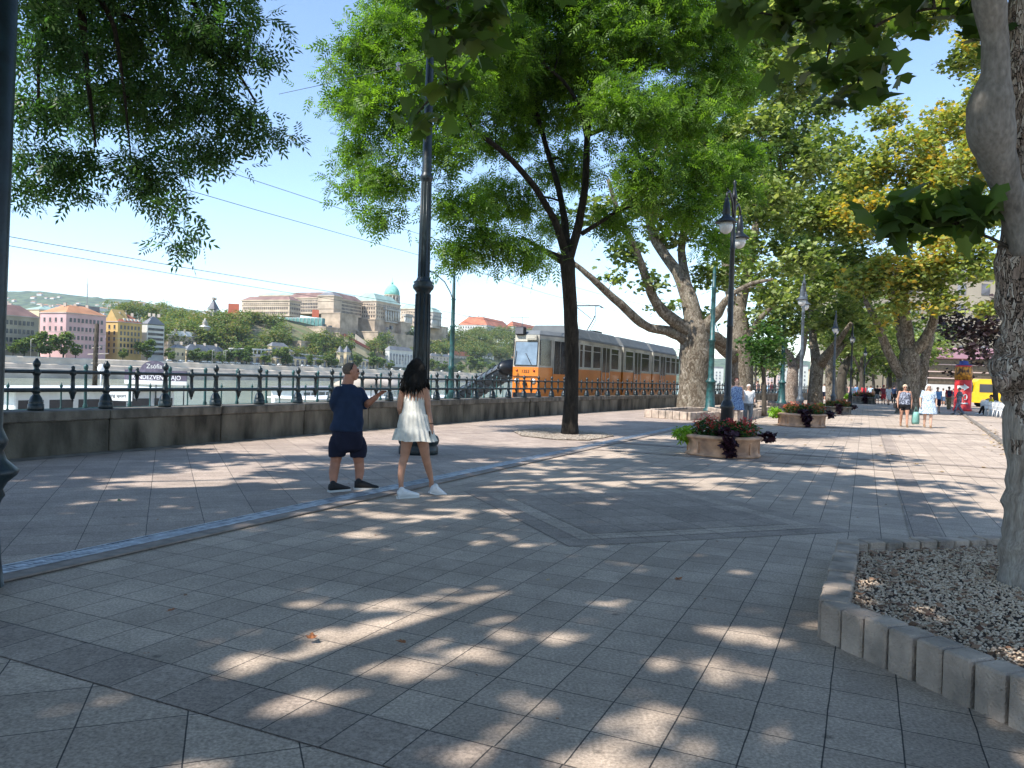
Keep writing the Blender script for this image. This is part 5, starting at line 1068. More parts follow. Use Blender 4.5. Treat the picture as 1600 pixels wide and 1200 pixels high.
def side_window(ua, ub, door=False, z0=1.98, z1=3.12):
    y0, y1 = ysec(ua, 560), ysec(ub, 560); nm = 'door' if door else 'window'
    for sx in ((1, -1)):
        x = sx*(W_+.004)
        m = MB()
        if door:
            m.box((x, (y0+y1)/2, 1.75), (.03, y1-y0, 2.75)); o = m.build('door', MT['pane' if 0 else 'orange'], tram)
            q = MB(); q.box((x+sx*.012, (y0+y1)/2, 2.5), (.03, (y1-y0)*1.0, 1.35)); q.build('door_surround', MT['white'], o)
            q = MB(); n_ = 2 if y1-y0 < 1.6 else 4
            for k in range(n_): q.box((x+sx*.025, y0+(y1-y0)*(k+.5)/n_, 2.45), (.03, (y1-y0)/n_-.1, 1.3))
            q.build('door_pane', MT['pane'], o)
            q = MB()
            for k in range(n_+1): q.box((x+sx*.03, y0+(y1-y0)*k/n_, 1.75), (.03, .045, 2.75))
            q.build('door_post', M['b_white'], o)
        else:
            m.box((x, (y0+y1)/2, (z0+z1)/2), (.02, y1-y0, z1-z0)); o = m.build('window', MT['pane'], tram)
            q = MB()
            for z in (z0, z1): q.box((x+sx*.008, (y0+y1)/2, z), (.03, y1-y0+.06, .04))
            for y in (y0, y1): q.box((x+sx*.008, y, (z0+z1)/2), (.03, .04, z1-z0))
            q.box((x+sx*.012, (y0+y1)/2, z1-.3), (.012, y1-y0, .025)); q.build('window_frame', M['b_white'], o)
for ua, ub, d in ((884, 893, False), (895, 903, False), (905, 910, False), (912, 923.5, False), (926, 938, False), (940, 952, True), (954.5, 966, False), (977, 989, False), (990.5, 1000.5, True), (1002, 1014, False), (1021.5, 1030, False), (1031.5, 1039, True), (1040.5, 1047, False), (1048.5, 1055, False), (1056.5, 1061, False)): side_window(ua, ub, d)
# cab: tapered side windows and first door
def slab_on(p0, p1, z0, z1, th, mi, name, mt, parent, off=.01):
    d = (Vector(p1)-Vector(p0)); n_ = Vector((d.y, -d.x)).normalized()
    m = MB(); a = Vector(p0)+n_*off; b = Vector(p1)+n_*off; a2, b2 = a+n_*th, b+n_*th
    m.loft([[Vector((p.x, p.y, z0)) for p in (a, b, b2, a2)], [Vector((p.x, p.y, z1)) for p in (a, b, b2, a2)]], mi, False); return m.build(name, mt, parent)
for sx in (1, -1):
    c = lambda f: (sx*(.62+(W_-.62)*f), 2.1*f)
    A_, B_ = (c(.06), c(.42)) if sx > 0 else (c(.42), c(.06)); slab_on(A_, B_, 1.97, 3.12, .02, 0, 'cab_window', MT['pane'], tram)
    A_, B_ = (c(.5), c(.98)) if sx > 0 else (c(.98), c(.5)); o = slab_on(A_, B_, .5, 3.15, .02, 0, 'door', MT['white'], tram); slab_on(A_, B_, .5, 1.6, .012, 0, 'door_lower_panel', MT['orange'], o, .03)
    A2, B2 = (c(.53), c(.73)) if sx > 0 else (c(.73), c(.53)); slab_on(A2, B2, 1.6, 3.1, .02, 0, 'door_pane', MT['pane'], o, .035)
    A2, B2 = (c(.76), c(.96)) if sx > 0 else (c(.96), c(.76)); slab_on(A2, B2, 1.6, 3.1, .02, 0, 'door_pane', MT['pane'], o, .035)
m = MB(); m.loft([[Vector((x, -.03+(z-1.97)*.085, z)) for x, z in ((-.54, 1.97), (.54, 1.97), (.53, 3.0), (-.53, 3.0))], [Vector((x, .01+(z-1.97)*.085, z)) for x, z in ((-.54, 1.97), (.54, 1.97), (.53, 3.0), (-.53, 3.0))]], 0, False); ws = m.build('windscreen', MT['wind'], tram)
m = MB(); m.tube([(-.55, -.035, 1.96), (.55, -.035, 1.96), (.545, .06, 3.02), (-.545, .06, 3.02), (-.55, -.035, 1.96)], .018, 5); m.build('windscreen_gasket', MT['black'], ws)
m = MB(); m.tube([(.3, -.05, 1.98), (.0, -.03, 2.5)], .012, 4); m.tube([(-.5, -.03, 2.0), (-.46, .0, 2.6)], .016, 4); m.build('wiper', MT['black'], tram)
m = MB(); m.bbox((-.33, .1, 3.5), (.46, .3, .38), e=.05); o = m.build('destination_box', MT['black'], tram); m = MB(); m.box((-.33, -.06, 3.5), (.38, .02, .28)); m.build('destination_glass', M['pane_pale'], o)
m = MB(); m.box((.25, .05, 3.2), (.5, .16, .2)); m.box((.25, -.035, 3.2), (.38, .02, .1)); m.build('front_grille', MT['white'], tram)
for x in (-.42, .42):
    MB().tube([(x, -.03, 1.72), (x, .01, 1.72)], .05, 12).build('tail_lamp', mat('red_lens', (.3, .02, .01), .2) if 'red_lens' not in bpy.data.materials else bpy.data.materials['red_lens'], tram)
    MB().tube([(x*.95, -.04, 1.25), (x*.95, .01, 1.25)], .12, 14).build('headlight', M['glass'], tram)
m = MB(); m.box((0, -.05, .62), (1.1, .12, .22)); m.box((0, -.03, 1.46), (1.2, .04, .03)); m.tube([(0, -.09, 1.12), (0, 0, 1.12)], .1, 10); m.build('bumper', MT['black'], tram)
def text_obj(body, size, loc, rot, mt, name, parent=None, ext=.004, align='CENTER', sx=1):
    cu = bpy.data.curves.new(name, 'FONT'); cu.body = body; cu.size = size; cu.extrude = ext; cu.align_x = align; cu.align_y = 'CENTER'
    o = bpy.data.objects.new(name, cu); sc.collection.objects.link(o); o.location = (0, 0, 0)
    dg = bpy.context.evaluated_depsgraph_get(); dg.update(); me = bpy.data.meshes.new_from_object(o.evaluated_get(dg)); bpy.data.objects.remove(o); bpy.data.curves.remove(cu)
    me.materials.clear(); me.materials.append(mt); o = bpy.data.objects.new(name, me); sc.collection.objects.link(o); o.location = loc; o.rotation_euler = rot; o.scale = (sx, 1, 1)
    if parent is not None: o.parent = parent; WM[o.name] = WM[parent.name]
    return o
text_obj('1353', .2, (0, -.012, 1.68), (R(90), 0, 0), MT['black'], 'fleet_number', tram)
m = MB(); yp = ysec(951, 530); zt = 5.38
m.box((0, yp, 4.0), (1.1, 1.3, .08)); m.tube([(.0, yp-.4, 4.0), (0, yp+.75, 4.75)], .03, 6); m.tube([(.12, yp-.2, 4.0), (.12, yp+.8, 4.72)], .015, 5)
for sx in (-1, 1): m.tube([(sx*.1, yp+.75, 4.75), (sx*.55, yp-.55, zt-.06)], .018, 5)
m.tube([(0, yp+.75, 4.75), (0, yp+.9, 4.95)], .03, 5)
for dy in (-.15, .15): m.tube([(-.95, yp-.55+dy, zt-.13), (-.75, yp-.55+dy, zt), (.75, yp-.55+dy, zt), (.95, yp-.55+dy, zt-.13)], .02, 5)
m.tube([(.75, yp-.7, zt), (.75, yp-.4, zt)], .015, 4); m.build('pantograph', M['iron_black'], tram)
# ================================================================ PLANTERS
PP = [(0, .72), (.03, .76), (.06, .74), (.08, .70), (.12, .695), (.28, .71), (.31, .735), (.34, .74), (.36, .775), (.385, .8), (.41, .79), (.43, .74), (.435, .66), (.38, .64)]
def planter(c, k, mt, lab, name='flower_planter'):
    t = thing(name, lab, 'planter', c, AXROT, scale=k)
    MB().lathe(PP, n=40).build('bowl', mt, t); MB().lathe([(.36, .65), (.39, .3), (.4, .01)], n=20).build('soil', M['soil'], t)
    m = MB()
    for i in range(8): an = 2*math.pi*i/8+.2; m.box((math.cos(an)*.716, math.sin(an)*.716, .2), (.03, .03, .3), rz=an)
    m.build('rib', mt, t); return t
def plantcloud(kind, lab, c, parts, cat='flowers'):
    t = thing(kind, lab, cat, c)
    for nm, mt, pts, sz, tk, up, dr in parts: leaves(nm, mt, pts, sz, tk, t, up=up, droop=dr)
    return t
def blobpts(items, n):
    out = []
    for c, r, f in items:
        k = int(n*f); d = rndsph(k)*(RNG.uniform(.3, 1, k)**.5)[:, None]; out.append(np.array(tuple(c))+d*np.array([r[0], r[1], r[2]]))
    return np.concatenate(out)
def dress_planter(c, k, fl, lab, toward, big=1.):
    right = Vector((-toward.y, toward.x, 0))*-1
    right = Vector((toward.y*-1, toward.x, 0)); right = Vector((-toward.y, toward.x, 0))
    if right.x < 0: right = -right
    top = c+Vector((0, 0, .42*k)); 
    g = [(top+right*x*k+toward*y*k+Vector((0, 0, .12)), (.27*k, .27*k, .2*k), 1) for x, y in ((-.35, .1), (.35, .1), (0, .35), (0, -.35), (-.3, -.35), (.45, -.2), (.3, .4))]
    gp_ = blobpts(g, 420); fp = blobpts([(p+Vector((0, 0, .05)), (r[0]*1.05, r[1]*1.05, r[2]*1.15), f) for p, r, f in g], 30)
    fp2 = (fp[:, None, :]+RNG.normal(size=(len(fp), 7, 3))*.03*k).reshape(-1, 3)
    plantcloud('flowering_begonia', lab[0], top, [('foliage', LM['geran'], gp_, .085*k, 'oval', .8, .3), ('flowers', LM[fl], fp2, .05*k, 'oval', .5, .2)])
    vp = [(top+toward*.6*k+right*.1*k+Vector((0, 0, .08)), (.24*k, .16*k, .1*k), .9), (top+toward*.8*k+right*.12*k-Vector((0, 0, .1*k)), (.16*k, .05*k, .16*k), .6), (top+toward*.8*k+right*.17*k-Vector((0, 0, .28*k)), (.09*k, .04*k, .14*k), .25), (top+right*.86*k+Vector((0, 0, .02)), (.16*k, .12*k, .1*k), .4)]
    plantcloud('sweet_potato_vine', lab[1], top+toward*.6*k, [('foliage', LM['coleus'], blobpts(vp, 150), .1*k, 'plane', .5, .6)], 'vine')
    plantcloud('lime_vine', lab[2], top-right*.8*k, [('foliage', LM['lime'], blobpts([(top-right*.8*k+toward*.1+Vector((0, 0, .0)), (.22*k, .25*k, .17*k), 1)], 420), .1*k, 'oval', .4, .8)], 'vine')
def toward_cam(c): d = Vector((-c.x, -c.y, 0)); return d.normalized()
planter(C1_, 1.0, M['terracotta'], 'round carved sandstone planter nearest the viewer, lamp post rising from it')
dress_planter(C1_, 1.0, 'red', ('bushy green begonias with coral-red flowers filling the nearest planter', 'dark purple vine spilling over the front of the nearest planter', 'lime green trailing plant at the left rim of the nearest planter'), toward_cam(C1_))
planter(C2_, 1.12, M['terracotta'], 'orange-lit round planter with vines, second along the promenade')
dress_planter(C2_, 1.12, 'orange', ('orange-flowered begonias in the second planter', 'dark vine hanging over the second planter', 'lime green plant at the edge of the second planter'), toward_cam(C2_))
planter(C3_, 1.0, M['coping'], 'pale round planter third along the promenade'); dress_planter(C3_, 1.0, 'orange', ('orange-flowered planting of the third planter', 'dark vine of the third planter', 'bright lime plant of the third planter'), toward_cam(C3_))
C4_ = cenfar(1348, 631, .9); planter(C4_, 1.5, M['coping'], 'farthest shaded planter in front of the crowd'); dress_planter(C4_, 1.5, 'red', ('shaded flowers of the farthest planter', 'dark vine at the right of the farthest planter', 'lime green plant in the farthest planter'), toward_cam(C4_))
# ================================================================ BOATS
def boat(name, label, c, rz, L, B, hull_h, decks, mt=None, roofmat=None, arch=False, group=None):
    t = thing(name, label, 'boat', c, rz, group); m = MB()
    prof = [(-.5, .7), (-.45, .95), (-.2, 1), (.25, 1), (.42, .7), (.5, .12)]
    m.loft([[Vector((sx*B/2*w_*q, y*L, z)) for sx, (y, w_) in [(1, p) for p in prof]+[(-1, p) for p in reversed(prof)]] for z, q in ((-.3, .75), (.2, .88), (hull_h, 1), (hull_h+.05, .96))], 0, False); m.build('hull', mt or M['white'], t)
    z = hull_h
    for y0, y1, w_, h in decks:
        m = MB(); m.bbox((0, (y0+y1)/2*L, z+h/2), (B*w_, (y1-y0)*L, h), e=.06); m.build('deckhouse', M['white'], t)
        n_ = int((y1-y0)*L/1.7)
        for k in range(n_):
            q = MB(); yy = y0*L+(y1-y0)*L*(k+.5)/n_
            for sx in (-1, 1): q.box((sx*(B*w_/2+.005), yy, z+h*.58), (.03, (y1-y0)*L/n_-.35, h*.42))
            q.build('window', M['pane'], t)
        z += h
        m = MB()
        if arch:
            rr = []
            for yy in (y0*L-.5, y1*L+.5): rr.append([Vector((B*w_/2*1.1*math.cos(a), yy, z+.9*math.sin(a))) for a in np.linspace(0, math.pi, 12)])
            m.loft(rr, 0, True); z += .9
        else: m.bbox((0, (y0+y1)/2*L, z+.07), (B*w_*1.12, (y1-y0)*L+1.2, .14), e=.04); z += .14
        m.build('deck_roof', roofmat or M['white'], t)
    m = MB()
    for sx in (-1, 1):
        m.tube([(sx*B*.46, -.45*L, hull_h+.9), (sx*B*.46, .25*L, hull_h+.9)], .025, 4)
        for k in range(16): yy = -.45*L+.7*L*k/15; m.tube([(sx*B*.46, yy, hull_h), (sx*B*.46, yy, hull_h+.9)], .02, 4)
    m.build('deck_rail', M['b_white'], t); return t
a_ = P(168, 607, 48); shp = boat('event_ship', 'large white event ship with a lettered sign board on its roof, moored left', Vector((a_.x-1.5, a_.y+1, -7.05)), AXROT, 15, 6, 1.8, [(-.46, .3, .84, 2.6), (-.44, .27, .9, 2.35)])
ztop = 1.7+2.3+2.2+.28
sgn = thing('sign_board', 'dark roof sign reading Zsófia RENDEZVÉNYHAJÓ above the white ship', 'sign', Vector((0, 0, 0)))
cL, cR = P(195, 588, 50), P(292, 589, 50)
mid = (cL+cR)/2; wid = (cR-cL).length; hgt = 22*50/1200.
sgn.location = mid; rzs = math.atan2((cR-cL).y, (cR-cL).x)+.0; sgn.rotation_euler = (0, 0, rzs); WM[sgn.name] = Matrix.Translation(mid) @ Matrix.Rotation(rzs, 4, 'Z')
sm_ = mat('sign_purple', (.10, .085, .12), .5); sw_ = mat('sign_white', (.8, .8, .8), .5, var=.02)
m = MB(); m.box((0, 0, .08), (wid, .08, hgt*.72)); m.box((0, .0, -hgt*.42), (wid, .07, hgt*.28), mi=1); m.build('board', [sm_, M['glass']], sgn)
m = MB(); n_ = 14; top = [Vector((-.45+x, 0, 0)) for x in (0,)]; ax = np.linspace(-.95, .95, n_); o_ = .08+hgt*.36
ring = lambda y: [Vector((x-.1, y, o_+.62*(1-(x/.95)**2)**.6+.004)) for x in ax]+[Vector((x-.1, y, o_+.002)) for x in reversed(ax)]
m.loft([ring(-.04), ring(.04)], 0, False); m.build('arch_board', sm_, sgn)
m = MB()
for x in (-wid*.45, 0, wid*.45): m.tube([(x, .06, -hgt-.9), (x, .06, hgt*.3)], .04, 6)
m.build('support', M['grey_iron'], sgn)
text_obj('RENDEZVÉNYHAJÓ', .4, (.05, -.05, -.06), (R(90), 0, 0), sw_, 'lettering', sgn, sx=.92); text_obj('Zsófia', .42, (-.1, -.05, o_+.25), (R(90), 0, 0), M['glass'], 'lettering', sgn)
b2_ = P(185, 618, 46); s2 = thing('notice_board', 'small white framed notice on the side of the event ship', 'sign', b2_, AXROT+R(90)*0+.25)
m = MB(); m.box((0, 0, 0), (1.9, .06, .62)); m.build('board', M['white'], s2); m = MB(); m.box((0, 0, .34), (2.0, .08, .05)); m.box((0, 0, -.34), (2.0, .08, .05)); m.box((.98, 0, 0), (.05, .08, .7)); m.build('frame', M['iron_black'], s2)
text_obj('hang sport', .3, (-.1, -.04, 0), (R(90), 0, 0), M['grey_iron'], 'lettering', s2)
mm_ = thing('mast', 'dark ship mast with short cross yards in front of the pink house', 'mast', P(148, 606, 54)); Hm = (606-506)/1200*54
MB().tube([(0, 0, -1), (0, 0, Hm*.5), (.05, 0, Hm)], [.18, .16, .14], 8).build('mast', BARK['dark'], mm_)
m = MB()
for z, l in ((Hm*.52, .9), (Hm*.38, .5), (Hm*.62, .4)): m.tube([(-l*.6, 0, z), (l, 0, z+.1)], .04, 5)
m.tube([(.1, 0, -.9), (.0, 0, .5), (-1.3, 0, -1.2)], .03, 4); m.build('yard', M['quay_dark'], mm_)
m = MB(); m.sphere((0, 0, 0), (.24, .24, .34), 14, 9); o = m.build('radar_dome', M['white']); o.location = P(158, 576, 54); tag(o, 'white ball-shaped radar dome beside the dark ship mast', 'radar dome')
m = MB(); m.tube([(0, 0, -1.4), (0, 0, -.3)], .05, 6); m.build('stem', M['white'], o); WM[o.name] = Matrix.Translation(o.location)
boat('tour_boat', 'white two-deck tour boat moored beyond the railing behind the man', Vector((*P(545, 620, 66).xy, -7.05)), AXROT, 16, 5.5, 1.5, [(-.45, .3, .85, 2.4), (-.42, .2, .8, 2.2)])
boat('tour_boat', 'tour boat with dark arched canopy roof seen between the man and the woman', Vector((*P(590, 600, 84).xy, -7.05)), AXROT+.4, 24, 6, 1.6, [(-.42, .25, .85, 2.6), (-.35, .15, .8, 1.9)], roofmat=M['quay_dark'], arch=True)
boat('tour_boat', 'white boat with blue-grey awning left of the man', Vector((*P(505, 610, 96).xy, -7.05)), AXROT+.2, 22, 5, 1.5, [(-.4, .3, .85, 2.6), (-.4, .1, .8, 2.2)], roofmat=M['r_grey'])
boat('tour_boat', 'white moored boat seen through the railing right of the collared post', Vector((*P(700, 615, 74).xy, -7.05)), AXROT, 16, 5, 1.5, [(-.45, .35, .85, 2.6), (-.3, .1, .75, 2.1)])
# covered gangway
gw = thing('covered_gangway', 'dark covered gangway sloping up just left of the tram', 'gangway', P(775, 600, 52)); pA, pB_ = P(728, 618, 50), P(797, 577, 46); d = (pB_-pA).normalized(); sd = Vector((d.y, -d.x, 0)).normalized(); upv = sd.cross(d)
m = MB(); hh = .42
ringg = lambda p: [p+sd*(.9*math.cos(a))+upv*(hh*math.sin(a)*(1.25 if math.sin(a) > 0 else 1)) for a in np.linspace(0, 2*math.pi, 20, endpoint=False)]
m.loft([ringg(pA), ringg(pA.lerp(pB_, .92)), ringg(pB_)], 0, True); m.build('tube', M['grey_iron'], gw, world=True)
m = MB(); 
for f in np.linspace(0, 1, 9): m.tube([q+Vector((0, 0, .01)) for q in [p*1 for p in ringg(pA.lerp(pB_, f))]+[ringg(pA.lerp(pB_, f))[0]]], .05, 4)
m.tube([pA+sd*.9, pB_+sd*.9], .06, 5); m.tube([pA-sd*.9, pB_-sd*.9], .06, 5); m.build('rib', M['iron_black'], gw, world=True)
m = MB(); m.loft([ringg(pB_+d*.02), ringg(pB_+d*.3)], 0, True); m.build('end_ring', M['iron_black'], gw, world=True)
# parked vans on the lower quay road and tiny cars on the far bank
def car(label, group, mt, L=4.4, Wd=1.8, Hh=1.45):
    t = thing('parked_car', label, 'car', (0, 0, 0), 0, group); m = MB()
    side = [(-.5, .3), (-.5, .62), (-.36, .68), (-.24, 1), (.2, 1), (.34, .7), (.48, .6), (.5, .3)]
    m.loft([[Vector((x, y*L, z*Hh)) for y, z in side] for x in (-Wd/2, Wd/2)], 0, False); m.build('body', mt, t)
    q = MB(); 
    for sx in (-1, 1): q.loft([[Vector((sx*(Wd/2+dx), y*L, z*Hh)) for y, z in ((-.32, .7), (-.22, .94), (.18, .94), (.29, .7))] for dx in (-.02, .015)], 0, False)
    q.build('side_glass', M['pane'], t)
    for y in (-.31, .31):
        w_ = MB(); 
        for sx in (-1, 1): w_.tube([(sx*Wd/2-.1, y*L, .32), (sx*Wd/2+.03*sx, y*L, .32)], .32, 12)
        w_.build('wheel', M['dark'], t)
    return t
random.seed(12)
cw = car('white car parked on the far embankment road', 'cars on the far embankment', M['white']); cg = car('dark car parked on the far embankment road', 'dark cars on the far embankment', M['iron'])
k = 0
for u in list(range(262, 660, 11))+[690, 705, 720]:
    src = cw if random.random() < .6 else cg; p = PB(u+random.uniform(-3, 3), 570, 17); a, b = toab(p); loc = AB(a, 17, 4.2); rz = -math.atan(.383)
    if not src.get('placed'): src.location = loc; src.rotation_euler = (0, 0, rz); src['placed'] = 1
    else: c_ = dup(src, loc, rz)
for o in list(sc.objects):
    if 'placed' in o.keys(): del o['placed']
# ================================================================ far bank vegetation
random.seed(17)
gb = 'round street trees on the far bank'
bt = [proto_tree('round green street tree on the far embankment', LM['far'], gb, H=8, rad=3.6, n=8, dens=6, size=.8, kind='diamond', name='street_tree', seed=s_, trunk=2, per=12) for s_ in (3, 8)]
pl_ = [(36, 540, 1.1), (18, 552, .8), (60, 548, 1.5), (76, 555, 1.0), (97, 550, 1.6), (116, 556, .9), (-10, 548, 1), (190, 556, .8), (228, 552, 1.5), (264, 555, 1), (298, 558, .9), (310, 557, 1.1), (325, 558, 1), (341, 559, .9), (355, 557, 1.1), (372, 556, 1.5), (384, 556, 1.4), (412, 561, 1.1), (440, 557, 1.5), (448, 562, 1.1), (482, 564, 1.0), (497, 566, .9), (512, 563, 1.1), (522, 566, 1.0), (555, 563, 1.2), (583, 562, 1.5), (594, 565, 1.1), (610, 570, .9), (676, 570, 1.2), (692, 570, 1.1), (735, 566, 1.7), (752, 566, 1.7), (768, 568, 1.2), (720, 571, 1.1), (805, 570, 1.4)]
placed = [0, 0]
for i, (u, v, s_) in enumerate(pl_):
    a, b = toab(PB(u, v, 20)); loc = AB(a, 19, 3.8); k = i % 2; s2_ = s_*1.15*(1+.35*max(0, (u-300)/500))
    if not placed[k]: bt[k].location = loc; bt[k].scale = (s2_,)*3; placed[k] = 1
    else: dup(bt[k], loc, random.uniform(0, 6), s2_)
wb = []
def wreg(u0, u1, v0, v1, b0, b1, n, r0, r1):
    for k in range(n):
        u = random.uniform(u0, u1); v = random.uniform(v0, v1); b = b0+(b1-b0)*(1-(v-v0)/(v1-v0+.01)); p = PB(u, v, b); r = random.uniform(r0, r1); wb.append((p, r))
wreg(376, 436, 494, 508, 78, 88, 26, 5, 8); wreg(330, 380, 496, 520, 50, 84, 30, 5, 9); wreg(300, 345, 503, 530, 45, 80, 34, 5, 9); wreg(232, 310, 505, 522, 50, 110, 40, 5, 8); wreg(256, 330, 512, 535, 50, 60, 24, 5, 8); wreg(170, 260, 478, 492, 260, 300, 26, 7, 10); wreg(262, 380, 492, 506, 90, 150, 40, 6, 9); wreg(340, 440, 520, 546, 32, 50, 40, 3.5, 6)
wreg(430, 450, 508, 535, 46, 66, 12, 5, 7); wreg(482, 500, 524, 545, 34, 48, 16, 4, 7); wreg(498, 512, 520, 545, 34, 50, 10, 4, 6); wreg(520, 535, 525, 545, 34, 46, 12, 4, 6); wreg(545, 552, 524, 548, 34, 44, 8, 3, 5); wreg(578, 605, 530, 548, 34, 46, 20, 4, 6); wreg(595, 612, 520, 534, 44, 50, 8, 4, 6)
wreg(628, 660, 515, 528, 60, 78, 16, 5, 8); wreg(440, 530, 545, 556, 24, 30, 26, 2.5, 4); wreg(690, 860, 515, 552, 46, 120, 210, 7, 11); wreg(668, 700, 535, 550, 46, 60, 18, 6, 9); wreg(620, 690, 545, 556, 30, 40, 14, 3, 6); wreg(722, 800, 519, 526, 120, 135, 20, 6, 9); wreg(860, 1080, 545, 575, 60, 160, 110, 8, 14)
wc, wl2 = clusters([(tuple(c), r) for c, r in wb], .6, 1.2, 9, flatz=.85, shell=.6)
o = leaves('hillside_wood', leafmat('hillside_leaf', [(.05, .095, .028), (.08, .135, .035), (.12, .175, .045), (.2, .22, .06), (.22, .17, .07)], .3, .7, .045), wl2, 1.5, 'diamond', up=.8); tag(o, 'mixed green wooded slopes around the palace and ramparts', 'wood', kind='stuff')
m = MB()
for c, r in wb: m.tube([c+Vector((0, 0, -r*2.2)), c+Vector((0, 0, -r*.4))], [.5, .3], 5)
tag(m.build('hillside_trunks', BARK['dark']), 'trunks of the wood on the slopes below the palace', 'trunks', kind='stuff')
# lamp standards / slim poles on far bank
fp_ = thing('far_lamp', 'slim pale lamp standard on the far embankment', 'lamp', (0, 0, 0), 0, 'slim lamp standards on the far bank'); MB().tube([(0, 0, 0), (0, 0, 9), (.8, 0, 9.4), (1.6, 0, 9.3)], .14, 5).build('pole', M['b_white'], fp_)
f_ = True
for u in (47, 331, 349, 352, 455, 530, 565, 628, 731, 745):
    a, b = toab(PB(u, 570, 16)); loc = AB(a, 15.8, 4.2)
    if f_: fp_.location = loc; f_ = False
    else: dup(fp_, loc, 0)
# ================================================================ PEOPLE
SK = [mat('skin_tan', (.44, .23, .15), .55, var=.08, scale=9, spec=.35), mat('skin_pale', (.58, .35, .25), .55, var=.06, scale=9), mat('skin_ruddy', (.42, .19, .12), .55, var=.08, scale=9)]
HR = dict(black=mat('hair_black', (.003, .0025, .0022), .7, scale=60, bump=.15, bscale=160, spec=.2), grey=mat('hair_short_grey', (.13, .1, .08), .8, scale=60), red=mat('hair_auburn', (.14, .035, .02), .6, scale=60), white=mat('hair_white', (.6, .57, .52), .7, scale=50), blond=mat('hair_blond', (.55, .45, .3), .6, scale=50), brown=mat('hair_brown', (.06, .035, .02), .6, scale=50))
def fab(name, c, **k): return mat(name, c, .9, var=k.pop('var', .06), scale=k.pop('scale', 12), spec=.15, bump=k.pop('bump', .25), bscale=k.pop('bscale', 30), **k)
CL = dict(navy=fab('navy_cotton', (.02, .033, .068)), navydark=fab('dark_navy_shorts', (.018, .02, .038)), cream=fab('cream_cotton', (.62, .6, .54), bscale=60), white=fab('white_cotton', (.66, .65, .63)), black=fab('black_cotton', (.015, .015, .017)), blue=fab('blue_cotton', (.13, .26, .45)), denim=fab('denim', (.09, .15, .26)), red=fab('red_cotton', (.5, .04, .05)), grey=fab('grey_cotton', (.2, .2, .2)), tan=fab('tan_cotton', (.42, .32, .22)), lightblue=fab('light_blue_cotton', (.42, .58, .7)), pink=fab('pink_cotton', (.58, .35, .3)), yellow=fab('yellow_cotton', (.8, .6, .03)), maroon=fab('maroon_cotton', (.2, .04, .05)),
          print_=fab('black_white_print', (.3, .32, .38), col2=(.012, .015, .03), scale=22, detail=2), bluep=fab('blue_white_print', (.62, .68, .72), col2=(.12, .2, .3), scale=26, detail=3), navyp=fab('navy_patterned_dress', (.3, .4, .55), col2=(.05, .08, .2), scale=30, detail=4), khaki=fab('khaki', (.2, .17, .1)))
SH = dict(black=mat('black_trainer', (.015, .015, .017), .7), white=mat('white_trainer', (.72, .72, .72), .6, var=.04), sole=mat('pale_sole', (.6, .6, .58), .7, var=.04), sandal=mat('sandal', (.25, .15, .08), .7))
def chain(m, pts, n=12):     # pts: (Vector, r)
    for (p, r), (q, r2) in zip(pts, pts[1:]): m.tube([p, q], [r, r2], n)
    for p, r in pts: m.sphere(p, r, n, 7)
def eloft(m, rows, fwd, n=20, cap=True):   # rows: (centre, half width, half depth)
    right = Vector((fwd.y, -fwd.x, 0)); rings = []
    for c, rx, ry in rows: rings.append([c+right*(rx*math.cos(2*math.pi*k/n))+fwd*(ry*math.sin(2*math.pi*k/n)) for k in range(n)])
    m.loft(rings, 0, True, cap=cap)
def hand(m, wrist, dirv, palmn, size=.18, curl=.4, side=1, spread=.12):
    """palm + four fingers + thumb; dirv fingers direction, palmn palm normal"""
    d = dirv.normalized(); n_ = (palmn-d*palmn.dot(d)).normalized(); s_ = d.cross(n_)*side
    k = size/.18; pe = wrist+d*.085*k
    for f in (-1, -.35, .35, 1): m.caps(wrist+d*.012*k+s_*f*.014*k, pe+s_*f*.03*k, .016*k, .014*k, 8)
    for f, ln in ((-1, .058), (-.35, .075), (.35, .08), (1, .07)):
        b = pe+s_*f*.031*k; a1 = (d+s_*f*spread+n_*curl*.4).normalized(); a2 = (a1+n_*curl).normalized(); a3 = (a2+n_*curl).normalized()
        j1 = b+a1*ln*.45*k; j2 = j1+a2*ln*.3*k; j3 = j2+a3*ln*.25*k
        m.caps(b, j1, .0095*k, .0088*k, 7); m.caps(j1, j2, .0088*k, .008*k, 7); m.caps(j2, j3, .008*k, .007*k, 7)
    tb = wrist+d*.028*k+s_*.03*k; t1 = tb+(d*.6+s_*.8+n_*.3).normalized()*.036*k; t2 = t1+(d+s_*.3+n_*.3).normalized()*.03*k
    m.caps(tb, t1, .013*k, .011*k, 7); m.caps(t1, t2, .011*k, .009*k, 7)
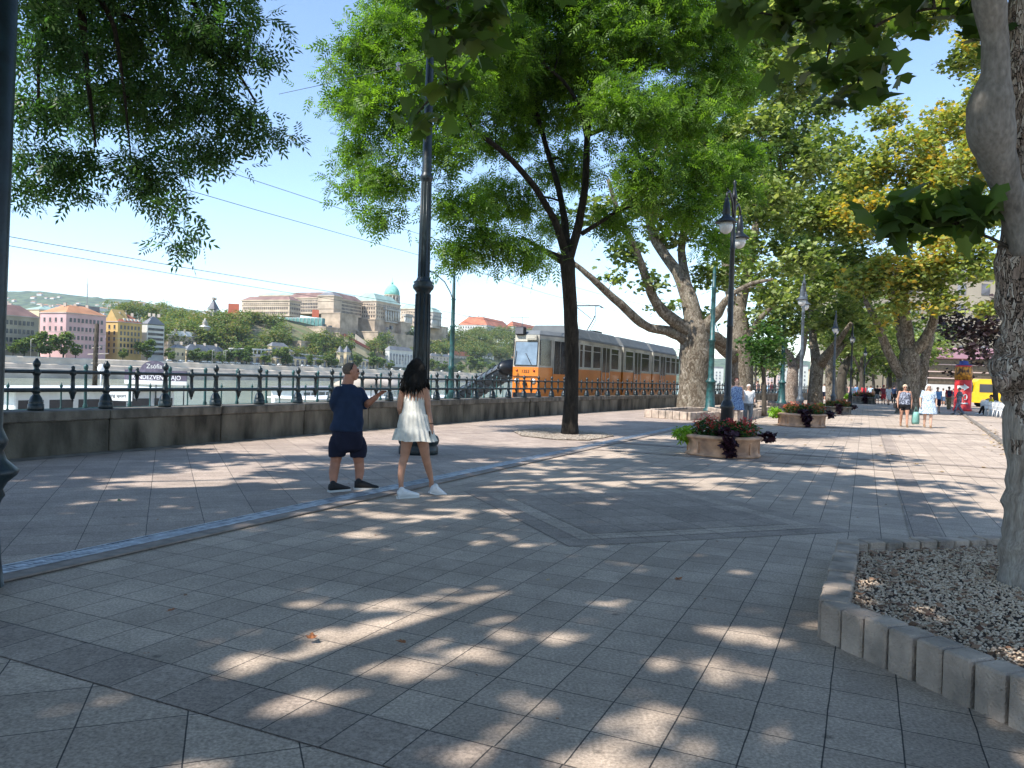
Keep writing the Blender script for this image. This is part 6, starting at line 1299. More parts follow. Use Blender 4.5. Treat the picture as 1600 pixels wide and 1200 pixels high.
def headmesh(m, c, f, k=1., tilt=0):
    """skull, jaw, nose, ears; c = head centre, f = facing"""
    f = f.normalized(); r_ = Vector((f.y, -f.x, 0)); up = Vector((0, 0, 1))
    ang = math.atan2(f.y, f.x)-math.pi/2
    def E(off, rad, n=14, mm=9):
        o = len(m.v); m.sphere((0, 0, 0), (rad[0]*k, rad[1]*k, rad[2]*k), n, mm)
        cr, sr = math.cos(ang), math.sin(ang); cc = c+(r_*off[0]+f*off[1]+up*off[2])*k
        for i in range(o, len(m.v)): x, y, z = m.v[i]; m.v[i] = (cc.x+x*cr-y*sr, cc.y+x*sr+y*cr, cc.z+z)
    E((0, -.012, .022), (.074, .092, .088)); E((0, .018, -.03), (.062, .072, .075)); E((0, .042, -.082), (.038, .038, .028)); E((0, .092, -.018), (.012, .018, .02)); E((0, .085, .0), (.01, .014, .028)); E((0, .078, .028), (.045, .018, .012))
    E((0, .083, -.052), (.022, .012, .007)); E((0, .082, -.064), (.019, .012, .007))
    for s_ in (-1, 1): E((s_*.076, -.008, -.005), (.01, .018, .03)); E((s_*.035, .068, -.02), (.024, .02, .022))
def eyes(parent, c, f, k=1.):
    f = f.normalized(); r_ = Vector((f.y, -f.x, 0))
    for s_ in (-1, 1): MB().sphere(c+(r_*s_*.03+f*.0855+Vector((0, 0, .006)))*k, .0095*k, 8, 6).build('eye', HR['black'], parent, world=True)
def shoe(name, parent, heel, fwd, mt, L=.28, up=0., sole=True, side=None):
    """heel = point on ground under heel"""
    f = fwd.normalized(); f3 = Vector((f.x, f.y, -up)).normalized(); r_ = Vector((f.y, -f.x, 0)); w_ = .045*L/.28; z = Vector((0, 0, 1)); u_ = r_.cross(f3)
    m = MB(); k = L/.28
    rows = [(-.02, .03, .045), (.0, .038, .05), (.06, .04, .052), (.13, .045, .04), (.2, .049, .026), (.25, .04, .02), (.275, .02, .014)]
    rings = []
    for y, w2, h in rows: rings.append([heel+f3*y*k+r_*(w2*math.cos(a))*k+u_*(.018+h+h*math.sin(a))*k for a in np.linspace(0, 2*math.pi, 12, endpoint=False)])
    m.loft(rings, 0, True); c = heel+f3*.03*k; m.caps(c+u_*.08*k, c+u_*.105*k, .042*k, .04*k, 10); o = m.build(name, mt, parent, world=True)
    if sole:
        m = MB(); rings = []
        for zz in (0, .028): rings.append([heel+f3*y*k+r_*x*k+u_*zz*k for x, y in ((-.03, -.03), (.03, -.03), (.042, .03), (.046, .15), (.05, .2), (.035, .27), (0, .29), (-.035, .27), (-.05, .2), (-.046, .15), (-.042, .03))])
        m.loft(rings, 0, False); m.build('sole', SH['sole'], o, world=True)
# ---- man in navy polo
D0 = 9.75; S_ = D0/FPX
def q(u, v, d=0.): return P(u, v, D0+d)
man = thing('person', 'man in navy polo shirt and dark shorts, head turned and right forearm raised', 'person', Vector((*q(545, 768).xy, 0)))
hf = Vector((.93, .3, 0)).normalized(); bf = Vector((.62, .78, 0)).normalized()
m = MB(); hc = q(549, 580.5); headmesh(m, hc, hf, 1.02)
chain(m, [(q(546, 588), .066), (q(543, 601), .075), (q(542, 612), .085)])
eloft(m, [(q(542, 607), .12, .08), (q(543, 615), .2, .11), (q(544, 640), .2, .14), (q(545, 665), .19, .16), (q(544, 690), .18, .15), (q(543, 702), .15, .12)], bf)
chain(m, [(q(530, 690, .02), .1), (q(524, 722, .03), .066), (q(521.5, 738, .0), .064), (q(521, 754, -.03), .043), (q(521, 763, -.02), .04)]); chain(m, [(q(556, 690, .02), .1), (q(561, 722, .08), .066), (q(562, 736, .08), .062), (q(560.5, 752, .04), .042), (q(561, 760, .04), .04)])
chain(m, [(q(563, 612, .14), .062), (q(570, 634, .1), .05), (q(577, 629, -.02), .044), (q(586, 621.5, -.05), .036), (q(590, 618.5, -.06), .028)])
hand(m, q(590, 618.5, -.06), q(599, 611.5, -.1)-q(590, 618.5, -.06), Vector((.2, -.3, -1)), .17, .25, side=-1, spread=.2)
chain(m, [(q(528, 615, -.08), .048), (q(526, 640, .04), .042), (q(532, 655, .2), .04), (q(542, 655, .26), .03)]); hand(m, q(540, 655, .26), Vector((1, .2, .0)), Vector((0, 1, .2)), .17, .5)
body = remesh(m, 'body', SK[2], man, .0068)
eyes(man, hc, hf)
m = MB(); o_ = len(m.v); f_ = hf
m.sphere(hc+Vector((-.022, -.004, .026)), (.094, .083, .088), 18, 12); hv = [Vector(v) for v in m.v]
m.v = [tuple(v) for v in hv]; m2 = MB(); 
# keep only the back/top part of the hair cap by squashing the face side inward
for i, v in enumerate(hv):
    d = (v-hc); fr = d.dot(hf)
    if fr > .02 and d.z < .07: m.v[i] = tuple(hc+d*.72)
    if d.z < -.045: m.v[i] = tuple(hc+Vector((d.x*.8, d.y*.8, -.045)))
m.build('hair', HR['grey'], man, world=True)
m = MB(); ear = hc+Vector((.0, -.078, .01)); m.tube([ear+Vector((-.05, .01, -.03)), ear, ear+Vector((.03, 0, .06)), ear+Vector((.03, .03, .1))], .006, 5); m.build('sunglasses_arm', M['dark'], man, world=True)
m = MB(); eloft(m, [(q(544, 600), .09, .08), (q(544, 604), .13, .1), (q(544, 609), .185, .12), (q(544, 618), .215, .145), (q(544, 630), .215, .16), (q(544, 643), .213, .17), (q(544, 657), .22, .18), (q(542, 668), .225, .185), (q(542, 673), .228, .187)], bf, 26)
chain(m, [(q(561, 613, .1), .072), (q(566, 623, .1), .07), (q(570, 632, .08), .066)]); chain(m, [(q(528, 613, -.08), .078), (q(525, 626, -.04), .078), (q(525, 637, .02), .07)])
sh_ = remesh(m, 'polo_shirt', CL['navy'], man, .011, fold=.011)
m = MB(); m.tube([q(533, 602.5, -.06), q(541, 606, -.09), q(550, 607.5, -.08), q(553, 606, .02), q(546, 603, .08), q(535, 601, .05), q(533, 602.5, -.06)], .011, 6); m.build('collar_trim', CL['white'], sh_, world=True)
m = MB(); eloft(m, [(q(543, 668), .215, .175), (q(543, 680), .222, .178), (q(543, 692), .215, .17), (q(543, 701), .19, .15), (q(543.5, 706), .12, .12)], bf)
eloft(m, [(q(530.5, 682, .0), .1, .12), (q(528.5, 692, .0), .115, .125), (q(528, 702, .0), .108, .12), (q(527, 713.5, .0), .092, .105)], bf); eloft(m, [(q(556, 682, .05), .1, .12), (q(558, 692, .05), .113, .125), (q(559, 702, .06), .106, .12), (q(560, 714.5, .07), .092, .105)], bf)
remesh(m, 'shorts', CL['navydark'], man, .011, fold=.009)
shoe('shoe', man, G(516.5, 769.5)+Vector((0, 0, 0)), Vector((.72, .7, 0)), SH['black'], .28); shoe('shoe', man, G(556, 765.5), Vector((1, .2, 0)), SH['black'], .29)
for p in (q(521, 759, -.02), q(560.5, 757, .04)): MB().tube([p+Vector((0, 0, -.03)), p+Vector((0, 0, .03))], [.047, .045], 10).build('sock', CL['grey'], man, world=True)
# ---- woman in white sundress
D0 = 9.4
wo = thing('person', 'woman with long dark hair in a short white sundress and white trainers', 'person', Vector((*q(652, 776).xy, 0)))
bf = Vector((.25, .97, 0)).normalized(); m = MB(); hc = q(651, 574); headmesh(m, hc, Vector((-.2, 1, 0)), .95)
chain(m, [(q(650, 585), .046), (q(649, 600), .048)])
eloft(m, [(q(648, 598), .09, .06), (q(647.5, 604), .16, .085), (q(647.5, 618), .135, .095), (q(647, 635), .115, .09), (q(647, 655), .14, .11), (q(648, 672), .155, .12), (q(648, 684), .14, .11)], bf)
chain(m, [(q(638, 678), .085), (q(634.5, 697), .068), (q(632, 714), .054), (q(629, 724, -.01), .051), (q(626.5, 742, -.05), .041), (q(626.5, 757, -.06), .031), (q(627.5, 768, -.05), .033)]); chain(m, [(q(658, 678), .085), (q(662, 697, .03), .068), (q(665, 714, .08), .054), (q(668, 726, .13), .05), (q(671.5, 740, .2), .04), (q(674, 751, .24), .03), (q(674, 759, .26), .032)])
chain(m, [(q(664, 606), .045), (q(667.5, 622), .041), (q(669, 640), .034), (q(672.5, 655, -.02), .028), (q(675, 667, -.05), .022)]); hand(m, q(675, 667, -.05), q(676, 680, -.07)-q(675, 667, -.05), Vector((-.9, .2, -.1)), .16, .45)
chain(m, [(q(631, 606), .043), (q(626, 622), .04), (q(624.5, 638), .033), (q(628, 652, .12), .027), (q(633, 662, .18), .022)]); hand(m, q(633, 662, .18), Vector((.4, .3, -1)), Vector((1, 0, 0)), .15, .5)
remesh(m, 'body', SK[0], wo, .0068); eyes(wo, hc, Vector((-.2, 1, 0)), .95)
# hair
m = MB(); random.seed(5); m.sphere(hc+Vector((0, -.005, .012)), (.086, .1, .108), 16, 10)
tips = [(626, 613, -.07), (630, 616, -.1), (635, 618, -.12), (641, 617, -.14), (648, 621, -.15), (654, 616, -.14), (660, 612, -.13), (665, 608, -.11), (670, 610, -.07), (627, 606, .02), (668, 600, .03), (645, 613, -.12), (652, 609, -.15), (632, 608, -.05), (638, 611, -.1), (662, 604, -.1)]
for i, (u, v, d) in enumerate(tips):
    f = (u-648)/22; a = hc+Vector((f*.045, -.03, .065)); b = hc+Vector((f*.088, -.07, -.03)); c = q(648+f*18, 598, d*.9); e = q(u, v, d)
    pts = []; seq = [a, b, c, e]
    for j in range(3):
        for g in (0, .33, .66): pts.append(seq[j].lerp(seq[j+1], g)+Vector((math.sin(i*2.1+j*3+g*6)*.009, math.cos(i*1.3+g*7)*.008, 0)))
    pts.append(e); rr = [.034, .037, .038, .037, .036, .034, .031, .025, .016, .004]; m.tube(pts, rr, 9)
remesh(m, 'hair', HR['black'], wo, .008, smooth=2)
for k in range(26):     # loose strands
    i = random.randrange(len(tips)); u, v, d = tips[i]; mm_ = MB() if k == 0 else mm_; u += random.uniform(-3, 3); f = (u-648)/22; e = q(u, v+random.uniform(-2, 5), d-.02)
    s0_ = q(648+f*18, 592, -.11); mm_.tube([s0_, s0_.lerp(e, .5)+Vector((random.uniform(-.02, .02), -.02, 0)), e], [.009, .007, .002], 5)
mm_.build('hair_strands', HR['black'], wo, world=True)
# dress
def dress(name, mt, parent, rows, fwd, pleats=26, n=156, depth=.7):
    right = Vector((fwd.y, -fwd.x, 0)); m = MB(); outer = []
    for c, hw, amp in rows:
        ring = []
        for k in range(n):
            a = 2*math.pi*k/n; w_ = 1+amp*(math.sin(a*pleats)+.5*math.sin(a*pleats*.53+1)); ring.append(c+right*(hw*w_*math.cos(a))+fwd*(hw*depth*w_*math.sin(a))+Vector((0, 0, amp*.12*math.sin(a*5+.5))))
        outer.append(ring)
    cen_ = [r[0] for r in rows]; inner_ = [[c+(p-c)*.965 for p in ring] for ring, c in zip(outer, cen_)]
    m.loft(list(reversed(inner_))+outer, 0, True, cap=False); return m.build(name, mt, parent, world=True)
dr_ = [(q(648, 608), .125, .004), (q(647.5, 613), .13, .01), (q(647, 622), .132, .014), (q(646.5, 631), .132, .016), (q(646.5, 640), .145, .016), (q(646.3, 646), .154, .004), (q(646.3, 648), .17, .03), (q(646.5, 656), .185, .028), (q(647, 664), .205, .03), (q(647.3, 669), .212, .01), (q(647.3, 671), .232, .045), (q(647.5, 679), .25, .042), (q(648, 688), .275, .05)]
dress('sundress', CL['cream'], wo, dr_, bf, 21)
m = MB()
for u0 in (640, 656): m.tube([q(u0, 611, -.08), q(u0, 604, -.075), q(u0+(2 if u0 < 648 else -2), 598, -.02)], .007, 5)
m.build('strap', CL['cream'], wo, world=True)
m = MB(); m.bbox((0, 0, 0), (.012, .07, .1), e=.005); o = m.build('sunglasses_case', SH['black']); o.location = q(670.5, 679.5, -.1); o.rotation_euler = (.2, 0, .4); tag(o, 'small black case held in the right hand of the woman in the white dress', 'case')
m = MB(); p = q(674, 661.5, -.045); m.lathe([(-.004, .027), (0, .031), (.004, .027)], p, 14); m.build('bracelet', SH['black'], wo, world=True)
shoe('shoe', wo, G(624, 779)+Vector((0, 0, 0)), Vector((.75, .6, 0)), SH['white'], .27); shoe('shoe', wo, q(673.5, 771.5, .1), Vector((.8, .6, 0)), SH['white'], .27, up=.35)
# ---- generic walkers
def person(label, loc, face, H=1.68, top='white', bot='black', kind='shorts', hair='brown', skin=0, fat=1., step=.12, group=None, vox=.018, shoes='sandal', hairlong=False, sleeve=True, armbend=0., sung=False, hand_detail=False, lean=0., sit=False, cap=None):
    t = thing('person', label, 'person', loc, face, group, scale=H/1.70); f = Vector((0, 1, 0)); V_ = Vector
    m = MB(); hc = V_((0, .02+lean, 1.585)); o0 = len(m.v); Wt = WM[t.name]
    headmesh(m, hc, f, 1.0)
    chain(m, [(V_((0, lean*.9, 1.5)), .052), (V_((0, lean*.8, 1.42)), .06)])
    z_ = lambda z: V_((0, lean*max(0, (z-.9)/.6), z))
    eloft(m, [(z_(1.43), .08*fat, .06), (z_(1.39), .17, .085), (z_(1.3), .175*fat, .1*fat), (z_(1.1), .15*fat, .11*fat), (z_(.98), .165*fat, .12*fat), (z_(.86), .16*fat, .11*fat)], f)
    if sit: legs = [((-.1, 0, .48), (-.12, .42, .48), (-.12, .45, .09)), ((.1, 0, .48), (.12, .42, .5), (.13, .6, .1))]; 
    else: legs = [((-.095, 0, .86), (-.1, step*.6+.02, .48), (-.1, step, .08)), ((.095, 0, .86), (.1, -step*.3+.03, .48), (.1, -step*1.1, .1))]
    for h_, k_, a_ in legs: h_, k_, a_ = V_(h_), V_(k_), V_(a_); chain(m, [(h_, .088*fat), (h_.lerp(k_, .5), .075*fat), (k_, .055), (k_.lerp(a_, .3)+V_((0, -.015, 0)), .055), (a_, .034)]); m.caps(a_+V_((0, -.02, -.045)), a_+V_((0, .12, -.055)), .034, .028, 8)
    dz = -.42 if sit else 0
    arms = []
    for s_ in (-1, 1):
        sw = step*.8*s_; el = V_((s_*.24*max(1, fat*.93), -.02+sw*.5+lean, 1.1)); wr = V_((s_*.24*max(1, fat*.93), .06+sw+lean+armbend*.12, .87+armbend*.2)); sh = V_((s_*.185, lean*.9, 1.385)); arms.append((sh, el, wr))
        chain(m, [(sh, .052), (sh.lerp(el, .5), .043), (el, .037), (wr, .025)]); hand(m, wr, V_((0, .25, -1)), V_((-s_, .1, 0)), .17, .35, side=s_)
    if sit: m.v = [(x, y, z+dz) if z > .75 else (x, y, z) for x, y, z in m.v]
    bd_ = remesh(m, 'body', SK[skin], t, vox, world=False); zz = V_((0, 0, dz))
    if vox < .015: 
        for s_ in (-1, 1): MB().sphere(hc+zz+V_((s_*.03, .0855, .006)), .0095, 8, 6).build('eye', HR['black'], t)
    m = MB(); m.sphere(hc+zz+V_((0, -.025, .03)), (.09, .098, .092), 14, 9)
    if hairlong:
        for k in range(9): a = math.pi*(k/8)+math.pi; m.tube([hc+zz+V_((math.cos(a)*.07, math.sin(a)*.06, .04)), hc+zz+V_((math.cos(a)*.1, math.sin(a)*.07-.01, -.08)), hc+zz+V_((math.cos(a)*.11, math.sin(a)*.07-.01, -.2))], [.04, .04, .012], 7)
    remesh(m, 'hair', HR[hair], t, .014, world=False, smooth=2)
    if sung:
        m = MB()
        for s_ in (-1, 1): m.sphere(hc+zz+V_((s_*.033, .092, .005)), (.027, .008, .02), 10, 6)
        m.tube([hc+zz+V_((-.08, 0, .012)), hc+zz+V_((-.06, .08, .012)), hc+zz+V_((.06, .08, .012)), hc+zz+V_((.08, 0, .012))], .004, 4); m.build('sunglasses', SH['black'], t)
    m = MB(); k = 1.13
    eloft(m, [(z_(1.40)+zz, .13, .085), (z_(1.375)+zz, .19, .1), (z_(1.3)+zz, .19*fat, .118*fat), (z_(1.1)+zz, .17*fat, .128*fat), (z_(.97)+zz, .185*fat, .138*fat), (z_(.9 if kind != 'dress' else .82)+zz, .195*fat, .145*fat)], f)
    if sleeve:
        for sh, el, wr in arms: chain(m, [(sh+zz, .066), (sh.lerp(el, .62)+zz, .058)])
    tp_ = remesh(m, 'dress_top' if kind == 'dress' else 'top', CL[top], t, min(.016, vox), world=False, fold=.01)
    if kind == 'dress': dress_rows = [(V_((0, 0, z)), w_*fat, a_) for z, w_, a_ in ((1.02, .172, .0), (.95, .19, .01), (.85, .215, .02), (.7, .235, .03), (.55, .25, .035))]; WM[t.name] = Matrix.Identity(4); dress('skirt', CL[bot], t, dress_rows, f, 13, 78, .75); WM[t.name] = Wt
    else:
        m = MB(); eloft(m, [(z_(.97)+zz, .175*fat, .13*fat), (z_(.88)+zz, .185*fat, .135*fat), (z_(.8)+zz, .18*fat, .13*fat)], f)
        for h_, k_, a_ in legs:
            h_, k_, a_ = V_(h_), V_(k_), V_(a_); e_ = k_+V_((0, 0, .04)) if kind == 'shorts' else (h_.lerp(k_, .4) if kind == 'minis' else a_.lerp(k_, .06))
            chain(m, [(h_, .105*fat), (h_.lerp(k_, .6) if kind != 'minis' else h_.lerp(k_, .3), .092*fat), (e_, .085*fat if kind != 'trousers' else .055)] if kind != 'trousers' else [(h_, .105*fat), (k_, .078), (a_, .06)])
        remesh(m, 'trousers' if kind == 'trousers' else 'shorts', CL[bot], t, min(.016, vox), world=False, fold=.009)
    for h_, k_, a_ in legs:
        a_ = V_(a_); wm = WM[t.name]; WM[t.name] = Matrix.Identity(4); shoe('shoe', t, V_((a_.x, a_.y-.03, a_.z-.085)), V_((0, 1, 0)), SH[shoes], .26, sole=False); WM[t.name] = wm
    if cap: MB().lathe([(-.01, .1), (.03, .1), (.08, .08), (.105, .03)], hc+zz+V_((0, 0, .03)), 12).build('cap', CL[cap], t)
    return t
def faceto(p, du=0): return math.atan2(p.x, -p.y)+du      # rotation so that local +Y points at the viewer
g = G(1412, 667); person('woman in dark patterned vest and black shorts walking towards the viewer', g, faceto(g, .1), 1.66, 'print_', 'black', 'minis', 'blond', 0, 1.15, .14, vox=.009, sleeve=False, sung=True)
g = G(1449, 668.5); person('white-haired woman in light blue patterned dress and sunglasses carrying a green bag', g, faceto(g, .1), 1.70, 'bluep', 'bluep', 'dress', 'white', 1, 1.25, .1, vox=.009, hairlong=True, sung=True)
right_ = Vector((.87, -.48, 0)); o = thing('carrier_bag', 'pale green shopping bag hanging from the hand of the woman in the patterned dress', 'bag', g-right_*.42+Vector((0, 0, .12)))
m = MB(); m.loft([[Vector((x*w_, y*.1, z)) for x, y in ((-1, -.6), (1, -.6), (1, .6), (-1, .6))] for z, w_ in ((0, .11), (.1, .13), (.35, .12), (.48, .09))], 0, True); m.build('bag_body', mat('bag_green', (.2, .42, .36), .6), o); MB().tube([Vector((-.08, 0, .47)), Vector((0, 0, .68)), Vector((.08, 0, .47))], .008, 5).build('handle', mat('bag_handle', (.2, .42, .36), .6), o)
g0 = G(1412, 667); o = thing('handbag', 'black shoulder bag at the hip of the woman in the dark vest', 'bag', g0-right_*.3+Vector((0, -.05, .72)))
m = MB(); m.bbox((0, 0, .1), (.26, .12, .22), .4, e=.03); m.build('bag_body', SH['black'], o); MB().tube([Vector((-.1, 0, .2)), Vector((.05, .05, .62)), Vector((.1, 0, .2))], .01, 5).build('strap', SH['black'], o)
g = G(1149, 664); person('auburn-haired woman in a blue patterned sleeveless dress beside the flowered lamp post', g, faceto(g, .15), 1.68, 'navyp', 'navyp', 'dress', 'red', 1, 1.15, .08, vox=.009, sleeve=False, armbend=.8)
g = G(1168, 664); person('short white-haired woman in white shirt with red scarf walking beside the woman in blue', g, faceto(g, .1), 1.48, 'white', 'grey', 'trousers', 'white', 1, 1.15, .1, vox=.009, sung=True, armbend=.5)
crowd = [(1183, 627, 'pink', 'black', 'shorts', 'brown', 1, 'person in pale pink top leaning at the railing, left of the young tree stem'), (1190, 628, 'tan', 'denim', 'shorts', 'brown', 0, 'person in beige shirt and blue shorts just left of the young tree stem'), (1200, 624, 'lightblue', 'denim', 'shorts', 'grey', 1, 'person in light blue top right of the young tree stem'), (1205, 625, 'maroon', 'black', 'shorts', 'brown', 0, 'person with dark red backpack by the railing'), (1215, 624, 'white', 'lightblue', 'trousers', 'grey', 1, 'person in white shirt and pale blue trousers left of the teal pole'),
         (1266, 628, 'black', 'tan', 'shorts', 'brown', 0, 'dark-dressed person resting between the two grey plane trunks'), (1296, 625, 'lightblue', 'lightblue', 'trousers', 'white', 1, 'person in long pale blue outfit right of the grey plane trunk'), (1306, 628, 'grey', 'black', 'shorts', 'brown', 0, 'person in grey top beside the third lamp post'), (1314, 628, 'navy', 'white', 'trousers', 'brown', 0, 'person in navy shirt and white trousers near the third planter'), (1321, 629, 'tan', 'pink', 'shorts', 'blond', 1, 'person in beige top and pink shorts near the third planter'),
         (1327, 628, 'pink', 'grey', 'shorts', 'brown', 0, 'person in dusty pink top behind the slim dark lamp post'), (1336, 626, 'blue', 'denim', 'trousers', 'brown', 0, 'person in bright blue shirt behind the fourth planter'), (1343, 626, 'navy', 'black', 'shorts', 'grey', 0, 'person in dark blue behind the fourth planter'), (1360, 628, 'lightblue', 'black', 'shorts', 'brown', 0, 'person in pale top right of the fourth planter'), (1370, 632, 'black', 'grey', 'shorts', 'brown', 0, 'man in black T-shirt and grey shorts in the crowd'), (1380, 632, 'maroon', 'red', 'shorts', 'red', 0, 'person in red cap and red shorts in the crowd'),
         (1388, 633, 'white', 'white', 'shorts', 'brown', 0, 'person dressed all in white in the crowd'), (1396, 630, 'navy', 'black', 'trousers', 'brown', 0, 'person in dark clothes just left of the woman in the vest'), (1402, 628, 'grey', 'black', 'shorts', 'grey', 1, 'person in grey half hidden beside the woman in the vest'), (1464, 645, 'blue', 'navydark', 'shorts', 'brown', 0, 'man in plain blue T-shirt just behind the white-haired woman'), (1482, 640, 'red', 'khaki', 'trousers', 'brown', 0, 'person with red shirt and blue backpack right of the man in blue'), (1498, 648, 'print_', 'print_', 'trousers', 'grey', 0, 'person in black and white patterned clothes striding past the red column'), (1354, 622, 'white', 'denim', 'shorts', 'brown', 0, 'small distant person in white behind the crowd'), (1328, 618, 'red', 'black', 'shorts', 'brown', 0, 'small distant person in red behind the crowd'), (1287, 627, 'white', 'navydark', 'shorts', 'grey', 0, 'person in white between the grey plane trunk and the third lamp'), (1333, 629, 'lightblue', 'tan', 'shorts', 'blond', 1, 'person in pale blue top beside the slim dark lamp post'), (1349, 627, 'red', 'denim', 'shorts', 'brown', 0, 'person in red top among the crowd left of centre'), (1365, 630, 'tan', 'khaki', 'shorts', 'grey', 0, 'person in beige beside the man in black T-shirt'), (1384, 629, 'blue', 'grey', 'shorts', 'brown', 1, 'person in blue half hidden behind the red cap'), (1392, 626, 'yellow', 'black', 'shorts', 'brown', 0, 'small person in yellow deep in the crowd'), (1473, 634, 'white', 'denim', 'shorts', 'brown', 0, 'person in white top and jeans shorts beyond the man in blue'), (1489, 632, 'navy', 'grey', 'trousers', 'grey', 0, 'person in navy left of the red column'), (1456, 630, 'pink', 'black', 'shorts', 'blond', 1, 'small person in pink beyond the white-haired woman'), (1322, 621, 'black', 'navy', 'trousers', 'brown', 0, 'small dark-clad person far behind the third planter'), (1359, 620, 'white', 'tan', 'shorts', 'brown', 0, 'small person in white far beyond the fourth planter'), (1375, 619, 'pink', 'grey', 'shorts', 'brown', 0, 'small distant person in pink behind the crowd')]
random.seed(8)
for u, v, tc, bc, kd, hr, sk, lab in crowd:
    g = G(u, v); D = g.y; top_v = v
    face = faceto(g, .2) if u in (1464,) else (AXROT+random.uniform(-.6, .6) if u > 1225 else random.uniform(.6, 1.6))
    if u == 1498: face = math.radians(80)
    person(lab, g, face, random.uniform(1.62, 1.8), tc, bc, kd, hr, sk, random.uniform(.95, 1.2), random.uniform(.03, .2) if u != 1498 else .3, vox=.026, shoes='white' if u % 2 else 'black', cap='red' if u == 1380 else None)
g = G(1482, 640); bp_ = thing('backpack', 'dark blue backpack on the person in red right of the man in blue', 'backpack', g+Vector((-.05, -.16, 1.0))); m = MB(); m.bbox((0, 0, .2), (.3, .16, .46), .3, e=.05); m.build('pack', CL['navy'], bp_); MB().tube([Vector((-.1, .06, .4)), Vector((-.1, .2, .42)), Vector((-.1, .2, .1))], .02, 5).build('strap', CL['navy'], bp_)
g = G(1205, 625); bp_ = thing('backpack', 'dark red backpack on the person at the railing right of the young tree', 'backpack', g+Vector((-.1, -.2, 1.0))); m = MB(); m.bbox((0, 0, .2), (.3, .18, .44), .3, e=.05); m.build('pack', CL['maroon'], bp_)
g = G(1548, 649); person('person in bright yellow shirt seated on a white chair under the trees', g, math.radians(75), 1.72, 'yellow', 'black', 'trousers', 'black', 0, 1.1, .05, vox=.02, sit=True, shoes='white')
# ================================================================ RIGHT END OF THE PROMENADE
ch = thing('cafe_chair', 'white plastic garden chair in a row under the trees at the right', 'chair', (0, 0, 0), 0, 'white plastic chairs in a row'); wm_ = M['white']
m = MB(); m.bbox((0, 0, .43), (.46, .44, .04), e=.012); m.build('seat', wm_, ch)
m = MB()
for k in range(5): m.box((-.16+.08*k, -.23, .64), (.05, .02, .38))
m.tube([Vector((-.22, -.22, .43)), Vector((-.23, -.25, .82)), Vector((0, -.27, .88)), Vector((.23, -.25, .82)), Vector((.22, -.22, .43))], .02, 6); m.build('backrest', wm_, ch)
for x in (-.2, .2):
    for y in (-.19, .19): MB().tube([Vector((x, y, .42)), Vector((x*1.2, y*1.25, 0))], [.025, .018], 6).build('leg', wm_, ch)
    m = MB(); m.tube([Vector((x*1.15, -.22, .64)), Vector((x*1.2, .15, .64)), Vector((x*1.15, .2, .43))], .018, 5); m.build('armrest', wm_, ch)
f0 = True; random.seed(3)
for r in range(2):
    for k in range(8):
        g = G(1541+k*6.5, 648.5+k*1.3-r*5); rz = math.radians(200)+random.uniform(-.3, .3)
        if f0: ch.location = g; ch.rotation_euler = (0, 0, rz); f0 = False
        else: dup(ch, g, rz)
kl = [G(1640, 745), G(1572, 697), G(1540, 673), G(1497, 642), G(1470, 628)]
m = MB(); m.tube([p+Vector((0, 0, .0)) for p in kl], .09, 6, flat=1); struct(m.build('edge_kerb', M['kerb_stone']))
pts = []
for k in range(260): f = random.random()*2.999; i = int(f); p = kl[i].lerp(kl[i+1], f-i)+Vector((random.gauss(0, .18), random.gauss(0, .18), .03)); pts.append(tuple(p))
tag(leaves('leaf_litter', lfm[1], pts, .1, 'diamond', up=2), 'dry yellow leaves gathered along the right-hand kerb', 'litter', kind='stuff')
# advertising column
cD = 56; cb = Vector((P(1504, 626, cD).x, cD, 0)); ad = thing('advertising_column', 'red advertising column with white arrow and 10 on it, dark flaming top', 'column', cb); Hc = P(1504, 571, cD).z; rc = .56
MB().lathe([(0, .62), (.15, .62), (.2, rc), (Hc-.1, rc), (Hc, rc*.9)], n=24).build('drum', mat('poster_red', (.6, .03, .03), .5, var=.04), ad)
fm = mat('poster_flame', (.75, .3, .03), .5, col2=(.03, .015, .012), scale=5, var=.1, detail=3); MB().lathe([(Hc*.68, rc+.01), (Hc*.97, rc+.01)], n=24).build('poster_picture', fm, ad)
MB().lathe([(Hc, .5), (Hc+.06, .5), (Hc+.1, .3), (Hc+.3, .28), (Hc+.36, .05)], n=20).build('cap', mat('cap_blue', (.05, .07, .25), .5), ad)
dcm = Vector((-cb.x, -cb.y, 0)).normalized(); rzc = math.atan2(dcm.y, dcm.x)+math.pi/2
def curved(parent, pts2, z0, name, mt, r=rc+.015):   # wrap a 2D outline round the drum, facing the viewer
    m = MB(); a0 = math.atan2(dcm.y, dcm.x); o = [Vector((math.cos(a0-(-x)/r)*r, math.sin(a0-(-x)/r)*r, z0+z)) for x, z in pts2]; i_ = [Vector((v.x*.97, v.y*.97, v.z)) for v in o]; m.loft([i_, o], 0, False); return m.build(name, mt, parent)
m = MB(); rv_ = Vector((-dcm.y, dcm.x, 0)); aw = [(-.36, -.12), (.05, -.12), (.05, -.26), (.38, 0), (.05, .26), (.05, .12), (-.36, .12)]; m.add([dcm*(rc+.03)+rv_*x+Vector((0, 0, Hc*.52+z)) for x, z in aw], [(0, 1, 5, 6), (2, 3, 4)]); m.add([dcm*(rc+.01)+rv_*x+Vector((0, 0, Hc*.52+z)) for x, z in aw], [(6, 5, 1, 0), (4, 3, 2)]); m.build('arrow', M['white'], ad)
text_obj('10', .62, dcm*(rc+.02)+Vector((.0, 0, Hc*.3)), (R(90), 0, rzc), M['white'], 'lettering', ad); 
m = MB(); m.box(dcm*(rc+.01)+Vector((0, 0, Hc*.17)), (.7, .03, .1), rz=rzc); m.build('text_strip', M['white'], ad)
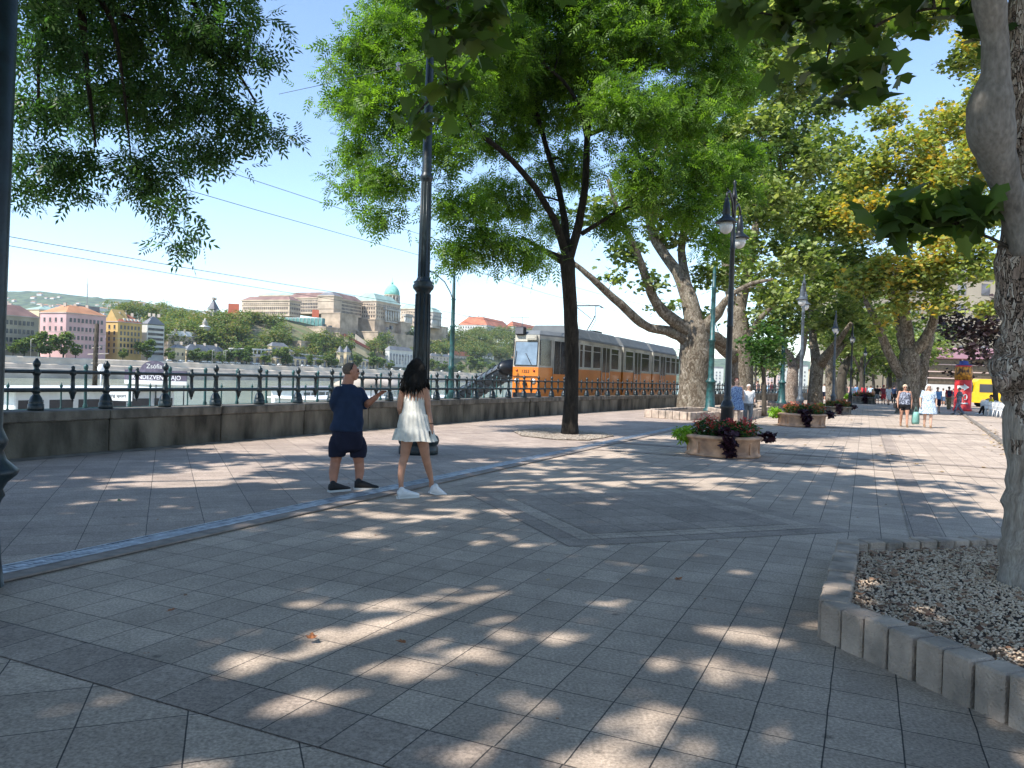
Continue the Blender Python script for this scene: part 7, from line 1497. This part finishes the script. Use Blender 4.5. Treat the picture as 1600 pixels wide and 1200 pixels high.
# yellow bus
by = thing('minibus', 'bright yellow minibus parked behind the railing beside the red column', 'bus', Vector((P(1512, 630, 72).x, 72, 0)), math.radians(-8))
m = MB(); Lb = 7.5; yel = mat('bus_yellow', (.8, .5, .015), .35, var=.04, coat=.3)
m.loft([[Vector((x, y, z)) for x, z in ((0, .4), (.05, 1.3), (.25, 2.35), (.6, 2.6), (Lb-.3, 2.6), (Lb, 2.4), (Lb, .4))] for y in (-1, 1)], 0, False); m.build('body', yel, by)
for x0, x1 in ((.55, 1.9), (2.0, 3.5), (3.6, 5.1), (5.2, 6.9)):
    for y in (-1.01, 1.01): MB().box(((x0+x1)/2, y, 1.75), (x1-x0, .03, .75)).build('window', M['pane'], by)
for x in (1.4, 5.9):
    m = MB(); m.tube([(x, -1.05, .42), (x, 1.05, .42)], .42, 16); m.build('wheel', M['dark'], by)
m = MB(); m.box((.0, 0, 1.85), (.06, 1.7, .8)); m.build('windscreen', M['pane'], by)
# railing, bin
rl = thing('bar_railing', 'low black bar railing in front of the yellow minibus', 'railing', G(1500, 634))
pa_, pb_ = Vector((G(1503, 634).x, G(1503, 634).y, 0)), Vector((G(1568, 640).x, G(1568, 634).y-6, 0))
m = MB(); m.tube([pa_+Vector((0, 0, 1)), pb_+Vector((0, 0, 1))], .03, 6); m.tube([pa_+Vector((0, 0, .15)), pb_+Vector((0, 0, .15))], .025, 6); m.build('rail', M['iron_black'], rl, world=True)
for k in range(46): p = pa_.lerp(pb_, k/45); MB().tube([p, p+Vector((0, 0, 1))], .018 if k % 8 else .04, 5).build('bar', M['iron_black'], rl, world=True)
bn = thing('litter_bin', 'green litter bin behind the bar railing', 'bin', G(1527, 635)); MB().lathe([(.1, .2), (.15, .26), (.9, .3), (.92, .33), (.97, .33), (1.02, .15)], n=14).build('bin_body', M['teal_iron'], bn); MB().tube([(0, 0, 0), (0, 0, .15)], .1, 8).build('foot', M['dark'], bn)
# maroon modern building
mbD = 118; bx = P(1446, 610, mbD).x; mb_ = thing('modern_building', 'modern building with mauve beams and dark glazing behind the yellow minibus', 'building', Vector((bx, mbD, 0)), math.radians(-6))
mauve = mat('mauve_panel', (.36, .2, .24), .6, var=.05, scale=.4); L_ = 46; zt = P(1446, 548, mbD).z; zg = P(1446, 560, mbD).z; z1 = P(1446, 600, mbD).z
m = MB(); m.box((L_/2, 8, zt/2), (L_, 16, zt)); m.build('core', mat('building_core', (.08, .06, .055), .7, scale=.3), mb_)
m = MB(); m.bbox((L_/2-.3, 7.4, (zt+zg)/2), (L_+1.4, 17, (zt-zg)), e=.1); m.bbox((L_/2-.3, 7.2, zt+.25), (L_+.6, 16.4, .5), e=.1); m.build('fascia', mauve, mb_)
m = MB(); m.box((L_/2, -.05, z1/2), (L_, .3, z1*1.0)); m.build('base_wall', M['b_white'], mb_)
for k in range(9):
    m = MB(); m.box((L_*k/9+L_/18, -.06, (z1+zg)/2), (L_/9-.7, .1, (zg-z1)*.96)); m.build('window', mat('tinted_glass', (.09, .065, .045), .15) if k == 0 else bpy.data.materials['tinted_glass'], mb_)
    m = MB(); m.box((L_*k/9, -.22, (z1+zg)/2), (.18, .14, zg-z1)); m.build('mullion', M['b_white'], mb_)
for z in (.25, .5, .78): m = MB(); m.box((L_/2, -.3, z1+(zg-z1)*z), (L_, .1, .13)); m.build('rail', M['b_pinkpale'], mb_)
# pale upper storeys behind the foliage
ub = thing('apartment_house', 'tall pale building showing through the leaves above the mauve-beamed building', 'building', Vector((bx+2, mbD+30, 0)), 0)
m = MB(); m.box((28, 8, 12), (60, 16, 24)); m.build('wall', M['b_grey'], ub)
for r in range(5):
    for k in range(12): MB().box((2+k*4.6, -.04, 5+r*4), (1.6, .12, 2.2)).build('window', M['pane_pale'], ub)
m = MB(); m.box((28, 8, 24.5), (61.5, 17.5, 1)); m.build('roof', M['r_grey'], ub)
# ================================================================ AIR
hz_ = MB(); hz_.box((0, 2900, 290), (9400, 6000, 640)); h = hz_.build('haze', (hm := bpy.data.materials.new('haze_air'))); hm.use_nodes = True
hn = hm.node_tree.nodes; hn.remove(hn['Principled BSDF']); pv = hn.new('ShaderNodeVolumePrincipled'); pv.inputs['Color'].default_value = (.75, .88, 1, 1); pv.inputs['Density'].default_value = .00005; pv.inputs['Anisotropy'].default_value = .0
hm.node_tree.links.new(pv.outputs[0], hn['Material Output'].inputs['Volume']); tag(h, 'thin summer haze over the river and hills', 'haze', kind='stuff')
# ---------------------------------------------------------------- labels of repeats: counted from the left as seen in the picture
ORD = 'leftmost second third fourth fifth sixth seventh eighth ninth tenth eleventh twelfth thirteenth fourteenth fifteenth sixteenth seventeenth eighteenth nineteenth twentieth'.split()
TEN = {20: 'twenty', 30: 'thirty', 40: 'forty'}; UN = 'first second third fourth fifth sixth seventh eighth ninth'.split()
def ordw(i): return ORD[i] if i < 20 else ('thirtieth' if i == 29 else 'fortieth' if i == 39 else TEN[(i+1)//10*10]+'-'+UN[(i+1) % 10-1])
def ordlab(group, fmt):
    os_ = [o for o in sc.objects if o.parent is None and o.get('group') == group]
    if group.startswith('white plastic'): os_.sort(key=lambda o: (o.location.x/o.location.y))
    os_.sort(key=lambda o: o.location.x/max(1, o.location.y))
    for i, o in enumerate(os_): o['label'] = fmt % ((ordw(i)+' from the left') if i else 'leftmost')
ordlab('round street trees on the far bank', 'round green street tree on the far embankment, %s')
ordlab('avenue trees far down the promenade', 'leafy avenue tree beyond the crowd, %s')
ordlab('cars on the far embankment', 'white car on the far embankment road, %s')
ordlab('dark cars on the far embankment', 'dark car on the far embankment road, %s')
ordlab('white plastic chairs in a row', 'white plastic garden chair under the trees, %s')
ordlab('slim lamp standards on the far bank', 'slim pale lamp standard on the far embankment, %s')
